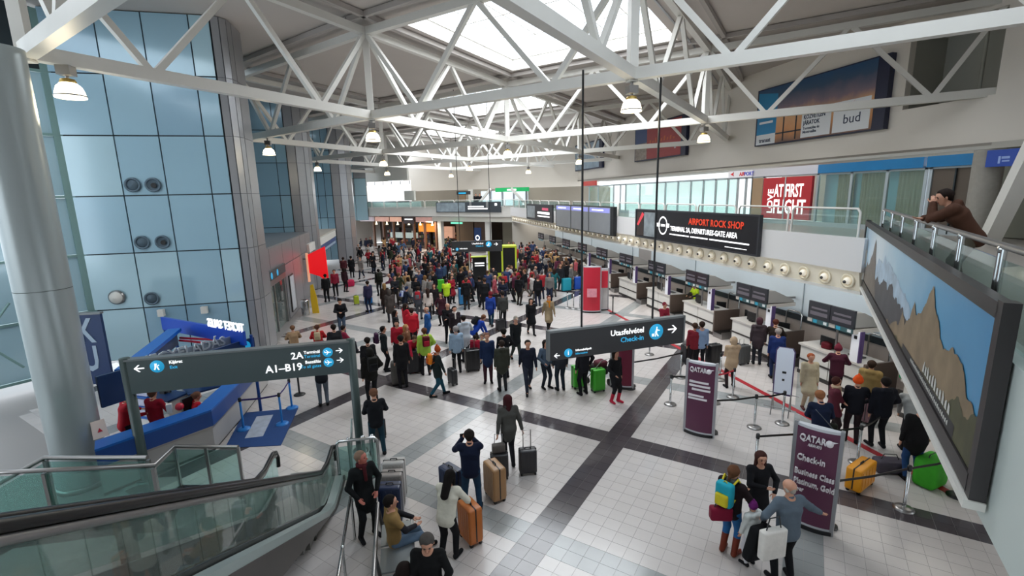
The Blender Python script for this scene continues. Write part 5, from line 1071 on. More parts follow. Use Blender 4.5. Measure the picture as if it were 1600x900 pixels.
# ============================================================ PEOPLE
def surf_mesh(name, prims, h, mats, kdef=.02):
    """one continuous surface around round cones: (a, b, ra, rb, material, k, squash_dir, squash)"""
    lo = np.array([1e9]*3); hi = -lo; P = []
    for p in prims:
        a, b, ra, rb = np.array(p[0], float), np.array(p[1], float), p[2], p[3]
        mi = p[4] if len(p) > 4 else 0; k = p[5] if len(p) > 5 else kdef
        sd = np.array(p[6], float) if len(p) > 6 and p[6] is not None else None; sq = p[7] if len(p) > 7 else 1.0
        P.append((a, b, ra, rb, mi, k, sd, sq)); r = max(ra, rb)+.03
        lo = np.minimum(lo, np.minimum(a, b)-r); hi = np.maximum(hi, np.maximum(a, b)+r)
    n = np.ceil((hi-lo)/h).astype(int)+2
    D = np.full(n, 1.0, np.float32); RAW = np.full(n, 1.0, np.float32); M = np.zeros(n, np.int16)
    for a, b, ra, rb, mi, k, sd, sq in P:
        m_ = max(ra, rb)+k+2*h
        i0 = np.maximum(0, np.floor((np.minimum(a, b)-m_-lo)/h).astype(int)); i1 = np.minimum(n, np.ceil((np.maximum(a, b)+m_-lo)/h).astype(int)+1)
        g_ = np.meshgrid(*[(np.arange(i0[j], i1[j])*h+lo[j]) for j in range(3)], indexing='ij')
        ab = b-a; L2 = max(1e-9, ab@ab)
        q = [g_[j]-a[j] for j in range(3)]; t = np.clip((q[0]*ab[0]+q[1]*ab[1]+q[2]*ab[2])/L2, 0, 1)
        q = [q[j]-t*ab[j] for j in range(3)]; d2 = q[0]**2+q[1]**2+q[2]**2
        if sd is not None: pr = q[0]*sd[0]+q[1]*sd[1]+q[2]*sd[2]; d2 = d2+pr*pr*(sq*sq-1)
        d = np.sqrt(d2)-(ra+(rb-ra)*t)
        s = tuple(slice(i0[j], i1[j]) for j in range(3)); o = D[s]
        hh = np.maximum(k-np.abs(d-o), 0)/max(k, 1e-6); D[s] = np.minimum(d, o)-hh*hh*k*.25
        w = d < RAW[s]; RAW[s][w] = d[w]; M[s][w] = mi
    D[0], D[-1], D[:, 0], D[:, -1], D[:, :, 0], D[:, :, -1] = 1, 1, 1, 1, 1, 1
    ins = D < 0; nx, ny, nz = n-1
    cnt = np.zeros((nx, ny, nz), np.int8)
    for dx in (0, 1):
        for dy in (0, 1):
            for dz in (0, 1): cnt += ins[dx:dx+nx, dy:dy+ny, dz:dz+nz]
    act = np.argwhere((cnt > 0) & (cnt < 8)); idx = -np.ones((nx, ny, nz), np.int64); idx[tuple(act.T)] = np.arange(len(act))
    pos = np.zeros((len(act), 3)); num = np.zeros(len(act))
    for ax in range(3):
        o1, o2 = [j for j in range(3) if j != ax]
        for u in (0, 1):
            for v in (0, 1):
                c0 = act.copy(); c0[:, o1] += u; c0[:, o2] += v; c1 = c0.copy(); c1[:, ax] += 1
                d0, d1 = D[tuple(c0.T)], D[tuple(c1.T)]; x = (d0 < 0) != (d1 < 0)
                t = np.where(x, d0/np.where(x, d0-d1, 1), 0); p = c0.astype(float); p[:, ax] += t; pos[x] += p[x]; num[x] += 1
    pos = pos/num[:, None]*h+lo
    F, FM = [], []
    for ax in range(3):
        o1, o2 = (ax+1) % 3, (ax+2) % 3
        A = np.take(ins, range(0, n[ax]-1), ax); B_ = np.take(ins, range(1, n[ax]), ax)
        e = np.argwhere(A != B_); e = e[(e[:, o1] > 0) & (e[:, o2] > 0) & (e[:, o1] < n[o1]-1) & (e[:, o2] < n[o2]-1)]
        q = []
        for u, v in ((1, 1), (0, 1), (0, 0), (1, 0)):
            c = e.copy(); c[:, o1] -= u; c[:, o2] -= v; q.append(idx[tuple(c.T)])
        q = np.stack(q, 1); inA = ins[tuple(e.T)]; q[~inA] = q[~inA][:, ::-1]
        cm = e.copy(); cm[~inA, ax] += 1; F.append(q); FM.append(M[tuple(cm.T)])
    F = np.concatenate(F); FM = np.concatenate(FM)
    me = bpy.data.meshes.new(name); me.vertices.add(len(pos)); me.vertices.foreach_set('co', pos.astype(np.float32).ravel())
    me.loops.add(len(F)*4); me.loops.foreach_set('vertex_index', F.astype(np.int32).ravel()); me.polygons.add(len(F))
    me.polygons.foreach_set('loop_start', np.arange(0, len(F)*4, 4, dtype=np.int32)); me.polygons.foreach_set('loop_total', np.full(len(F), 4, np.int32))
    for m in mats: me.materials.append(m)
    me.polygons.foreach_set('material_index', FM.astype(np.int32)); me.polygons.foreach_set('use_smooth', np.ones(len(F), bool)); me.update(calc_edges=True)
    return me
SKIN = mat('skin', hexc('c08d74'), .5); SKIN2 = mat('skin_tan', hexc('a97557'), .5); LIP = mat('lip', hexc('9a5148'), .5); EYEM = mat('eye_dark', hexc('1c1512'), .3)
def vv(*a): return np.array(a, float)
def unit(v): return v/(np.linalg.norm(v)+1e-9)
def ik(a, b, l1, l2, hint):
    d = b-a; L = np.linalg.norm(d); L2 = min(L, (l1+l2)*.999); dn = unit(d); b = a+dn*L2
    x = (l1*l1-l2*l2+L2*L2)/(2*L2); hgt = math.sqrt(max(0, l1*l1-x*x)); p = hint-dn*(hint@dn); return a+dn*x+unit(p)*hgt, b
def figure(lean=0, hands=((-.24, .06, .78), (.24, .06, .78)), feet=((-.1, 0), (.1, 0)), lift=(0, 0), hip=None, look=0, nod=0, sit=False, hipy=0, elbow=((-1, -.4, -.3), (1, -.4, -.3)), w=1.0, fist=.5, side=0, twist=0):
    """joints of a 1.75 m person facing +y, standing on z = 0; x>0 is the right hand side of the picture when seen from behind"""
    J = {}; hz = hip or .93; Hp = vv(0, hipy, hz); le = math.radians(lean); sd = math.radians(side)
    up = unit(vv(math.sin(sd), math.sin(le), math.cos(le))); tw = math.radians(twist); rt = vv(math.cos(tw), math.sin(tw), 0); fw = unit(np.cross(up, rt))
    J['hip'] = Hp; J['chest'] = Hp+up*.38; J['neck'] = Hp+up*.55; J['up'] = up; J['fw'] = fw; J['rt'] = rt
    yw = math.radians(look)+tw; nd = math.radians(nod)+le*.35
    hf = vv(-math.sin(yw)*math.cos(nd), math.cos(yw)*math.cos(nd), -math.sin(nd)); hr = unit(np.cross(hf, vv(0, 0, 1))); hu = np.cross(hr, hf)
    J['hf'], J['hr'], J['hu'] = hf, hr, hu; J['head'] = J['neck']+unit(up*.7+hu*.5)*.145+hf*.02
    for s, k in ((-1, 'L'), (1, 'R')):
        i = 0 if s < 0 else 1
        sh = Hp+up*.485+rt*(s*.175*w); J['sh'+k] = sh
        el, wr = ik(sh, vv(*hands[i]), .285, .255, vv(*elbow[i])); J['el'+k], J['wr'+k] = el, wr
        fx, fy = feet[i][:2]; an = vv(fx, fy, .085+lift[i]); hj = Hp+vv(s*.09, 0, -.03)
        kn, an = ik(hj, an, .43, .42, vv(feet[i][0]*.3, 1, .15) if not sit else vv(0, .6, 1)); J['hj'+k], J['kn'+k], J['an'+k] = hj, kn, an
        J['toe'+k] = vv(fx+s*.03, fy+.17, .035+lift[i]*.3)
    return J
def body_prims(J, fine, skin=0, female=False):
    hd, hf, hr, hu = J['head'], J['hf'], J['hr'], J['hu']; P = []
    P += [(hd+hu*.03-hf*.015, hd+hu*.03+hf*.012, .088, .086, 0, .02), (hd-hu*.045+hf*.035, hd-hu*.075+hf*.045, .055, .04, 0, .04), (J['neck']-J['up']*.05, hd-hu*.05-hf*.01, .056, .052, 0, .03)]
    P += [(hd+hf*.09+hu*.01, hd+hf*.112-hu*.018, .011, .015, 0, .012)]
    for s in (-1, 1):
        P += [(hd+hr*(s*.088)+hu*.012, hd+hr*(s*.093)-hu*.018, .016, .011, 0, .008)]
        if fine: P += [(hd+hr*(s*.032)+hf*.086+hu*.018, hd+hr*(s*.034)+hf*.086+hu*.018, .012, .012, 2, .0), (hd+hr*(s*.02)+hf*.093+hu*.04, hd+hr*(s*.045)+hf*.085+hu*.04, .008, .006, 3, .0)]
    if fine: P += [(hd-hr*.02+hf*.086-hu*.052, hd+hr*.02+hf*.086-hu*.052, .009, .009, 1, .002)]
    u, f = J['up'], J['fw']
    P += [(J['hip']-u*.02, J['chest'], .12, .125, 0, .05, f, 1.35), (J['chest'], J['neck']-u*.1, .125, .11, 0, .05, f, 1.3)]
    for k, s in (('L', -1), ('R', 1)):
        P += [(J['sh'+k], J['el'+k], .047, .038, 0, .03), (J['el'+k], J['wr'+k], .039, .026, 0, .015), (J['sh'+k]*.8+J['neck']*.2-u*.02, J['neck']-u*.05, .045, .05, 0, .04)]
        P += [(J['hj'+k], J['kn'+k], .078, .052, 0, .04), (J['kn'+k], J['an'+k], .052, .036, 0, .02), (J['an'+k]-vv(0, 0, .03), J['toe'+k], .035, .028, 0, .02)]
        d = unit(J['wr'+k]-J['el'+k]); side = unit(np.cross(d, vv(0, 0, 1)) if abs(d[2]) < .9 else vv(0, 1, 0)*1.0); nrm = unit(np.cross(d, side)); w0 = J['wr'+k]
        if fine:
            P += [(w0+d*.01, w0+d*.075, .026, .034, 0, .012, nrm, 1.7)]
            for q, L in ((-1.5, .055), (-.5, .07), (.5, .078), (1.5, .068)):
                b = w0+d*.085+side*(q*.0185); m_ = b+d*(L*.55)-nrm*.006; e = m_+unit(d-nrm*.9)*(L*.55); P += [(b-d*.02, m_, .0095, .009, 0, .003), (m_, e, .009, .0075, 0, .002)]
            tb = w0+d*.03+side*(-.03*s*(1 if nrm[0] >= 0 else 1)); P += [(tb, tb+unit(d*.7+side*(-.7*s))*.05, .012, .011, 0, .008), (tb+unit(d*.7+side*(-.7*s))*.05, tb+unit(d*.7+side*(-.7*s))*.05+d*.028, .0105, .009, 0, .003)]
        else: P += [(w0+d*.01, w0+d*.09, .028, .032, 0, .01, nrm, 1.5), (w0+d*.09, w0+d*.14, .026, .016, 0, .01, nrm, 1.5)]
    return P
def jacket_prims(J, long=0, puff=0, w=1.0, hood=False, sleeve=True, fem=False, sit=False):
    u, f, rt = J['up'], J['fw'], J['rt']; g = .014+puff; P = []
    hw = .105*w
    P += [(J['hip']+rt*(-.055), J['chest']+rt*(-.05*w), .115+g*.6, .118+g, 0, .05, f, 1.15), (J['hip']+rt*.055, J['chest']+rt*(.05*w), .115+g*.6, .118+g, 0, .05, f, 1.15)]
    P += [(J['chest']-rt*.06*w, J['neck']-u*.12-rt*.07*w, .118+g, .085+g, 0, .05, f, 1.1), (J['chest']+rt*.06*w, J['neck']-u*.12+rt*.07*w, .118+g, .085+g, 0, .05, f, 1.1)]
    P += [(J['neck']-u*.06, J['neck']-u*.005, .075+g*.5, .062, 0, .03)]
    lowz = .02 if not long else long
    if long and not sit:
        for s, k in ((-1, 'L'), (1, 'R')): P += [(J['hip']+rt*(s*.06), J['hip']*.5+J['kn'+k]*.5+vv(s*.01, 0, .43*.5-long*.8) if long < .3 else J['kn'+k]*1.0+vv(0, 0, .12), .118+g*.5, .115+g, 0, .06)]
        P += [(J['hip'], (J['knL']+J['knR'])*.5*(.6 if long < .3 else .85)+J['hip']*(.4 if long < .3 else .15), .125, .12, 0, .05)]
    else: P += [(J['hip']-u*.06-rt*.05, J['hip']-u*.06+rt*.05, .118+g*.5, .118+g*.5, 0, .05, f, 1.1)]
    for s, k in ((-1, 'L'), (1, 'R')):
        P += [(J['sh'+k]*.75+J['neck']*.25-u*.02, J['sh'+k], .062+g*.4, .06+g*.6, 0, .05)]
        if sleeve:
            wr = J['wr'+k]*.97+J['el'+k]*.03
            P += [(J['sh'+k], J['el'+k], .055+g*.7, .046+g*.7, 0, .04), (J['el'+k], wr, .046+g*.7, .034+g*.5, 0, .02)]
        else: P += [(J['sh'+k], J['sh'+k]*.4+J['el'+k]*.6, .055+g*.6, .05+g*.5, 0, .03)]
    if hood: hb = J['neck']-f*.09-u*.02; P += [(hb-rt*.06, hb+rt*.06, .065, .065, 1 if hood == 2 else 0, .03), (hb-u*.08, hb, .05, .06, 1 if hood == 2 else 0, .03)]
    return P
def trouser_prims(J, wide=0.0):
    P = [(J['hip']-vv(.05, 0, .02), J['hip']+vv(.05, 0, -.02), .128, .128, 0, .04, J['fw'], 1.15)]
    for k in ('L', 'R'):
        an = J['an'+k]*.93+J['kn'+k]*.07
        P += [(J['hj'+k], J['kn'+k], .098, .068+wide, 0, .035), (J['kn'+k], an, .067+wide, .052+wide, 0, .02)]
    return P
def skirt_prims(J):
    P = [(J['hip'], (J['knL']+J['knR'])/2+vv(0, 0, .05), .15, .16, 0, .03)]
    return P
def shoe_prims(J, k, boot=False):
    an, toe = J['an'+k], J['toe'+k]; P = [(vv(an[0], an[1]-.03, toe[2]+.01), toe, .045, .038, 0, .02), (an, vv(an[0], an[1]-.02, toe[2]+.02), .046, .045, 0, .02)]
    if boot: P += [(an, an*.35+J['kn'+k]*.65, .052, .062, 0, .02)]
    return P
def hair_prims(J, kind):
    hd, hf, hr, hu = J['head'], J['hf'], J['hr'], J['hu']; P = []
    top = hd+hu*.045-hf*.022
    if kind in ('short', 'long', 'bun', 'pony'):
        P += [(top-hr*.012, top+hr*.012, .093, .093, 0, .02), (hd-hf*.05-hu*.01, hd-hf*.052+hu*.03, .07, .085, 0, .02), (hd+hu*.095+hf*.035, hd+hu*.08-hf*.04, .035, .05, 0, .03)]
    if kind == 'bald': P += [(hd-hf*.062-hu*.028, hd-hf*.06, .045, .05, 0, .02), (hd-hr*.085-hf*.02, hd-hr*.08-hf*.05-hu*.02, .018, .025, 0, .02), (hd+hr*.085-hf*.02, hd+hr*.08-hf*.05-hu*.02, .018, .025, 0, .02)]
    if kind in ('long', 'vlong'):
        e = .17 if kind == 'long' else .34
        P += [(top, top+hr*.01, .094, .094, 0, .02), (hd-hf*.06, (hd-hf*.07-hu*.05-vv(0, 0, e)) if kind == 'long' else (J['chest']-J['fw']*.15+J['up']*.02), .085, .075 if kind == 'vlong' else .06, 0, .03)]
        for s in (-1, 1): P += [(hd+hr*(s*.075)-hf*.01+hu*.02, hd+hr*(s*.085)-hf*.03-vv(0, 0, min(.17, e)*.8+.03), .034, .03, 0, .02)]
    if kind == 'bun': P += [(hd-hf*.11+hu*.03, hd-hf*.13+hu*.035, .045, .04, 0, .01)]
    if kind == 'pony': P += [(hd-hf*.1+hu*.03, hd-hf*.15-vv(0, 0, .16), .035, .02, 0, .02)]
    if kind == 'hat': P += [(hd+hu*.05-hf*.015, hd+hu*.085-hf*.02, .1, .085, 0, .02), (hd-hr*.01+hu*.025-hf*.01, hd+hr*.01+hu*.025-hf*.01, .103, .103, 0, .01), (hd+hu*.18-hf*.03, hd+hu*.185-hf*.03, .025, .025, 0, .015)]
    if kind == 'cap': P += [(hd+hu*.05-hf*.01, hd+hu*.075-hf*.015, .1, .085, 0, .02), (hd+hu*.05+hf*.08, hd+hu*.04+hf*.15, .05, .035, 0, .01, hu, 3.5)]
    if kind == 'hood': P += [(hd+hu*.02-hf*.035, hd+hu*.05-hf*.04, .115, .11, 0, .02), (hd-hu*.1-hf*.05, hd-hf*.05, .09, .1, 0, .03)]
    return P
def scarf_prims(J):
    n = J['neck']+J['up']*.02; P = []
    for k in range(8):
        a, b = k*math.pi/4, (k+1)*math.pi/4
        P.append((n+J['rt']*.07*math.cos(a)+J['fw']*.07*math.sin(a), n+J['rt']*.07*math.cos(b)+J['fw']*.07*math.sin(b), .034, .034, 0, .02))
    P.append((n+J['fw']*.1, n+J['fw']*.14-J['up']*.25, .035, .03, 0, .02)); return P

CM = {}
def cloth(hx, rough=.85):
    if hx not in CM: CM[hx] = mat('cloth_'+hx, hexc(hx), rough, noise=.16, nscale=9, spec=.2, bump=.5)
    return CM[hx]
MC_ = {}
def part(cache, name, prims, h, mats, parent, m=None):
    key = cache
    if key is None or key not in MC_:
        me = surf_mesh(name, prims, h, mats)
        if key is not None: MC_[key] = me
    else: me = MC_[key]
    o = bpy.data.objects.new(name, me); COL.objects.link(o); o.parent = parent
    if m is not None:
        for i, mm in enumerate(m): o.material_slots[i].link = 'OBJECT'; o.material_slots[i].material = mm
    return o
POSES = {
 'stand': dict(), 
 'stand2': dict(hands=((-.25, .04, .8), (.2, .2, 1.02)), feet=((-.12, .05), (.1, -.03))),
 'phone': dict(hands=((-.06, .26, 1.12), (.07, .26, 1.14)), nod=32, elbow=((-1, -.2, -.9), (1, -.2, -.9))),
 'cross': dict(hands=((.07, .2, 1.1), (-.08, .22, 1.07)), elbow=((-1, .1, -.8), (1, .1, -.8)), feet=((-.12, 0), (.12, .04)), look=20),
 'walk': dict(hands=((-.24, .2, .88), (.25, -.18, .84)), feet=((-.08, -.28), (.08, .26)), lift=(.06, 0), lean=4),
 'walk2': dict(hands=((-.25, -.16, .84), (.24, .2, .9)), feet=((-.08, .24), (.08, -.26)), lift=(0, .05), lean=4),
 'pull': dict(hands=((-.25, .04, .8), (.28, -.22, .86)), feet=((-.08, .2), (.08, -.2)), lift=(0, .04), lean=5),
 'handle': dict(hands=((-.26, .05, .8), (.3, .12, .95)), feet=((-.1, .0), (.12, .04)), look=-25),
 'reach': dict(hands=((-.22, .42, 1.12), (.2, .4, 1.1)), lean=12, nod=15, elbow=((-1, -.2, -.9), (1, -.2, -.9))),
 'bend': dict(hands=((-.15, .5, .62), (.18, .48, .66)), lean=42, nod=20, hipy=-.1),
 'sit': dict(hip=.5, sit=True, hands=((-.13, .32, .68), (.13, .32, .68)), feet=((-.12, .5), (.12, .5)), elbow=((-1, -.2, -.6), (1, -.2, -.6)), nod=15),
}
JC = {k: figure(**v) for k, v in POSES.items()}
HC = .018
def person(x, y, rz, pose='stand', top='jacket', col='1d1f26', leg='23252c', hair='short', hc='2a1d16', shoe='17171a', scale=1.0, skin=SKIN, label=None, group=None, scarf=None, z=0, fine=None, extra=None, boots=False, skirt=False, tie=None):
    """fine = a dict of pose settings builds a body of its own at full detail; otherwise the pose's shared meshes are used"""
    J = figure(**fine) if fine is not None else JC[pose]; h = HC if fine is None else .0105
    t = empty('person', (x, y, z), rz, label, 'person', group, scale)
    f = fine is not None; ck = (lambda *a: None if f else (pose,)+a)
    hcm = cloth(hc)
    part(ck('body'), 'body', body_prims(J, f), .0092 if f else h, [SKIN, LIP, EYEM, hcm] if f else [SKIN], t, [skin, LIP, EYEM, hcm] if f else [skin])
    kw = dict(jacket=dict(puff=.006), coat=dict(long=.45, puff=.004), half=dict(long=.2), puffer=dict(puff=.026, hood=True), shirt=dict(puff=-.004), sweater=dict(puff=.004), parka=dict(long=.2, puff=.012, hood=True), vest=dict(puff=.006, sleeve=False))[top]
    if pose == 'sit' or (fine and fine.get('sit')): kw = {k: v for k, v in kw.items() if k != 'long'}
    part(ck('top', top), {'coat': 'coat', 'parka': 'parka', 'half': 'coat', 'sweater': 'sweater', 'shirt': 'shirt'}.get(top, 'jacket'), jacket_prims(J, **kw), h, [cloth('1d1f26')], t, [cloth(col)])
    if top == 'vest': part(ck('sleeves'), 'sleeves', [(J['sh'+k], J['el'+k], .062, .052) for k in 'LR']+[(J['el'+k], J['wr'+k], .052, .04) for k in 'LR'], h, [cloth('1d1f26')], t, [cloth('24242a')])
    if skirt: part(ck('skirt'), 'skirt', skirt_prims(J), h, [cloth('1d1f26')], t, [cloth(leg)])
    else: part(ck('trousers'), 'trousers', trouser_prims(J), h, [cloth('1d1f26')], t, [cloth(leg)])
    for k in 'LR': part(ck('shoe', k, boots), 'boot' if boots else 'shoe', shoe_prims(J, k, boots), h, [cloth('17171a')], t, [cloth(shoe, .5)])
    if hair: part(ck('hair', hair), {'hat': 'hat', 'cap': 'cap', 'hood': 'hood'}.get(hair, 'hair'), hair_prims(J, hair), min(h, .016), [cloth('2a1d16')], t, [hcm])
    if scarf: part(ck('scarf'), 'scarf', scarf_prims(J), min(h, .016), [cloth('1d1f26')], t, [cloth(scarf)])
    return t, J

# ------------------------------------------------------------ luggage
def rbox(mb, c, d, r, mi=0, seg=3):
    b = bmesh.new(); bmesh.ops.create_cube(b, size=1.0)
    for v in b.verts: v.co = Vector((v.co.x*d[0], v.co.y*d[1], v.co.z*d[2]))
    bmesh.ops.bevel(b, geom=b.edges[:], offset=r, segments=seg, profile=.6, affect='EDGES')
    b.verts.index_update(); vs = [(v.co.x+c[0], v.co.y+c[1], v.co.z+c[2]) for v in b.verts]; fs = [tuple(v.index for v in f.verts) for f in b.faces]; b.free()
    mb.add(vs, fs, mi, True); return mb
SCM = {}
def suitcase(x, y, rz, col, label, w=.44, d=.26, h=.66, handle=.4, tilt=0, ribs=4, rough=.35, scale=1, group=None, pat=0, lying=False):
    t = empty('suitcase', (x, y, 0), rz, label, 'suitcase', group, scale)
    if tilt: t.rotation_euler[0] = math.radians(tilt)
    key = (w, d, h, handle, ribs)
    if key not in SCM:
        a = MB(); rbox(a, (0, 0, .06+h/2), (w, d, h), .045); 
        for k in range(ribs): xx = -w/2+w*(k+.5)/ribs; a.box((xx-.012, -d/2-.006, .12), (xx+.012, -d/2+.01, h)); a.box((xx-.012, d/2-.01, .12), (xx+.012, d/2+.006, h))
        b = MB(); b.tube([(-w*.22, d*.3, h+.02), (-w*.22, d*.3, h+.06+handle), (w*.22, d*.3, h+.06+handle), (w*.22, d*.3, h+.02)], .011, 6)
        c = MB(); c.tube([(-.07, 0, h+.05), (-.06, 0, h+.095), (.06, 0, h+.095), (.07, 0, h+.05)], .013, 6)
        e = MB(); e.lathe((0, 0, .035), [(.001, -.02), (.035, -.02), (.035, .02), (.001, .02)], 10, axis='x')
        z_ = MB(); z_.box((-w/2-.004, -.012, .1), (w/2+.004, .012, h+.064))
        SCM[key] = [m.mesh(nm, BLACK) for m, nm in ((a, 'shell'), (b, 'pull_handle'), (c, 'grip'), (e, 'wheel'), (z_, 'zip_seam'))]
    A, B_, C, E_, Z_ = SCM[key]
    cm = mat('case_'+col, hexc(col), rough, noise=.5 if pat else .04, nscale=7 if pat else 5)
    def o_(nm, me, m, loc=(0, 0, 0)):
        o = bpy.data.objects.new(nm, me); COL.objects.link(o); o.parent = t; o.location = loc; o.material_slots[0].link = 'OBJECT'; o.material_slots[0].material = m
    o_('shell', A, cm); o_('grip', C, BLACK); o_('zip_seam', Z_, BLACK)
    if handle > 0: o_('pull_handle', B_, STEEL)
    for sx in (-1, 1):
        for sy in (-1, 1): o_('wheel', E_, RUBBER, (sx*w*.4, sy*d*.34, 0))
    return t
BPM = {}
def backpack(pt, J, col, label, pocket=None, s=1.0, lo=0):
    t = empty('backpack', (0, 0, 0), 0, label, 'backpack'); M_ = pt.matrix_basis.copy()
    back = J['chest']-J['fw']*(.25*1.0)+J['up']*(.02-lo)
    Wp = Matrix.Translation(pt.location) @ Matrix.Rotation(pt.rotation_euler[2], 4, 'Z') @ Matrix.Diagonal((*pt.scale, 1)) @ Matrix.Translation(Vector(back)) @ Matrix.Rotation(-math.asin(max(-.9, min(.9, J['up'][1]))), 4, 'X')
    t.matrix_world = Wp
    if s != 1: t.scale = (t.scale[0]*s,)*3
    if 'b' not in BPM:
        a = MB(); rbox(a, (0, 0, 0), (.3, .17, .44), .07); b = MB(); rbox(b, (0, -.1, -.07), (.22, .08, .22), .035)
        c = MB(); c.tube([(-.1, .09, .18), (-.12, .2, .24), (-.12, .3, .12), (-.12, .28, -.05), (-.11, .1, -.16)], .018, 6); c.tube([(.1, .09, .18), (.12, .2, .24), (.12, .3, .12), (.12, .28, -.05), (.11, .1, -.16)], .018, 6); c.tube([(-.04, 0, .21), (0, 0, .25), (.04, 0, .21)], .01, 6)
        BPM['b'] = [m.mesh(n, BLACK) for m, n in ((a, 'pack'), (b, 'pocket'), (c, 'strap'))]
    for nm, me, m in (('pack', BPM['b'][0], cloth(col, .6)), ('pocket', BPM['b'][1], cloth(pocket or col, .6)), ('strap', BPM['b'][2], cloth(pocket or '17171a', .6))):
        o = bpy.data.objects.new(nm, me); COL.objects.link(o); o.parent = t; o.material_slots[0].link = 'OBJECT'; o.material_slots[0].material = m
    return t
def bag(x, y, z, rz, col, label, d=(.36, .16, .28), strap=.2, name='shoulder_bag', cat='bag'):
    t = empty(name, (x, y, z), rz, label, cat); a = MB(); rbox(a, (0, 0, d[2]/2), d, min(d)*.3); a.build('bag_body', cloth(col, .6), t)
    if strap: b = MB(); b.tube([(-d[0]*.32, 0, d[2]*.9), (-d[0]*.2, 0, d[2]+strap), (d[0]*.2, 0, d[2]+strap), (d[0]*.32, 0, d[2]*.9)], .011, 6); b.build('handle', BLACK, t)
    return t
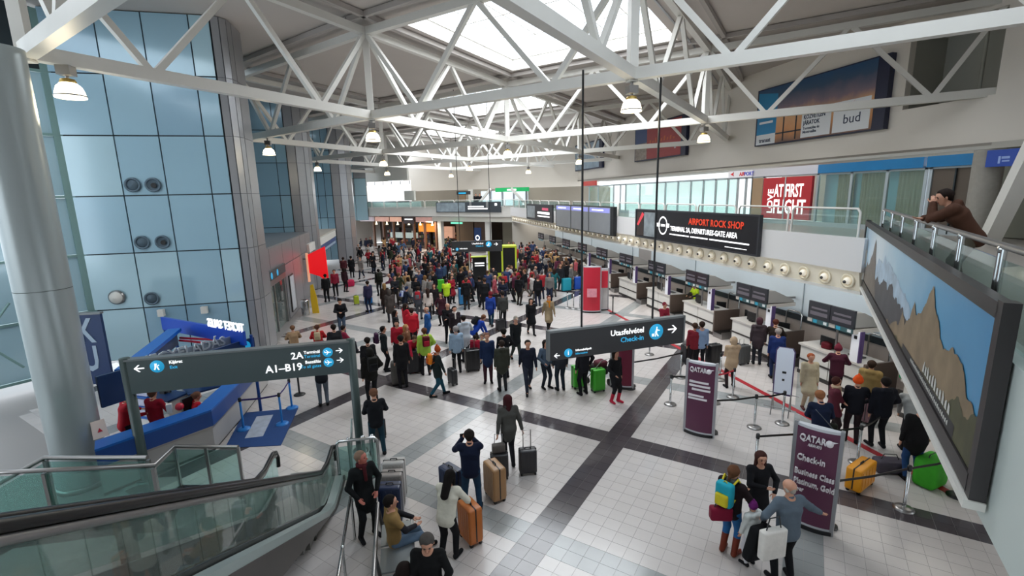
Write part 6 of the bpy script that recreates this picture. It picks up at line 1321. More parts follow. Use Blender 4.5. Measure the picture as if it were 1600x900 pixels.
# ground position (x, y), heading, pose, clothing, colours, hair, label, scale
PEOPLE = [
 (2.20,10.06,5,'pull','half','4a4a48','1b1c20','long','4a1c20','woman in a grey hooded coat pulling two black suitcases',0.97,{'scarf': '3c3c3b'}),
 (6.07,12.59,200,'stand2','half','17181b','1b1b1e','long','241812','woman in a black coat with bright red knee boots',0.95,{'shoe': 'b3203a', 'boots': True}),
 (5.37,13.34,10,'handle','jacket','1b1c22','15161a','short','1c1512','person in black holding the bright green suitcases',1.00,{}),
 (3.75,14.09,175,'walk','jacket','1a1f2e','2a2f3c','short','1a1411','man in a dark navy jacket walking toward the camera left of the hanging sign',1.00,{}),
 (4.38,14.21,200,'stand2','sweater','4d5d70','1e2430','long','1d1613','woman in a blue grey sweater with dark curly hair beside the hanging sign',0.94,{}),
 (4.79,13.88,0,'stand','jacket','2a2d33','1d2733','short','201814','person in dark clothes partly covered by the left end of the hanging sign',1.00,{}),
 (3.28,15.48,10,'stand2','jacket','15161a','1a1b1f','short','15110f','man in a black jacket standing behind the olive coated person',1.02,{}),
 (2.97,14.37,0,'stand','parka','35372f','26272a','short','2a211c','person in an olive parka with a pale collar in the middle of the hall',0.98,{'scarf': 'b0aeb0'}),
 (2.65,15.24,170,'stand','half','1d2c4c','3d1f2a','short','6b4a3e','man in a navy coat and maroon trousers facing the camera',1.00,{}),
 (2.21,17.49,10,'reach','parka','aeb6c0','22252c','short','1d1714','tall person in a very pale grey long parka',1.04,{}),
 (1.74,16.42,5,'stand','jacket','8fa6bd','14151a','short','8b8584','person in a light blue jacket and black trousers seen from behind',1.00,{}),
 (2.78,18.48,-70,'bend','jacket','1d3f9c','2c2620','short','6b4630','person in a royal blue jacket bending to the right',0.97,{}),
 (2.46,16.75,-10,'stand','jacket','a01f38','23252c','short','1c1512','child in a red jacket between the pale parka and the navy coat',0.72,{}),
 (2.78,17.06,150,'stand','jacket','c9bf9a','3a352f','short','5b4432','small child in a cream jacket next to the child in red',0.66,{}),
 (0.64,16.52,8,'stand2','puffer','9fc24a','1b1c20','short','5c3a26','person in a lime green hooded jacket with a red backpack',1.00,{}),
 (0.89,14.56,-80,'walk2','half','1c2626','1f4a5c','hat','a3461f','walking person with a rust beanie, orange backpack and teal jeans',0.95,{}),
 (0.93,19.80,70,'stand','half','23518c','1d2c4a','bald','b0a79f','grey haired man in a bright blue jacket',1.00,{}),
 (2.05,19.54,190,'stand','half','2a2226','23252c','short','1c1512','person in a dark coat with a long white scarf',1.00,{'scarf': 'd8cfc8'}),
 (1.83,20.23,185,'cross','jacket','17171b','1b1c20','bald','6d5a50','bald man in a black jacket beside the white scarf',1.00,{}),
 (0.05,21.11,-60,'stand2','jacket','b01f30','2a2226','long','231814','woman with dark hair in a red jacket at the left cluster',0.96,{}),
 (0.29,19.58,0,'stand','jacket','b8202f','1c1a1e','short','2a1a14','tall person in plain red behind the red jacket cluster',1.03,{}),
 (-0.38,19.99,-100,'stand','jacket','1b1b1f','2a2226','long','1a1310','woman in black with long dark hair left of the red cluster',0.95,{}),
 (0.01,17.59,-120,'stand2','half','6b4a34','a52034','long','a47a4c','blond woman in a brown coat among the red jackets',0.94,{}),
 (-0.31,18.19,170,'stand','jacket','ab2233','1c1a1e','short','1f1612','person in a red jacket in front of the left cluster',0.95,{}),
 (0.18,17.03,-160,'bend','jacket','bb2440','17171b','short','4c382a','person in a crimson jacket leaning over a black case',0.92,{}),
 (-0.80,17.35,-80,'stand','jacket','1b2426','17171b','short','16110f','person in dark green black with a purple backpack',0.98,{}),
 (-1.26,15.94,15,'stand','jacket','1d1d20','1b1c20','short','1b1512','man in black with short hair right of the direction sign post',1.00,{}),
 (-1.12,14.58,20,'stand2','puffer','191715','16161a','hood','1c1a17','bulky person in a black brown hooded coat by the sign post',1.02,{}),
 (-0.18,15.61,10,'stand','half','1a1a1d','1c1a1e','short','17120f','broad person in a black coat in front of the red jackets',1.04,{}),
 (-0.98,26.57,10,'stand','coat','2a201c','1c1a1e','long','8a6a44','woman with light brown hair in a long dark brown coat',0.96,{}),
 (-0.68,24.47,8,'stand','coat','453f3c','23242a','hood','4d4642','person in a long taupe hooded coat with a fur trim',0.98,{}),
 (0.06,25.08,-60,'reach','jacket','1f2634','15161a','short','1c2b4a','person in dark navy with a pale child backpack',0.98,{}),
 (0.76,24.65,-10,'stand2','jacket','4c4f57','4a4f55','short','2d221c','person in grey trousers with a red and grey backpack',1.00,{}),
 (1.24,24.46,0,'stand','sweater','c8bdb6','1b1a1d','vlong','2b1a14','woman in a cream sweater with very long brown hair',0.94,{}),
 (1.64,25.51,175,'stand','jacket','221b1e','1b1a1d','long','4a2420','woman in black with auburn hair facing the camera',0.95,{}),
 (1.80,23.09,150,'stand2','half','3a1c26','1b1a1d','long','2d1a16','woman in a dark plum coat',0.94,{}),
 (2.38,26.39,0,'stand','vest','b4d62e','1b1c20','short','2b211b','worker in a bright yellow green high visibility vest',1.00,{}),
 (4.29,26.55,0,'walk','jacket','15161b','191a20','short','1b1512','man in black walking away beyond the crowd edge',1.00,{}),
 (4.09,22.21,-20,'pull','half','1f3a86','1d3a4c','hat','6b1c26','woman in a cobalt blue coat with a dark red hat pulling a case',0.97,{'scarf': '7a2630'}),
 (4.61,21.79,0,'stand','jacket','3e3f3e','1a1b1f','short','1c1613','man in a grey brown jacket standing alone on the light floor',1.02,{}),
 (5.58,20.29,180,'walk2','coat','15161a','1b1b1e','long','241b18','woman in a long black coat walking toward the camera',0.96,{}),
 (6.46,20.40,178,'walk','coat','8d7c62','1e1b1a','short','5b2a1c','person in an open beige coat with an orange scarf',0.98,{'scarf': 'c77a1e'}),
 (4.09,17.13,-170,'walk2','half','1b1f22','2e3632','cap','8f8a80','man with a grey cap carrying bags, walking near the hall centre',1.00,{}),
 (-2.88,22.91,185,'phone','jacket','15151a','3c4a5c','short','17120f','man in a black jacket looking at his phone, standing alone at left',1.00,{}),
 (-4.47,20.35,20,'sit','jacket','9a7f62','2a2620','short','6b4a36','person in a tan patterned jacket seated at the left wall',0.95,{}),
 (-3.49,20.04,5,'sit','jacket','a82226','23252c','short','4a2c20','person in a red jacket with a beige backpack seated at the left wall',0.97,{}),
 (-2.47,19.71,-60,'sit','jacket','7a1f38','23252c','short','1c1512','person in a wine red top seated right of the two at the left wall',0.95,{}),
 (-2.60,14.82,10,'reach','jacket','1b1d24','5b636e','short','1f1712','person in grey jeans whose head is hidden by the direction sign',1.00,{}),
 (-2.56,18.01,20,'walk','jacket','1f2024','17181c','short','1f1712','person in dark clothes just behind the right end of the direction sign',1.00,{}),
 (10.73,17.69,180,'cross','jacket','7a1f30','4a1522','cap','6b1c2a','employee in a burgundy uniform and cap above the hanging sign',0.95,{}),
 (14.35,20.7,90,'reach','vest','b9d82c','2a2d33','short','1c1512','desk worker in a fluorescent yellow vest',1.00,{}),
 (10.19,14.30,-20,'stand','shirt','7f97b8','15161b','short','2b1d16','man in a light blue shirt standing behind black suitcases',1.00,{}),
 (9.97,14.38,-20,'stand','jacket','7b2430','1c1a1e','short','3c2a20','person in a dull red top left of the light blue shirt',0.97,{}),
 (10.10,12.54,-15,'cross','parka','b39b80','2a1d20','hood','b39b80','person in a sand beige hooded parka',0.97,{}),
 (12.41,14.12,-35,'stand','parka','3a3136','23252c','hood','40272f','person in a dark plum hooded parka at the desks',1.00,{}),
 (12.02,12.81,-30,'stand','half','1d2f63','1d2a4c','short','8b8480','person in a long navy blue coat at the desks',1.00,{}),
 (12.72,13.7,-40,'reach','jacket','241d1a','1c1a1e','short','4a241a','person in a dark brown jacket at the desk counter',1.00,{}),
 (11.19,10.67,160,'stand','coat','b9ad93','b9ad93','short','9a5030','woman in a cream coat with red blond hair behind the white notice board',0.95,{'shoe': '4a1c1a'}),
 (12.42,10.90,-40,'reach','jacket','3c1626','201216','hat','5c1c2c','person with a dark red bobble hat at the desk counter',0.97,{}),
 (10.34,9.06,-120,'cross','half','54222e','241a1c','short','3a1c16','woman in a burgundy coat with a beige scarf in the queue',0.95,{'scarf': 'c2a98e'}),
 (10.70,8.79,-40,'stand2','jacket','15161e','2a1f22','hat','d8501c','person with a bright orange knitted hat',1.00,{}),
 (12.01,9.55,-60,'stand','puffer','8a7448','2b2520','short','2b1d14','person in an olive tan puffer jacket at the desk',1.00,{}),
 (11.10,8.43,-20,'stand2','puffer','14161f','17181d','short','17110f','tall person in a blue black puffer jacket near the landscape board',1.03,{}),
 (14.35,10.1,100,'reach','shirt','c2bfb8','23252c','short','3a2a20','desk clerk in a white shirt leaning over the counter',0.98,{}),
 (11.62,8.11,-40,'bend','sweater','8d9091','1c1d22','short','4a3628','person in a pale grey sweater partly behind the landscape board',1.00,{}),
 (10.46,7.14,-30,'handle','half','151416','22406b','short','2b1f18','man in a black coat and blue jeans beside the green bag',1.04,{}),
 (-6.93,12.90,-50,'reach','jacket','a01626','1b1c24','short','14100e','clerk in a red jacket standing nearest the round column',1.00,{}),
 (-6.30,13.08,-20,'stand2','jacket','8c1428','1b1c24','short','5a3a2c','clerk in a dark red jacket leaning on the blue desk',0.97,{}),
 (-5.63,13.76,-60,'sit','jacket','b0182a','1b1c24','bun','6b4a3a','clerk in a bright red jacket seated at the right end of the counter',0.95,{}),
 (-3.88,39.88,0,'stand','coat','17181c','17181c','short','1b1512','man in a long black coat on the bright floor at left',1.00,{}),
 (-3.09,39.13,160,'walk','half','8a8480','2a3040','short','2a201a','person in a pale grey jacket on the bright floor at left',1.00,{}),
 (-1.46,31.73,20,'stand','jacket','22241f','1c1d20','short','1b1512','person with a dark olive rucksack at the left edge of the crowd',1.00,{}),
 (-1.90,27.35,30,'stand','jacket','2e2c48','1f2740','short','2a201a','person in a violet blue jacket with lime and blue bags beside them',1.00,{}),
 (-4.40,39.28,0,'stand','jacket','4a2026','1c1a1e','short','2a1a14','person in dark maroon beside the third pilaster',1.00,{}),
 (-3.80,33.75,-30,'stand','jacket','3a2830','1c1a1e','long','1f1512','woman in dark violet with a pink bag beside the third pilaster',0.95,{}),
 (-4.59,30.83,20,'stand','jacket','191a1d','17171a','short','1b1512','person in black beside the yellow sign',1.00,{}),
 (-4.27,32.54,180,'stand','jacket','8c2a40','1c1a1e','short','2a1a14','person in a raspberry jacket under the red pennant sign',1.00,{}),
]
N_NAMED = 77
COLS = [('15161a', 'black'), ('1b2030', 'navy'), ('24262b', 'charcoal'), ('8c1f2c', 'dark red'), ('9c2830', 'red'), ('2c3a5c', 'blue'), ('4a3a30', 'brown'), ('6d6a68', 'grey'), ('8f8a86', 'light grey'), ('c4c0bd', 'white'), ('3a4030', 'olive'), ('5c2c40', 'plum'), ('1f5a60', 'teal'), ('a08058', 'tan'), ('a8505a', 'dusty pink'), ('4a6484', 'grey blue')]
LEGS = ['1b1c20', '23283a', '2a2522', '3a4656', '17181c', '5a5650']
HAIRS = [('short', '1b1411'), ('short', '3a281c'), ('long', '2a1c15'), ('short', '6b4c34'), ('long', '7c5a38'), ('hat', '4a4a4c'), ('hood', '2a2a2c'), ('bald', '7d7069'), ('hat', '5a3034'), ('short', '4a3424')]
ZONES = ['at the far cafe tables', 'behind the distant hanging sign', 'left of the yellow kiosk', 'right of the yellow kiosk', 'in front of the yellow kiosk']
FAR = [(0.17,45.85,-90,2,0,2,4,9,0,1.02),(0.20,55.46,-45,5,1,11,5,0,0,0.98),(2.64,43.68,-20,0,0,9,0,0,0,0.99),(-0.99,47.09,0,0,3,0,2,7,0,0.94),(0.27,51.26,-20,4,4,15,0,4,0,1.03),
(1.50,56.58,-20,0,0,1,0,0,0,0.93),(5.53,55.43,-45,2,4,7,3,1,0,0.96),(-1.79,58.34,0,2,3,13,0,2,0,0.96),(-4.08,50.39,20,2,3,7,1,7,0,0.97),(-0.12,50.33,-20,3,0,15,0,4,0,0.96),
(1.54,46.44,45,0,4,0,3,4,0,0.92),(-1.05,53.29,160,0,2,0,4,3,0,0.93),(-0.57,48.11,-45,5,0,2,4,2,0,1.03),(-2.29,41.62,-160,2,3,0,1,2,0,1.01),(3.96,44.21,-160,3,0,0,0,8,0,0.97),
(-1.50,42.84,90,1,0,1,1,1,0,0.99),(1.84,50.61,90,3,1,0,0,1,0,1.02),(-3.73,57.72,0,1,2,1,5,8,0,0.97),(4.56,46.37,0,0,1,1,0,0,0,0.96),(2.92,49.09,20,0,3,0,4,5,0,1.03),
(-0.72,44.17,0,6,2,10,3,0,0,1.02),(1.87,49.05,-160,0,0,5,0,1,0,0.98),(2.83,48.19,-90,0,2,4,3,7,0,1.00),(-3.71,47.66,45,6,4,0,5,1,0,0.97),(-0.66,55.71,160,6,0,3,2,7,0,0.99),
(-0.26,52.86,45,5,0,9,1,3,0,0.99),(5.12,52.14,20,3,4,1,0,1,0,0.93),(-3.02,48.98,160,6,3,9,3,8,0,1.02),(1.91,49.87,160,3,2,1,4,0,0,1.01),(-2.91,50.87,0,0,3,9,1,2,0,0.92),
(0.10,45.12,90,2,4,9,0,3,0,0.99),(-1.55,44.31,160,2,0,3,0,2,0,1.00),(-2.30,42.66,90,1,1,0,3,6,0,1.00),(1.01,44.58,-20,4,3,9,2,7,0,0.98),(5.35,53.94,0,4,0,2,0,4,0,0.95),
(-0.89,57.77,0,0,0,4,2,7,0,0.97),(0.83,43.42,45,6,1,2,4,8,0,1.02),(-2.00,48.57,-45,3,0,7,5,2,0,0.95),(-0.46,41.59,90,3,2,0,1,8,0,1.02),(4.88,45.37,20,6,0,9,4,1,0,0.96),
(-1.58,49.70,-20,4,0,2,3,8,0,0.93),(-4.41,58.52,90,2,2,1,5,5,0,0.92),(-2.92,45.69,-160,5,0,3,2,3,0,0.93),(1.64,45.66,-90,2,4,3,1,8,0,1.02),(4.68,49.60,-20,0,0,12,1,3,0,0.95),
(-3.35,59.00,-160,1,0,2,3,8,0,0.96),(3.88,40.07,-90,0,3,4,2,5,1,0.93),(4.80,39.03,-20,6,0,0,4,9,1,0.97),(6.60,48.58,-160,0,0,13,3,1,1,0.93),(3.32,43.22,-160,2,0,5,0,0,1,0.97),
(3.04,40.63,0,0,0,0,1,1,1,0.96),(2.63,38.37,20,5,0,7,3,2,1,1.02),(4.57,44.68,90,5,2,4,4,1,1,0.99),(1.92,39.06,90,0,3,3,4,9,1,0.98),(5.83,48.25,90,1,1,8,0,6,1,0.99),
(3.62,42.05,180,5,2,2,2,8,1,0.97),(2.98,46.19,-20,0,0,4,2,4,1,0.99),(2.61,44.88,90,2,1,7,2,1,1,0.98),(2.05,41.44,-20,1,4,0,5,7,1,0.92),(3.05,41.39,-90,4,4,1,4,6,1,0.97),
(5.05,47.36,0,2,3,0,1,8,1,0.95),(2.12,40.06,160,6,1,0,1,5,1,1.02),(4.88,40.61,20,5,4,0,3,4,1,1.00),(2.52,42.63,160,0,1,12,3,5,1,1.00),(5.69,42.54,-90,5,3,1,2,3,1,1.01),
(3.35,39.17,-90,0,0,0,3,4,1,0.98),(5.39,43.26,180,4,0,1,4,1,1,0.98),(5.64,40.13,-45,0,1,3,5,1,1,0.97),(4.85,35.78,-160,4,0,6,5,2,2,0.94),(1.72,35.19,20,3,3,0,2,1,2,1.03),
(4.14,37.41,0,0,0,2,4,7,2,0.93),(0.34,35.19,20,2,1,5,3,9,2,0.98),(4.27,32.51,180,6,4,13,5,8,2,1.02),(1.97,33.38,0,2,1,6,0,7,2,1.03),(0.54,38.72,-20,0,3,14,4,4,2,1.01),
(1.31,28.37,45,1,3,8,1,4,2,0.97),(0.69,33.02,20,1,4,8,0,3,2,0.94),(-0.34,36.76,45,0,3,0,3,7,2,1.00),(0.33,37.88,-160,0,2,8,3,3,2,1.00),(2.50,37.40,180,0,2,1,2,6,2,1.01),
(4.47,29.91,90,5,3,0,1,1,2,0.93),(3.02,29.03,45,2,0,2,3,7,2,0.93),(-0.18,29.58,-45,1,0,10,5,3,2,1.01),(1.29,32.53,-20,0,0,1,3,8,2,0.95),(0.27,30.46,-160,4,1,13,4,7,2,0.96),
(-0.29,39.98,-160,1,0,6,5,2,2,0.93),(-0.60,33.85,-160,0,1,0,0,2,2,1.00),(3.70,33.78,-160,1,4,12,1,3,2,1.01),(1.57,27.58,45,2,3,7,4,5,2,0.99),(2.45,36.48,-90,5,0,1,3,1,2,0.94),
(1.21,36.55,-20,3,2,7,2,8,2,0.93),(1.87,29.46,-20,0,0,0,0,3,2,1.01),(0.51,32.14,20,4,2,0,2,2,2,0.98),(4.40,36.49,-45,1,4,0,0,6,2,0.98),(0.44,28.49,45,5,1,8,5,2,2,0.93),
(4.15,30.93,45,5,0,1,3,6,2,0.96),(2.81,27.89,-160,2,3,3,4,2,2,0.96),(-0.43,28.39,180,2,0,2,2,9,2,1.01),(3.22,35.27,0,0,2,0,0,7,2,0.99),(-0.62,30.32,90,5,0,11,4,7,2,0.94),
(4.59,34.20,20,1,2,0,2,8,2,0.97),(0.96,31.38,0,3,4,9,4,7,2,0.99),(1.00,30.00,-20,5,4,5,1,7,2,1.02),(1.36,37.81,90,2,2,0,1,6,2,0.98),(3.46,32.36,-160,2,2,6,1,7,2,0.97),
(3.27,37.02,-20,1,4,0,5,5,2,0.93),(0.99,33.99,90,3,0,0,5,8,2,0.98),(3.48,38.09,-160,5,0,1,5,7,2,0.94),(3.16,30.50,160,0,4,10,4,5,2,0.93),(0.72,40.14,-90,3,3,2,1,7,2,0.96),
(0.74,27.66,-160,3,0,0,0,6,2,1.02),(1.89,31.47,160,0,0,1,2,1,2,0.97),(2.95,34.06,0,2,4,11,0,9,2,0.96),(1.82,30.59,0,3,0,6,4,5,2,0.98),(2.81,33.16,0,0,4,15,0,2,2,1.02),
(-0.36,38.21,180,0,4,4,1,1,2,0.98),(-0.65,35.75,-20,3,0,4,1,8,2,0.98),(2.12,34.13,0,1,0,3,1,0,2,0.96),(-0.61,31.94,-90,4,0,5,4,0,2,0.97),(3.66,29.87,-20,4,3,0,5,3,2,1.02),
(-0.11,39.10,-160,2,1,13,0,7,2,1.02),(4.11,28.88,90,0,1,11,5,7,2,1.01),(-0.19,34.61,45,0,0,14,0,4,2,0.98),(2.49,32.21,20,0,1,5,1,8,2,1.03),(7.02,28.83,0,5,4,3,4,1,3,0.98),
(12.38,38.05,180,5,1,13,4,0,3,0.97),(10.21,44.09,-90,2,3,13,2,7,3,0.93),(10.82,37.07,-90,0,0,3,3,1,3,0.96),(8.36,36.60,160,4,0,3,1,1,3,0.98),(8.02,28.74,45,4,1,4,5,0,3,0.98),
(9.09,28.36,45,2,2,5,2,4,3,0.96),(10.64,46.65,180,0,0,8,2,0,3,0.93),(9.57,29.91,45,0,0,6,2,6,3,1.02),(10.87,30.10,0,5,2,0,3,0,3,0.99),(6.48,29.32,-45,5,0,5,0,7,3,1.00),
(10.07,29.23,180,0,1,2,4,1,3,1.03),(11.24,33.24,20,4,2,11,0,6,3,0.93),(11.39,38.96,90,5,2,13,3,6,3,0.99),(9.98,40.54,45,6,0,4,3,7,3,0.99),(8.69,37.26,0,0,0,2,3,9,3,0.99),
(7.64,30.11,90,6,1,0,3,8,3,0.93),(10.85,45.50,160,0,3,7,4,2,3,0.99),(11.12,35.18,20,0,0,0,2,4,3,0.96),(11.48,44.88,20,2,2,5,0,2,3,0.98),(11.71,43.62,180,3,4,4,2,0,3,0.93),
(11.05,31.67,160,5,4,6,2,0,3,0.98),(10.64,33.99,0,0,2,8,2,0,3,1.02),(9.59,39.63,-90,0,1,12,4,8,3,0.94),(11.06,43.23,90,0,2,4,1,6,3,0.94),(9.05,32.20,-20,5,0,2,5,3,3,0.98),
(10.85,42.07,0,2,2,8,5,0,3,0.96),(9.74,38.17,-160,0,4,2,2,1,3,1.03),(8.57,33.19,0,4,0,11,5,7,3,0.95),(12.02,30.73,-90,0,0,0,2,2,3,0.99),(12.30,32.20,90,0,0,14,5,9,3,0.94),
(7.97,31.27,0,1,0,6,3,0,3,0.97),(12.41,33.87,20,1,0,1,5,5,3,1.00),(11.58,37.20,-90,1,1,13,1,9,3,0.96),(11.57,32.35,-45,6,2,6,3,4,3,1.00),(10.10,41.38,180,6,4,4,1,3,3,0.99),
(12.09,39.44,180,1,0,5,3,1,3,1.01),(6.86,30.21,-45,3,1,9,0,9,3,1.00),(9.89,33.14,0,4,0,1,0,5,3,0.92),(9.64,36.27,-90,0,1,0,5,8,3,0.97),(9.27,40.81,-160,5,0,14,5,8,3,0.98),
(9.01,38.92,-90,3,2,3,5,8,3,0.97),(9.88,31.09,-20,3,1,1,0,1,3,1.02),(10.68,38.02,180,5,4,2,4,0,3,0.97),(11.84,35.27,-20,2,0,13,5,1,3,1.01),(12.36,37.00,-160,4,2,1,0,8,3,0.99),
(9.12,34.80,45,0,1,3,1,6,3,0.94),(11.01,39.82,20,5,2,1,5,8,3,0.97),(9.71,42.00,160,3,0,7,1,6,3,1.00),(8.29,34.02,-20,0,0,9,1,8,3,0.93),(10.38,36.42,180,3,0,4,4,3,3,0.97),
(10.83,29.25,-90,0,1,7,5,7,3,1.00),(9.96,43.13,180,3,0,4,4,8,3,1.03),(8.34,35.23,20,0,2,3,4,9,3,1.02),(9.07,27.50,0,4,3,12,5,2,3,1.01),(7.16,31.05,-160,5,2,0,3,3,3,0.92),
(7.46,28.22,90,6,0,0,5,3,3,0.99),(11.90,40.96,-45,1,4,2,5,7,3,0.96),(10.55,39.26,20,1,1,1,0,0,3,1.02),(12.51,44.40,-20,5,1,5,1,1,3,1.03),(9.47,33.76,-45,3,1,2,2,2,3,0.96),
(12.47,45.47,90,0,0,0,5,9,3,0.93),(6.00,28.06,160,3,0,4,3,5,4,0.96),(6.48,26.07,-45,1,2,0,2,1,4,1.00),(7.42,26.51,-90,1,2,9,5,1,4,0.97),(5.44,26.10,90,6,0,11,2,1,4,1.00),
(4.13,27.96,90,5,0,5,0,5,4,0.99),(5.52,29.29,90,6,0,7,2,6,4,0.99),(8.37,26.18,160,0,0,7,1,5,4,1.02),(3.43,25.94,0,4,2,0,2,9,4,1.02),(3.60,27.15,-160,3,2,4,2,6,4,0.98),
(6.48,27.12,90,0,2,11,0,9,4,1.01),(5.24,27.05,-90,6,3,14,1,7,4,0.96),(4.42,25.60,0,0,3,0,4,1,4,1.03),(5.13,28.47,0,3,1,5,3,9,4,1.00),(8.21,27.20,0,0,0,4,1,5,4,1.00),
(8.54,29.86,-90,3,0,7,0,7,4,0.94),(7.46,25.51,0,0,1,0,1,8,4,1.02),(5.90,30.15,20,5,2,2,0,7,4,0.93),(5.37,25.14,160,3,1,1,3,2,4,1.03),]
# ------------------------------------------------------------ the foreground people, each with a body of its own
D_ = math.radians
def ppl(x, y, rz, lab, **k): return person(x, y, D_(rz), label=lab, fine=k.pop('fig'), **k)
p1, J = ppl(-.85, 11.35, 8, 'man in a black jacket and teal jeans standing with his head bowed over a phone', fig=dict(hands=((-.06, .26, 1.1), (.08, .27, 1.12)), nod=35, elbow=((-1, -.3, -.6), (1, -.3, -.6)), feet=((-.14, .03), (.14, .0))), col='191b20', leg='1f3c4a', hair='short', hc='6b4a38')
p2, J = ppl(2.2, 10.1, 2, 'woman in a grey hooded coat with dark red hair pulling two black suitcases', fig=dict(hands=((-.3, -.1, .84), (.32, -.06, .86)), feet=((-.06, .12), (.06, -.12)), lift=(0, .03), lean=3), top='half', col='4a4a47', leg='1b1c20', hair='long', hc='3c171b', scarf='3c3c3b', scale=.99)
p3, J = ppl(1.08, 8.62, -10, 'man in a navy jacket and blue jeans raising a phone to take a picture', fig=dict(hands=((-.15, .27, 1.45), (.03, .29, 1.45)), elbow=((-1, -.25, -1.3), (1, -.2, -1.1)), feet=((-.15, 0), (.15, .02))), col='131b31', leg='1f3a52', hair='short', hc='1c1614', scale=1.02)
t = bag(1.0, 8.95, 1.48, 0, '17171a', 'phone held up by the man taking a picture', d=(.14, .02, .08), strap=0, name='phone', cat='phone')
p4, J = ppl(.5, 7.45, -32, 'woman in a cream sweater with long straight black hair leaning on an orange suitcase', fig=dict(hands=((-.1, .38, 1.02), (.26, .36, 1.0)), lean=18, nod=10, feet=((-.12, -.1), (.1, .06)), elbow=((-1, .1, -.6), (1, -.3, -.4)), hipy=-.06), top='sweater', col='cfcbbd', leg='17171a', hair='vlong', hc='110d0c', scale=.95)
p5, J = ppl(-.95, 8.42, -150, 'older man with reddish face in a black jacket standing beside the escalator foot', fig=dict(hands=((-.16, .2, 1.0), (.2, .18, .98)), look=35, nod=-8, feet=((-.14, .03), (.13, 0)), elbow=((-1, -.3, -.6), (1, -.3, -.6))), top='half', col='15181a', leg='1a1c1f', hair='short', hc='7a6455', skin=mat('skin_ruddy', hexc('b56a5c'), .5), scale=1.0, scarf='4a1a20')
p6, J = ppl(-.42, 7.55, -75, 'seated man in a tan vest and faded blue jeans on the metal bench', fig=dict(hip=.53, sit=True, hands=((-.1, .36, .74), (.12, .34, .72)), feet=((-.12, .6), (.14, .52)), elbow=((-1, -.3, -.5), (1, -.3, -.5)), look=-12, lean=-3), top='vest', col='8a6f45', leg='5a6f86', hair='short', hc='17110f')
p7, J = ppl(.1, 5.95, 165, 'grey haired man in a black coat cut off by the bottom picture edge', fig=dict(hands=((-.2, .15, .95), (.22, .2, .9)), nod=25, look=10), top='half', col='121315', leg='1a1c1f', hair='short', hc='4c4845', scale=1.0)
p8, J = ppl(-.28, 5.95, -60, 'dark haired person seated on the bench at the very bottom edge', fig=dict(hip=.53, sit=True, hands=((-.12, .34, .7), (.12, .34, .7)), feet=((-.12, .5), (.12, .5)), lean=4), top='jacket', col='17171a', leg='1f2024', hair='long', hc='1c1210', scale=.97)
p9, J = ppl(5.25, 6.3, -65, 'woman with a turquoise and yellow backpack in a grey scarf and blue jeans', fig=dict(hands=((.0, .3, 1.18), (.2, .28, 1.05)), look=-10, nod=8, feet=((-.1, .02), (.1, .05)), elbow=((-1, -.2, -.7), (1, -.3, -.6))), top='jacket', col='23191c', leg='255a8c', hair='pony', hc='5c3c28', shoe='6b2c1c', boots=True, scarf='5d6462', scale=.97)
p10, J = ppl(6.05, 6.6, 170, 'woman with long auburn brown hair in a black coat facing the camera', fig=dict(hands=((-.2, .2, 1.02), (.05, .3, 1.2)), look=-8, nod=5, elbow=((-1, -.3, -.6), (1, -.2, -.7))), top='half', col='17171b', leg='1b1c20', hair='long', hc='3f2420', scale=.96)
p11, J = ppl(5.72, 5.55, -8, 'grey haired man in a slate sweater stretching one arm toward the banner', fig=dict(hands=((-.3, .18, 1.02), (.62, .12, 1.08)), elbow=((-1, -.3, -.6), (.2, -.4, -1)), lean=3, look=8, feet=((-.14, 0), (.14, .02))), top='sweater', col='5a6672', leg='141519', hair='bald', hc='9a948c', scale=1.03)
p12, J = ppl(5.45, 6.0, 10, 'small child in a puffy white coat and purple hat', fig=dict(hands=((-.2, .15, .85), (.22, .2, .9)), nod=5), top='puffer', col='cfd3d0', leg='c2bfc4', hair='hat', hc='6a2468', scale=.68)
p13, J = ppl(9.02, 8.15, -25, 'man in a navy jacket with a strap bag bending over the yellow suitcase', fig=dict(hands=((-.05, .36, 1.0), (.16, .34, .98)), lean=14, nod=28, feet=((-.16, .05), (.16, -.08)), elbow=((-1, -.3, -.6), (1, -.3, -.6))), col='141d35', leg='2a3a58', hair='short', hc='8a5a3c', scale=1.02)
q = MB(); 
for a, b in (((-.2, -.16, 1.42), (.0, -.17, 1.2)), ((.0, -.17, 1.2), (.24, -.1, .92))): q.bar(a, b, .045, .012)
st = q.build('shoulder_strap', cloth('5a5f66'), p13)
bag(9.32, 8.22, .72, -.5, '23261f', 'dark olive shoulder bag hanging at the navy jacketed man', d=(.34, .12, .26), strap=.1)
ga, gb = 9.35, -1.84
gx, gy, _ = AB(ga, gb)
p14, J = ppl(gx, gy, 38, 'man in a brown jacket leaning on the gallery railing, hand at his mouth', fig=dict(lean=35, hipy=-.2, hip=.92, hands=((-.03, .32, 1.4), (.28, .4, 1.16)), elbow=((-.3, .3, -1), (1, .2, -.6)), nod=4, look=18, feet=((-.12, -.15), (.12, .0))), col='4a3024', leg='5a5348', hair='short', hc='1f1410', z=GZ, scale=.93, top='puffer')

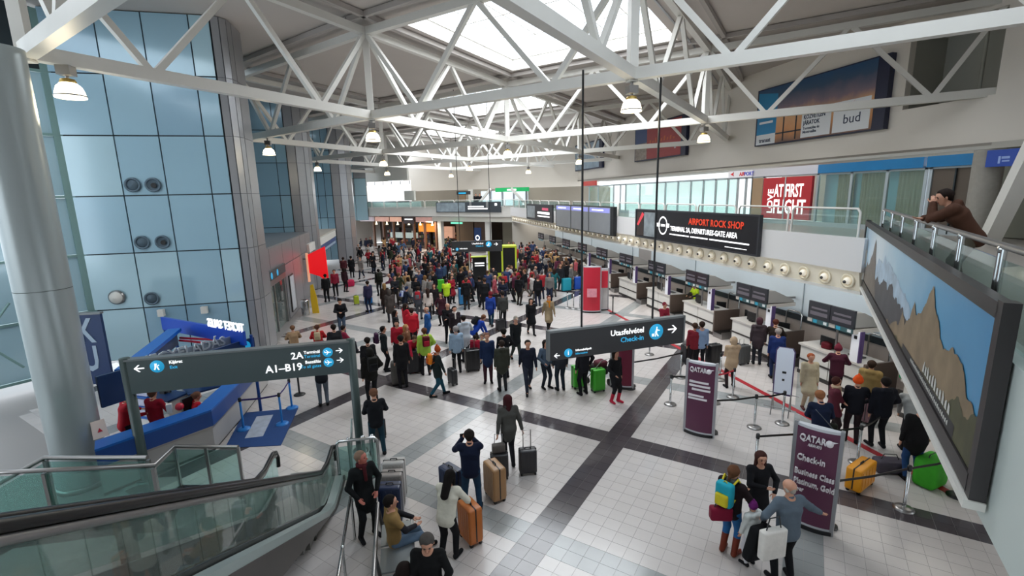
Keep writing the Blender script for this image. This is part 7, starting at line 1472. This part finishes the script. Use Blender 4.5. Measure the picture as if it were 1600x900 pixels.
# ------------------------------------------------------------ the crowd
PR = {}
for k, (x, y, face, pose, top, col, leg, hair, hc, lab, s, ex) in enumerate(PEOPLE):
    if k == 0: continue
    PR[lab] = person(x, y, D_(face), pose, top, col, leg, hair, hc, scale=s, label=lab, group='travellers standing in the terminal hall', **ex)
P_ = ['stand', 'stand2', 'cross', 'phone', 'handle', 'reach', 'walk']; T_ = ['jacket', 'half', 'puffer', 'coat', 'sweater']
TN = ['jacket', 'coat', 'puffer jacket', 'long coat', 'sweater']; HN = {'hat': 'knitted hat', 'hood': 'hood up', 'bald': 'thin hair'}
LN = ['black', 'navy', 'brown', 'blue', 'black', 'grey']
rows_ = []
for r in FAR:
    hk, hcol = HAIRS[r[7]]; hn = HN.get(hk) or ('dark ' if hcol < '3' else 'light ')+hk+' hair'
    rows_.append([r, '%s %s' % (COLS[r[5]][1], TN[r[4]]), hn, LN[r[6]]+' trousers', ZONES[r[8]]])
same = {}
for q_ in rows_: same.setdefault((q_[1], q_[4]), []).append(q_)
for q_ in rows_:
    r, c_, hn, ln, zn = q_; g_ = same[(c_, zn)]
    lab = 'person in %s %s' % (c_, zn)
    if len(g_) > 1:
        lab = 'person in %s, %s, %s' % (c_, hn, zn); g2 = [o for o in g_ if o[2] == hn]
        if len(g2) > 1:
            g3 = sorted(g2, key=lambda o: (o[0][0]-.23*o[0][1])); i = g3.index(q_)
            word = ['leftmost', 'rightmost'][i] if len(g3) == 2 else (['leftmost']+['middle']*(len(g3)-2)+['rightmost'])[i]
            lab = '%s person in %s, %s, %s' % (word, c_, hn, zn)
    person(r[0], r[1], D_(r[2]), P_[r[3]], T_[r[4]], COLS[r[5]][0], LEGS[r[6]], HAIRS[r[7]][0], HAIRS[r[7]][1], scale=r[9], label=lab, group='people in the crowd far down the hall')
def find(sub):
    for l, v in PR.items():
        if sub in l: return v
backpack(p9, figure(), '1f9bb0', 'turquoise and yellow backpack worn by the woman with the grey scarf', 'c9b92a', 1.0)
t = bag(4.98, 6.2, .82, -.3, '7a1230', 'dark red bag with yellow straps hanging under the turquoise backpack', d=(.36, .16, .24), strap=.1)
for sub, col, pk, lab, s in (('lime green hooded', '5c1620', 'a52034', 'black and red backpack on the lime green jacket', .85), ('rust beanie', 'd97a1e', 'b8541a', 'bright orange backpack on the walking person with the rust beanie', .8), ('purple backpack', '3c1f3c', '2a1528', 'purple backpack on the person in dark green black', .9),
    ('pale child backpack', 'a9b4d0', '2f3f8c', 'pale blue and white small backpack in the left cluster', .75), ('red and grey backpack', 'a3202c', '5a5f66', 'red and grey backpack on the person in grey trousers', .9), ('beige backpack', 'b3a283', '9a8a6c', 'beige backpack on the seated person in red', .8), ('olive rucksack', '2f332a', '23261f', 'large dark olive rucksack at the left edge of the crowd', 1.1), ('bulky person', '12110f', '17171a', 'black rucksack on the bulky hooded person by the sign post', 1.0), ('royal blue jacket', '14161c', '14161c', 'black backpack on the bending person in royal blue', .85)):
    v = find(sub)
    if v: backpack(v[0], v[1], col, lab, pk, s)
# luggage
SK = dict(handle=.42)
suitcase(1.86, 9.62, -.1, '2a2a2c', 'black patterned suitcase, left one pulled by the woman in grey', w=.4, h=.56, d=.24, pat=1, handle=.42); bag(1.86, 9.66, .62, 0, '5a5552', 'grey handbag resting on the patterned black suitcase', d=(.3, .16, .2), strap=0)
suitcase(2.52, 9.62, -.08, '26262a', 'plain black suitcase, right one pulled by the woman in grey', w=.4, h=.56, d=.24, handle=.42)
suitcase(1.62, 8.95, -1.3, 'a07a52', 'ribbed copper suitcase right of the man taking a picture', w=.5, h=.72, d=.3, handle=0, ribs=7)
suitcase(.72, 9.1, -1.0, '26324f', 'dark blue suitcase left of the man taking a picture', w=.48, h=.7, d=.3, handle=0)
suitcase(.93, 7.82, -1.2, 'b8692c', 'orange brown suitcase under the hands of the woman in cream', w=.46, h=.7, d=.28, handle=0, ribs=6)
suitcase(-.42, 9.5, -.2, 'a7a5a2', 'silver suitcase in the row beside the older man', w=.44, h=.82, d=.28, handle=0, ribs=6); suitcase(-.46, 9.12, -.2, '8f8884', 'grey ribbed suitcase in the row beside the older man', w=.44, h=.78, d=.28, handle=0, ribs=6); suitcase(-.5, 8.72, -.2, '1f2c4a', 'dark navy suitcase at the near end of the row beside the older man', w=.44, h=.76, d=.28, handle=0)
suitcase(5.42, 13.95, .1, '3fae2a', 'bright green suitcase left of the legs in black', w=.42, h=.7, d=.28, handle=0); suitcase(5.92, 13.5, .1, '3aa526', 'bright green suitcase right of the legs in black', w=.42, h=.7, d=.28, handle=0)
suitcase(9.2, 7.25, .35, 'e89a1e', 'bright yellow hard shell suitcase in front of the navy jacketed man', w=.74, h=.5, d=.3, handle=0, ribs=5)
suitcase(2.3, 16.5, .1, '191a1d', 'large black suitcase beside the pale blue jacket', w=.52, h=.76, d=.34, handle=.25)
suitcase(.25, 16.9, .1, '26262a', 'black case behind the olive rucksack in the left cluster', w=.52, h=.8, d=.36, handle=0)
suitcase(1.45, 15.4, -1.2, '1d1e22', 'small black case trailed by the walker with the rust beanie', w=.36, h=.5, d=.22, handle=.35)
t = bag(-.35, 16.0, 0, 0, '565350', 'large grey standing travel rucksack on the dark floor band', d=(.46, .36, .82), strap=.06, name='travel_rucksack')
suitcase(4.35, 21.3, .4, '1d1e22', 'black cabin case behind the woman in cobalt blue', w=.4, h=.5, d=.24, handle=.4)
suitcase(11.86, 12.4, .2, '3b3c3e', 'dark grey suitcase beside the long navy coat at the desks', w=.42, h=.6, d=.28, handle=.0)
suitcase(10.15, 14.95, .1, '202126', 'black suitcase left of the light blue shirt', w=.5, h=.66, d=.34, handle=0); suitcase(10.95, 14.6, .1, '17171a', 'black suitcase right of the light blue shirt', w=.5, h=.7, d=.34, handle=0)
suitcase(11.95, 14.3, .1, '4a4c4d', 'grey suitcase in front of the plum hooded parka', w=.46, h=.66, d=.3, handle=.2)
suitcase(-2.05, 29.3, .2, '1c72b8', 'bright blue suitcase beside the violet jacket', w=.46, h=.55, d=.3, handle=0); suitcase(-2.75, 29.4, .2, 'a9b82e', 'lime yellow suitcase beside the violet jacket', w=.3, h=.5, d=.3, handle=0)
suitcase(.3, 21.9, .1, 'b31c28', 'upright bright red suitcase behind the red jackets', w=.5, h=.95, d=.36, handle=0)
suitcase(5.9, 16.8, 0, '1a1b1f', 'black case in front of the hanging sign group', w=.4, h=.55, d=.26, handle=0)
suitcase(10.4, 29.0, .1, '1b9ab0', 'turquoise suitcase at the near edge of the right crowd', w=.6, h=.8, d=.35, handle=0); suitcase(11.3, 29.2, .1, '1c4fb0', 'royal blue suitcase at the near edge of the right crowd', w=.6, h=.8, d=.35, handle=0); suitcase(9.4, 29.2, .1, '1d1e22', 'black suitcase at the near edge of the right crowd', w=.55, h=.75, d=.35, handle=0)
suitcase(8.3, 30.3, .1, '7a1d30', 'wine red suitcase at the near edge of the right crowd', w=.5, h=.75, d=.35, handle=0)
suitcase(2.45, 31.5, .1, '4db82a', 'vivid green suitcase in the left queue', w=.5, h=.8, d=.35, handle=0); suitcase(3.4, 27.3, .1, '2f7fb8', 'tall light blue suitcase behind the high visibility vest', w=.5, h=.95, d=.35, handle=0)
suitcase(5.2, 26.6, .3, '17181c', 'black suitcase left of the woman in cobalt blue', w=.42, h=.6, d=.3, handle=.3)
suitcase(-.9, 12.2, .6, '17181b', 'black trolley bag left of the man bowed over his phone', w=.4, h=.5, d=.26, handle=.3)
suitcase(12.05, 9.5, .3, '6b4a52', 'flower patterned trolley case near the landscape board', w=.4, h=.62, d=.26, handle=.4, pat=1)
t = bag(10.7, 6.95, 0, .2, '3fa32c', 'big bright green wrapped bag at the lower right queue', d=(.62, .42, .66), strap=.06, name='travel_bag'); t = bag(10.35, 7.55, 0, -.4, '4a4550', 'grey checked duffel bag in front of the black coated man', d=(.6, .34, .3), strap=.12, name='duffel_bag')
bag(-3.75, 35.9, 0, .3, 'b01f4a', 'bright pink bag on the floor by the third pilaster', d=(.7, .5, .5), strap=0, name='travel_bag')
bag(5.35, 5.45, .62, 0, 'd9d5cf', 'white cloth bag hanging from the arm of the grey haired man', d=(.44, .14, .5), strap=.2, name='cloth_bag')
q = MB(); rbox(q, (0, 0, 0), (.4, .18, .62), .08); o = q.build('draped_coat', cloth('101114')); o.location = (5.28, 5.68, .72); o.rotation_euler = (.1, .15, .2); tag(o, 'black coat draped over the left arm of the grey haired man', 'coat')
q = MB(); rbox(q, (0, 0, 0), (.5, .02, .5), .01); 
# desk bags and trays
bag(13.6, 12.3, 1.08, .2, '5a1420', 'dark red bag on the near check-in desk', d=(.5, .3, .22), strap=0); bag(13.4, 9.6, 1.08, .2, '1f9a5c', 'green folder bag held over the near desk end', d=(.5, .25, .3), strap=0); bag(13.5, 8.7, 1.08, .2, '3fb02a', 'bright green tall bag at the desk behind the landscape board', d=(.5, .4, .5), strap=0, name='travel_bag')
# baby buggy below the hanging sign
t = empty('pushchair', (6.15, 14.0, 0), .3, 'dark pushchair with a pale blanket below the hanging sign', 'pushchair')
q = MB(); rbox(q, (0, 0, .55), (.42, .6, .3), .1); q.build('seat_shell', cloth('2a2527'), t); q = MB(); rbox(q, (0, -.1, .78), (.38, .36, .2), .09); q.build('canopy', cloth('5a2f38'), t)
q = MB(); q.tube([(-.2, .3, .2), (-.2, -.4, 1.0), (.2, -.4, 1.0), (.2, .3, .2)], .016, 6); q.build('frame', STEEL, t)
for sx in (-1, 1):
    for sy in (-1, 1): q = MB(); q.lathe((sx*.24, sy*.28, .12), [(.001, -.02), (.12, -.02), (.12, .02), (.001, .02)], 14, axis='x'); q.build('wheel', RUBBER, t)

for b, lab in ((31.55, 'dark silhouette of a person on the far balcony, left of two'), (31.0, 'dark silhouette of a person on the far balcony, right of two')):
    x_, y_, _ = AB(43.6, b); person(x_, y_, D_(180), 'stand', 'jacket', '121216', '121216', 'short', '17110f', label=lab, z=GZ)

t = empty('waiting_bench', (-4.47, 20.35, 0), -0.311, 'low dark metal bench under the three seated people at the left wall', 'bench')
q = MB(); q.box((-.35, -.22, .33), (2.40, .22, .38)); q.build('seat', DSTEEL, t)
for x in (-.2, 1.2, 2.20): q = MB(); q.box((x-.03, -.2, 0), (x+.03, .2, .33)); q.build('leg', STEEL, t)
o = dup(chp, (-5.66, 13.72, 0), 2.6); tag(o, 'black office chair under the seated clerk at the ticket counter', 'chair', 'office chairs at the counters')
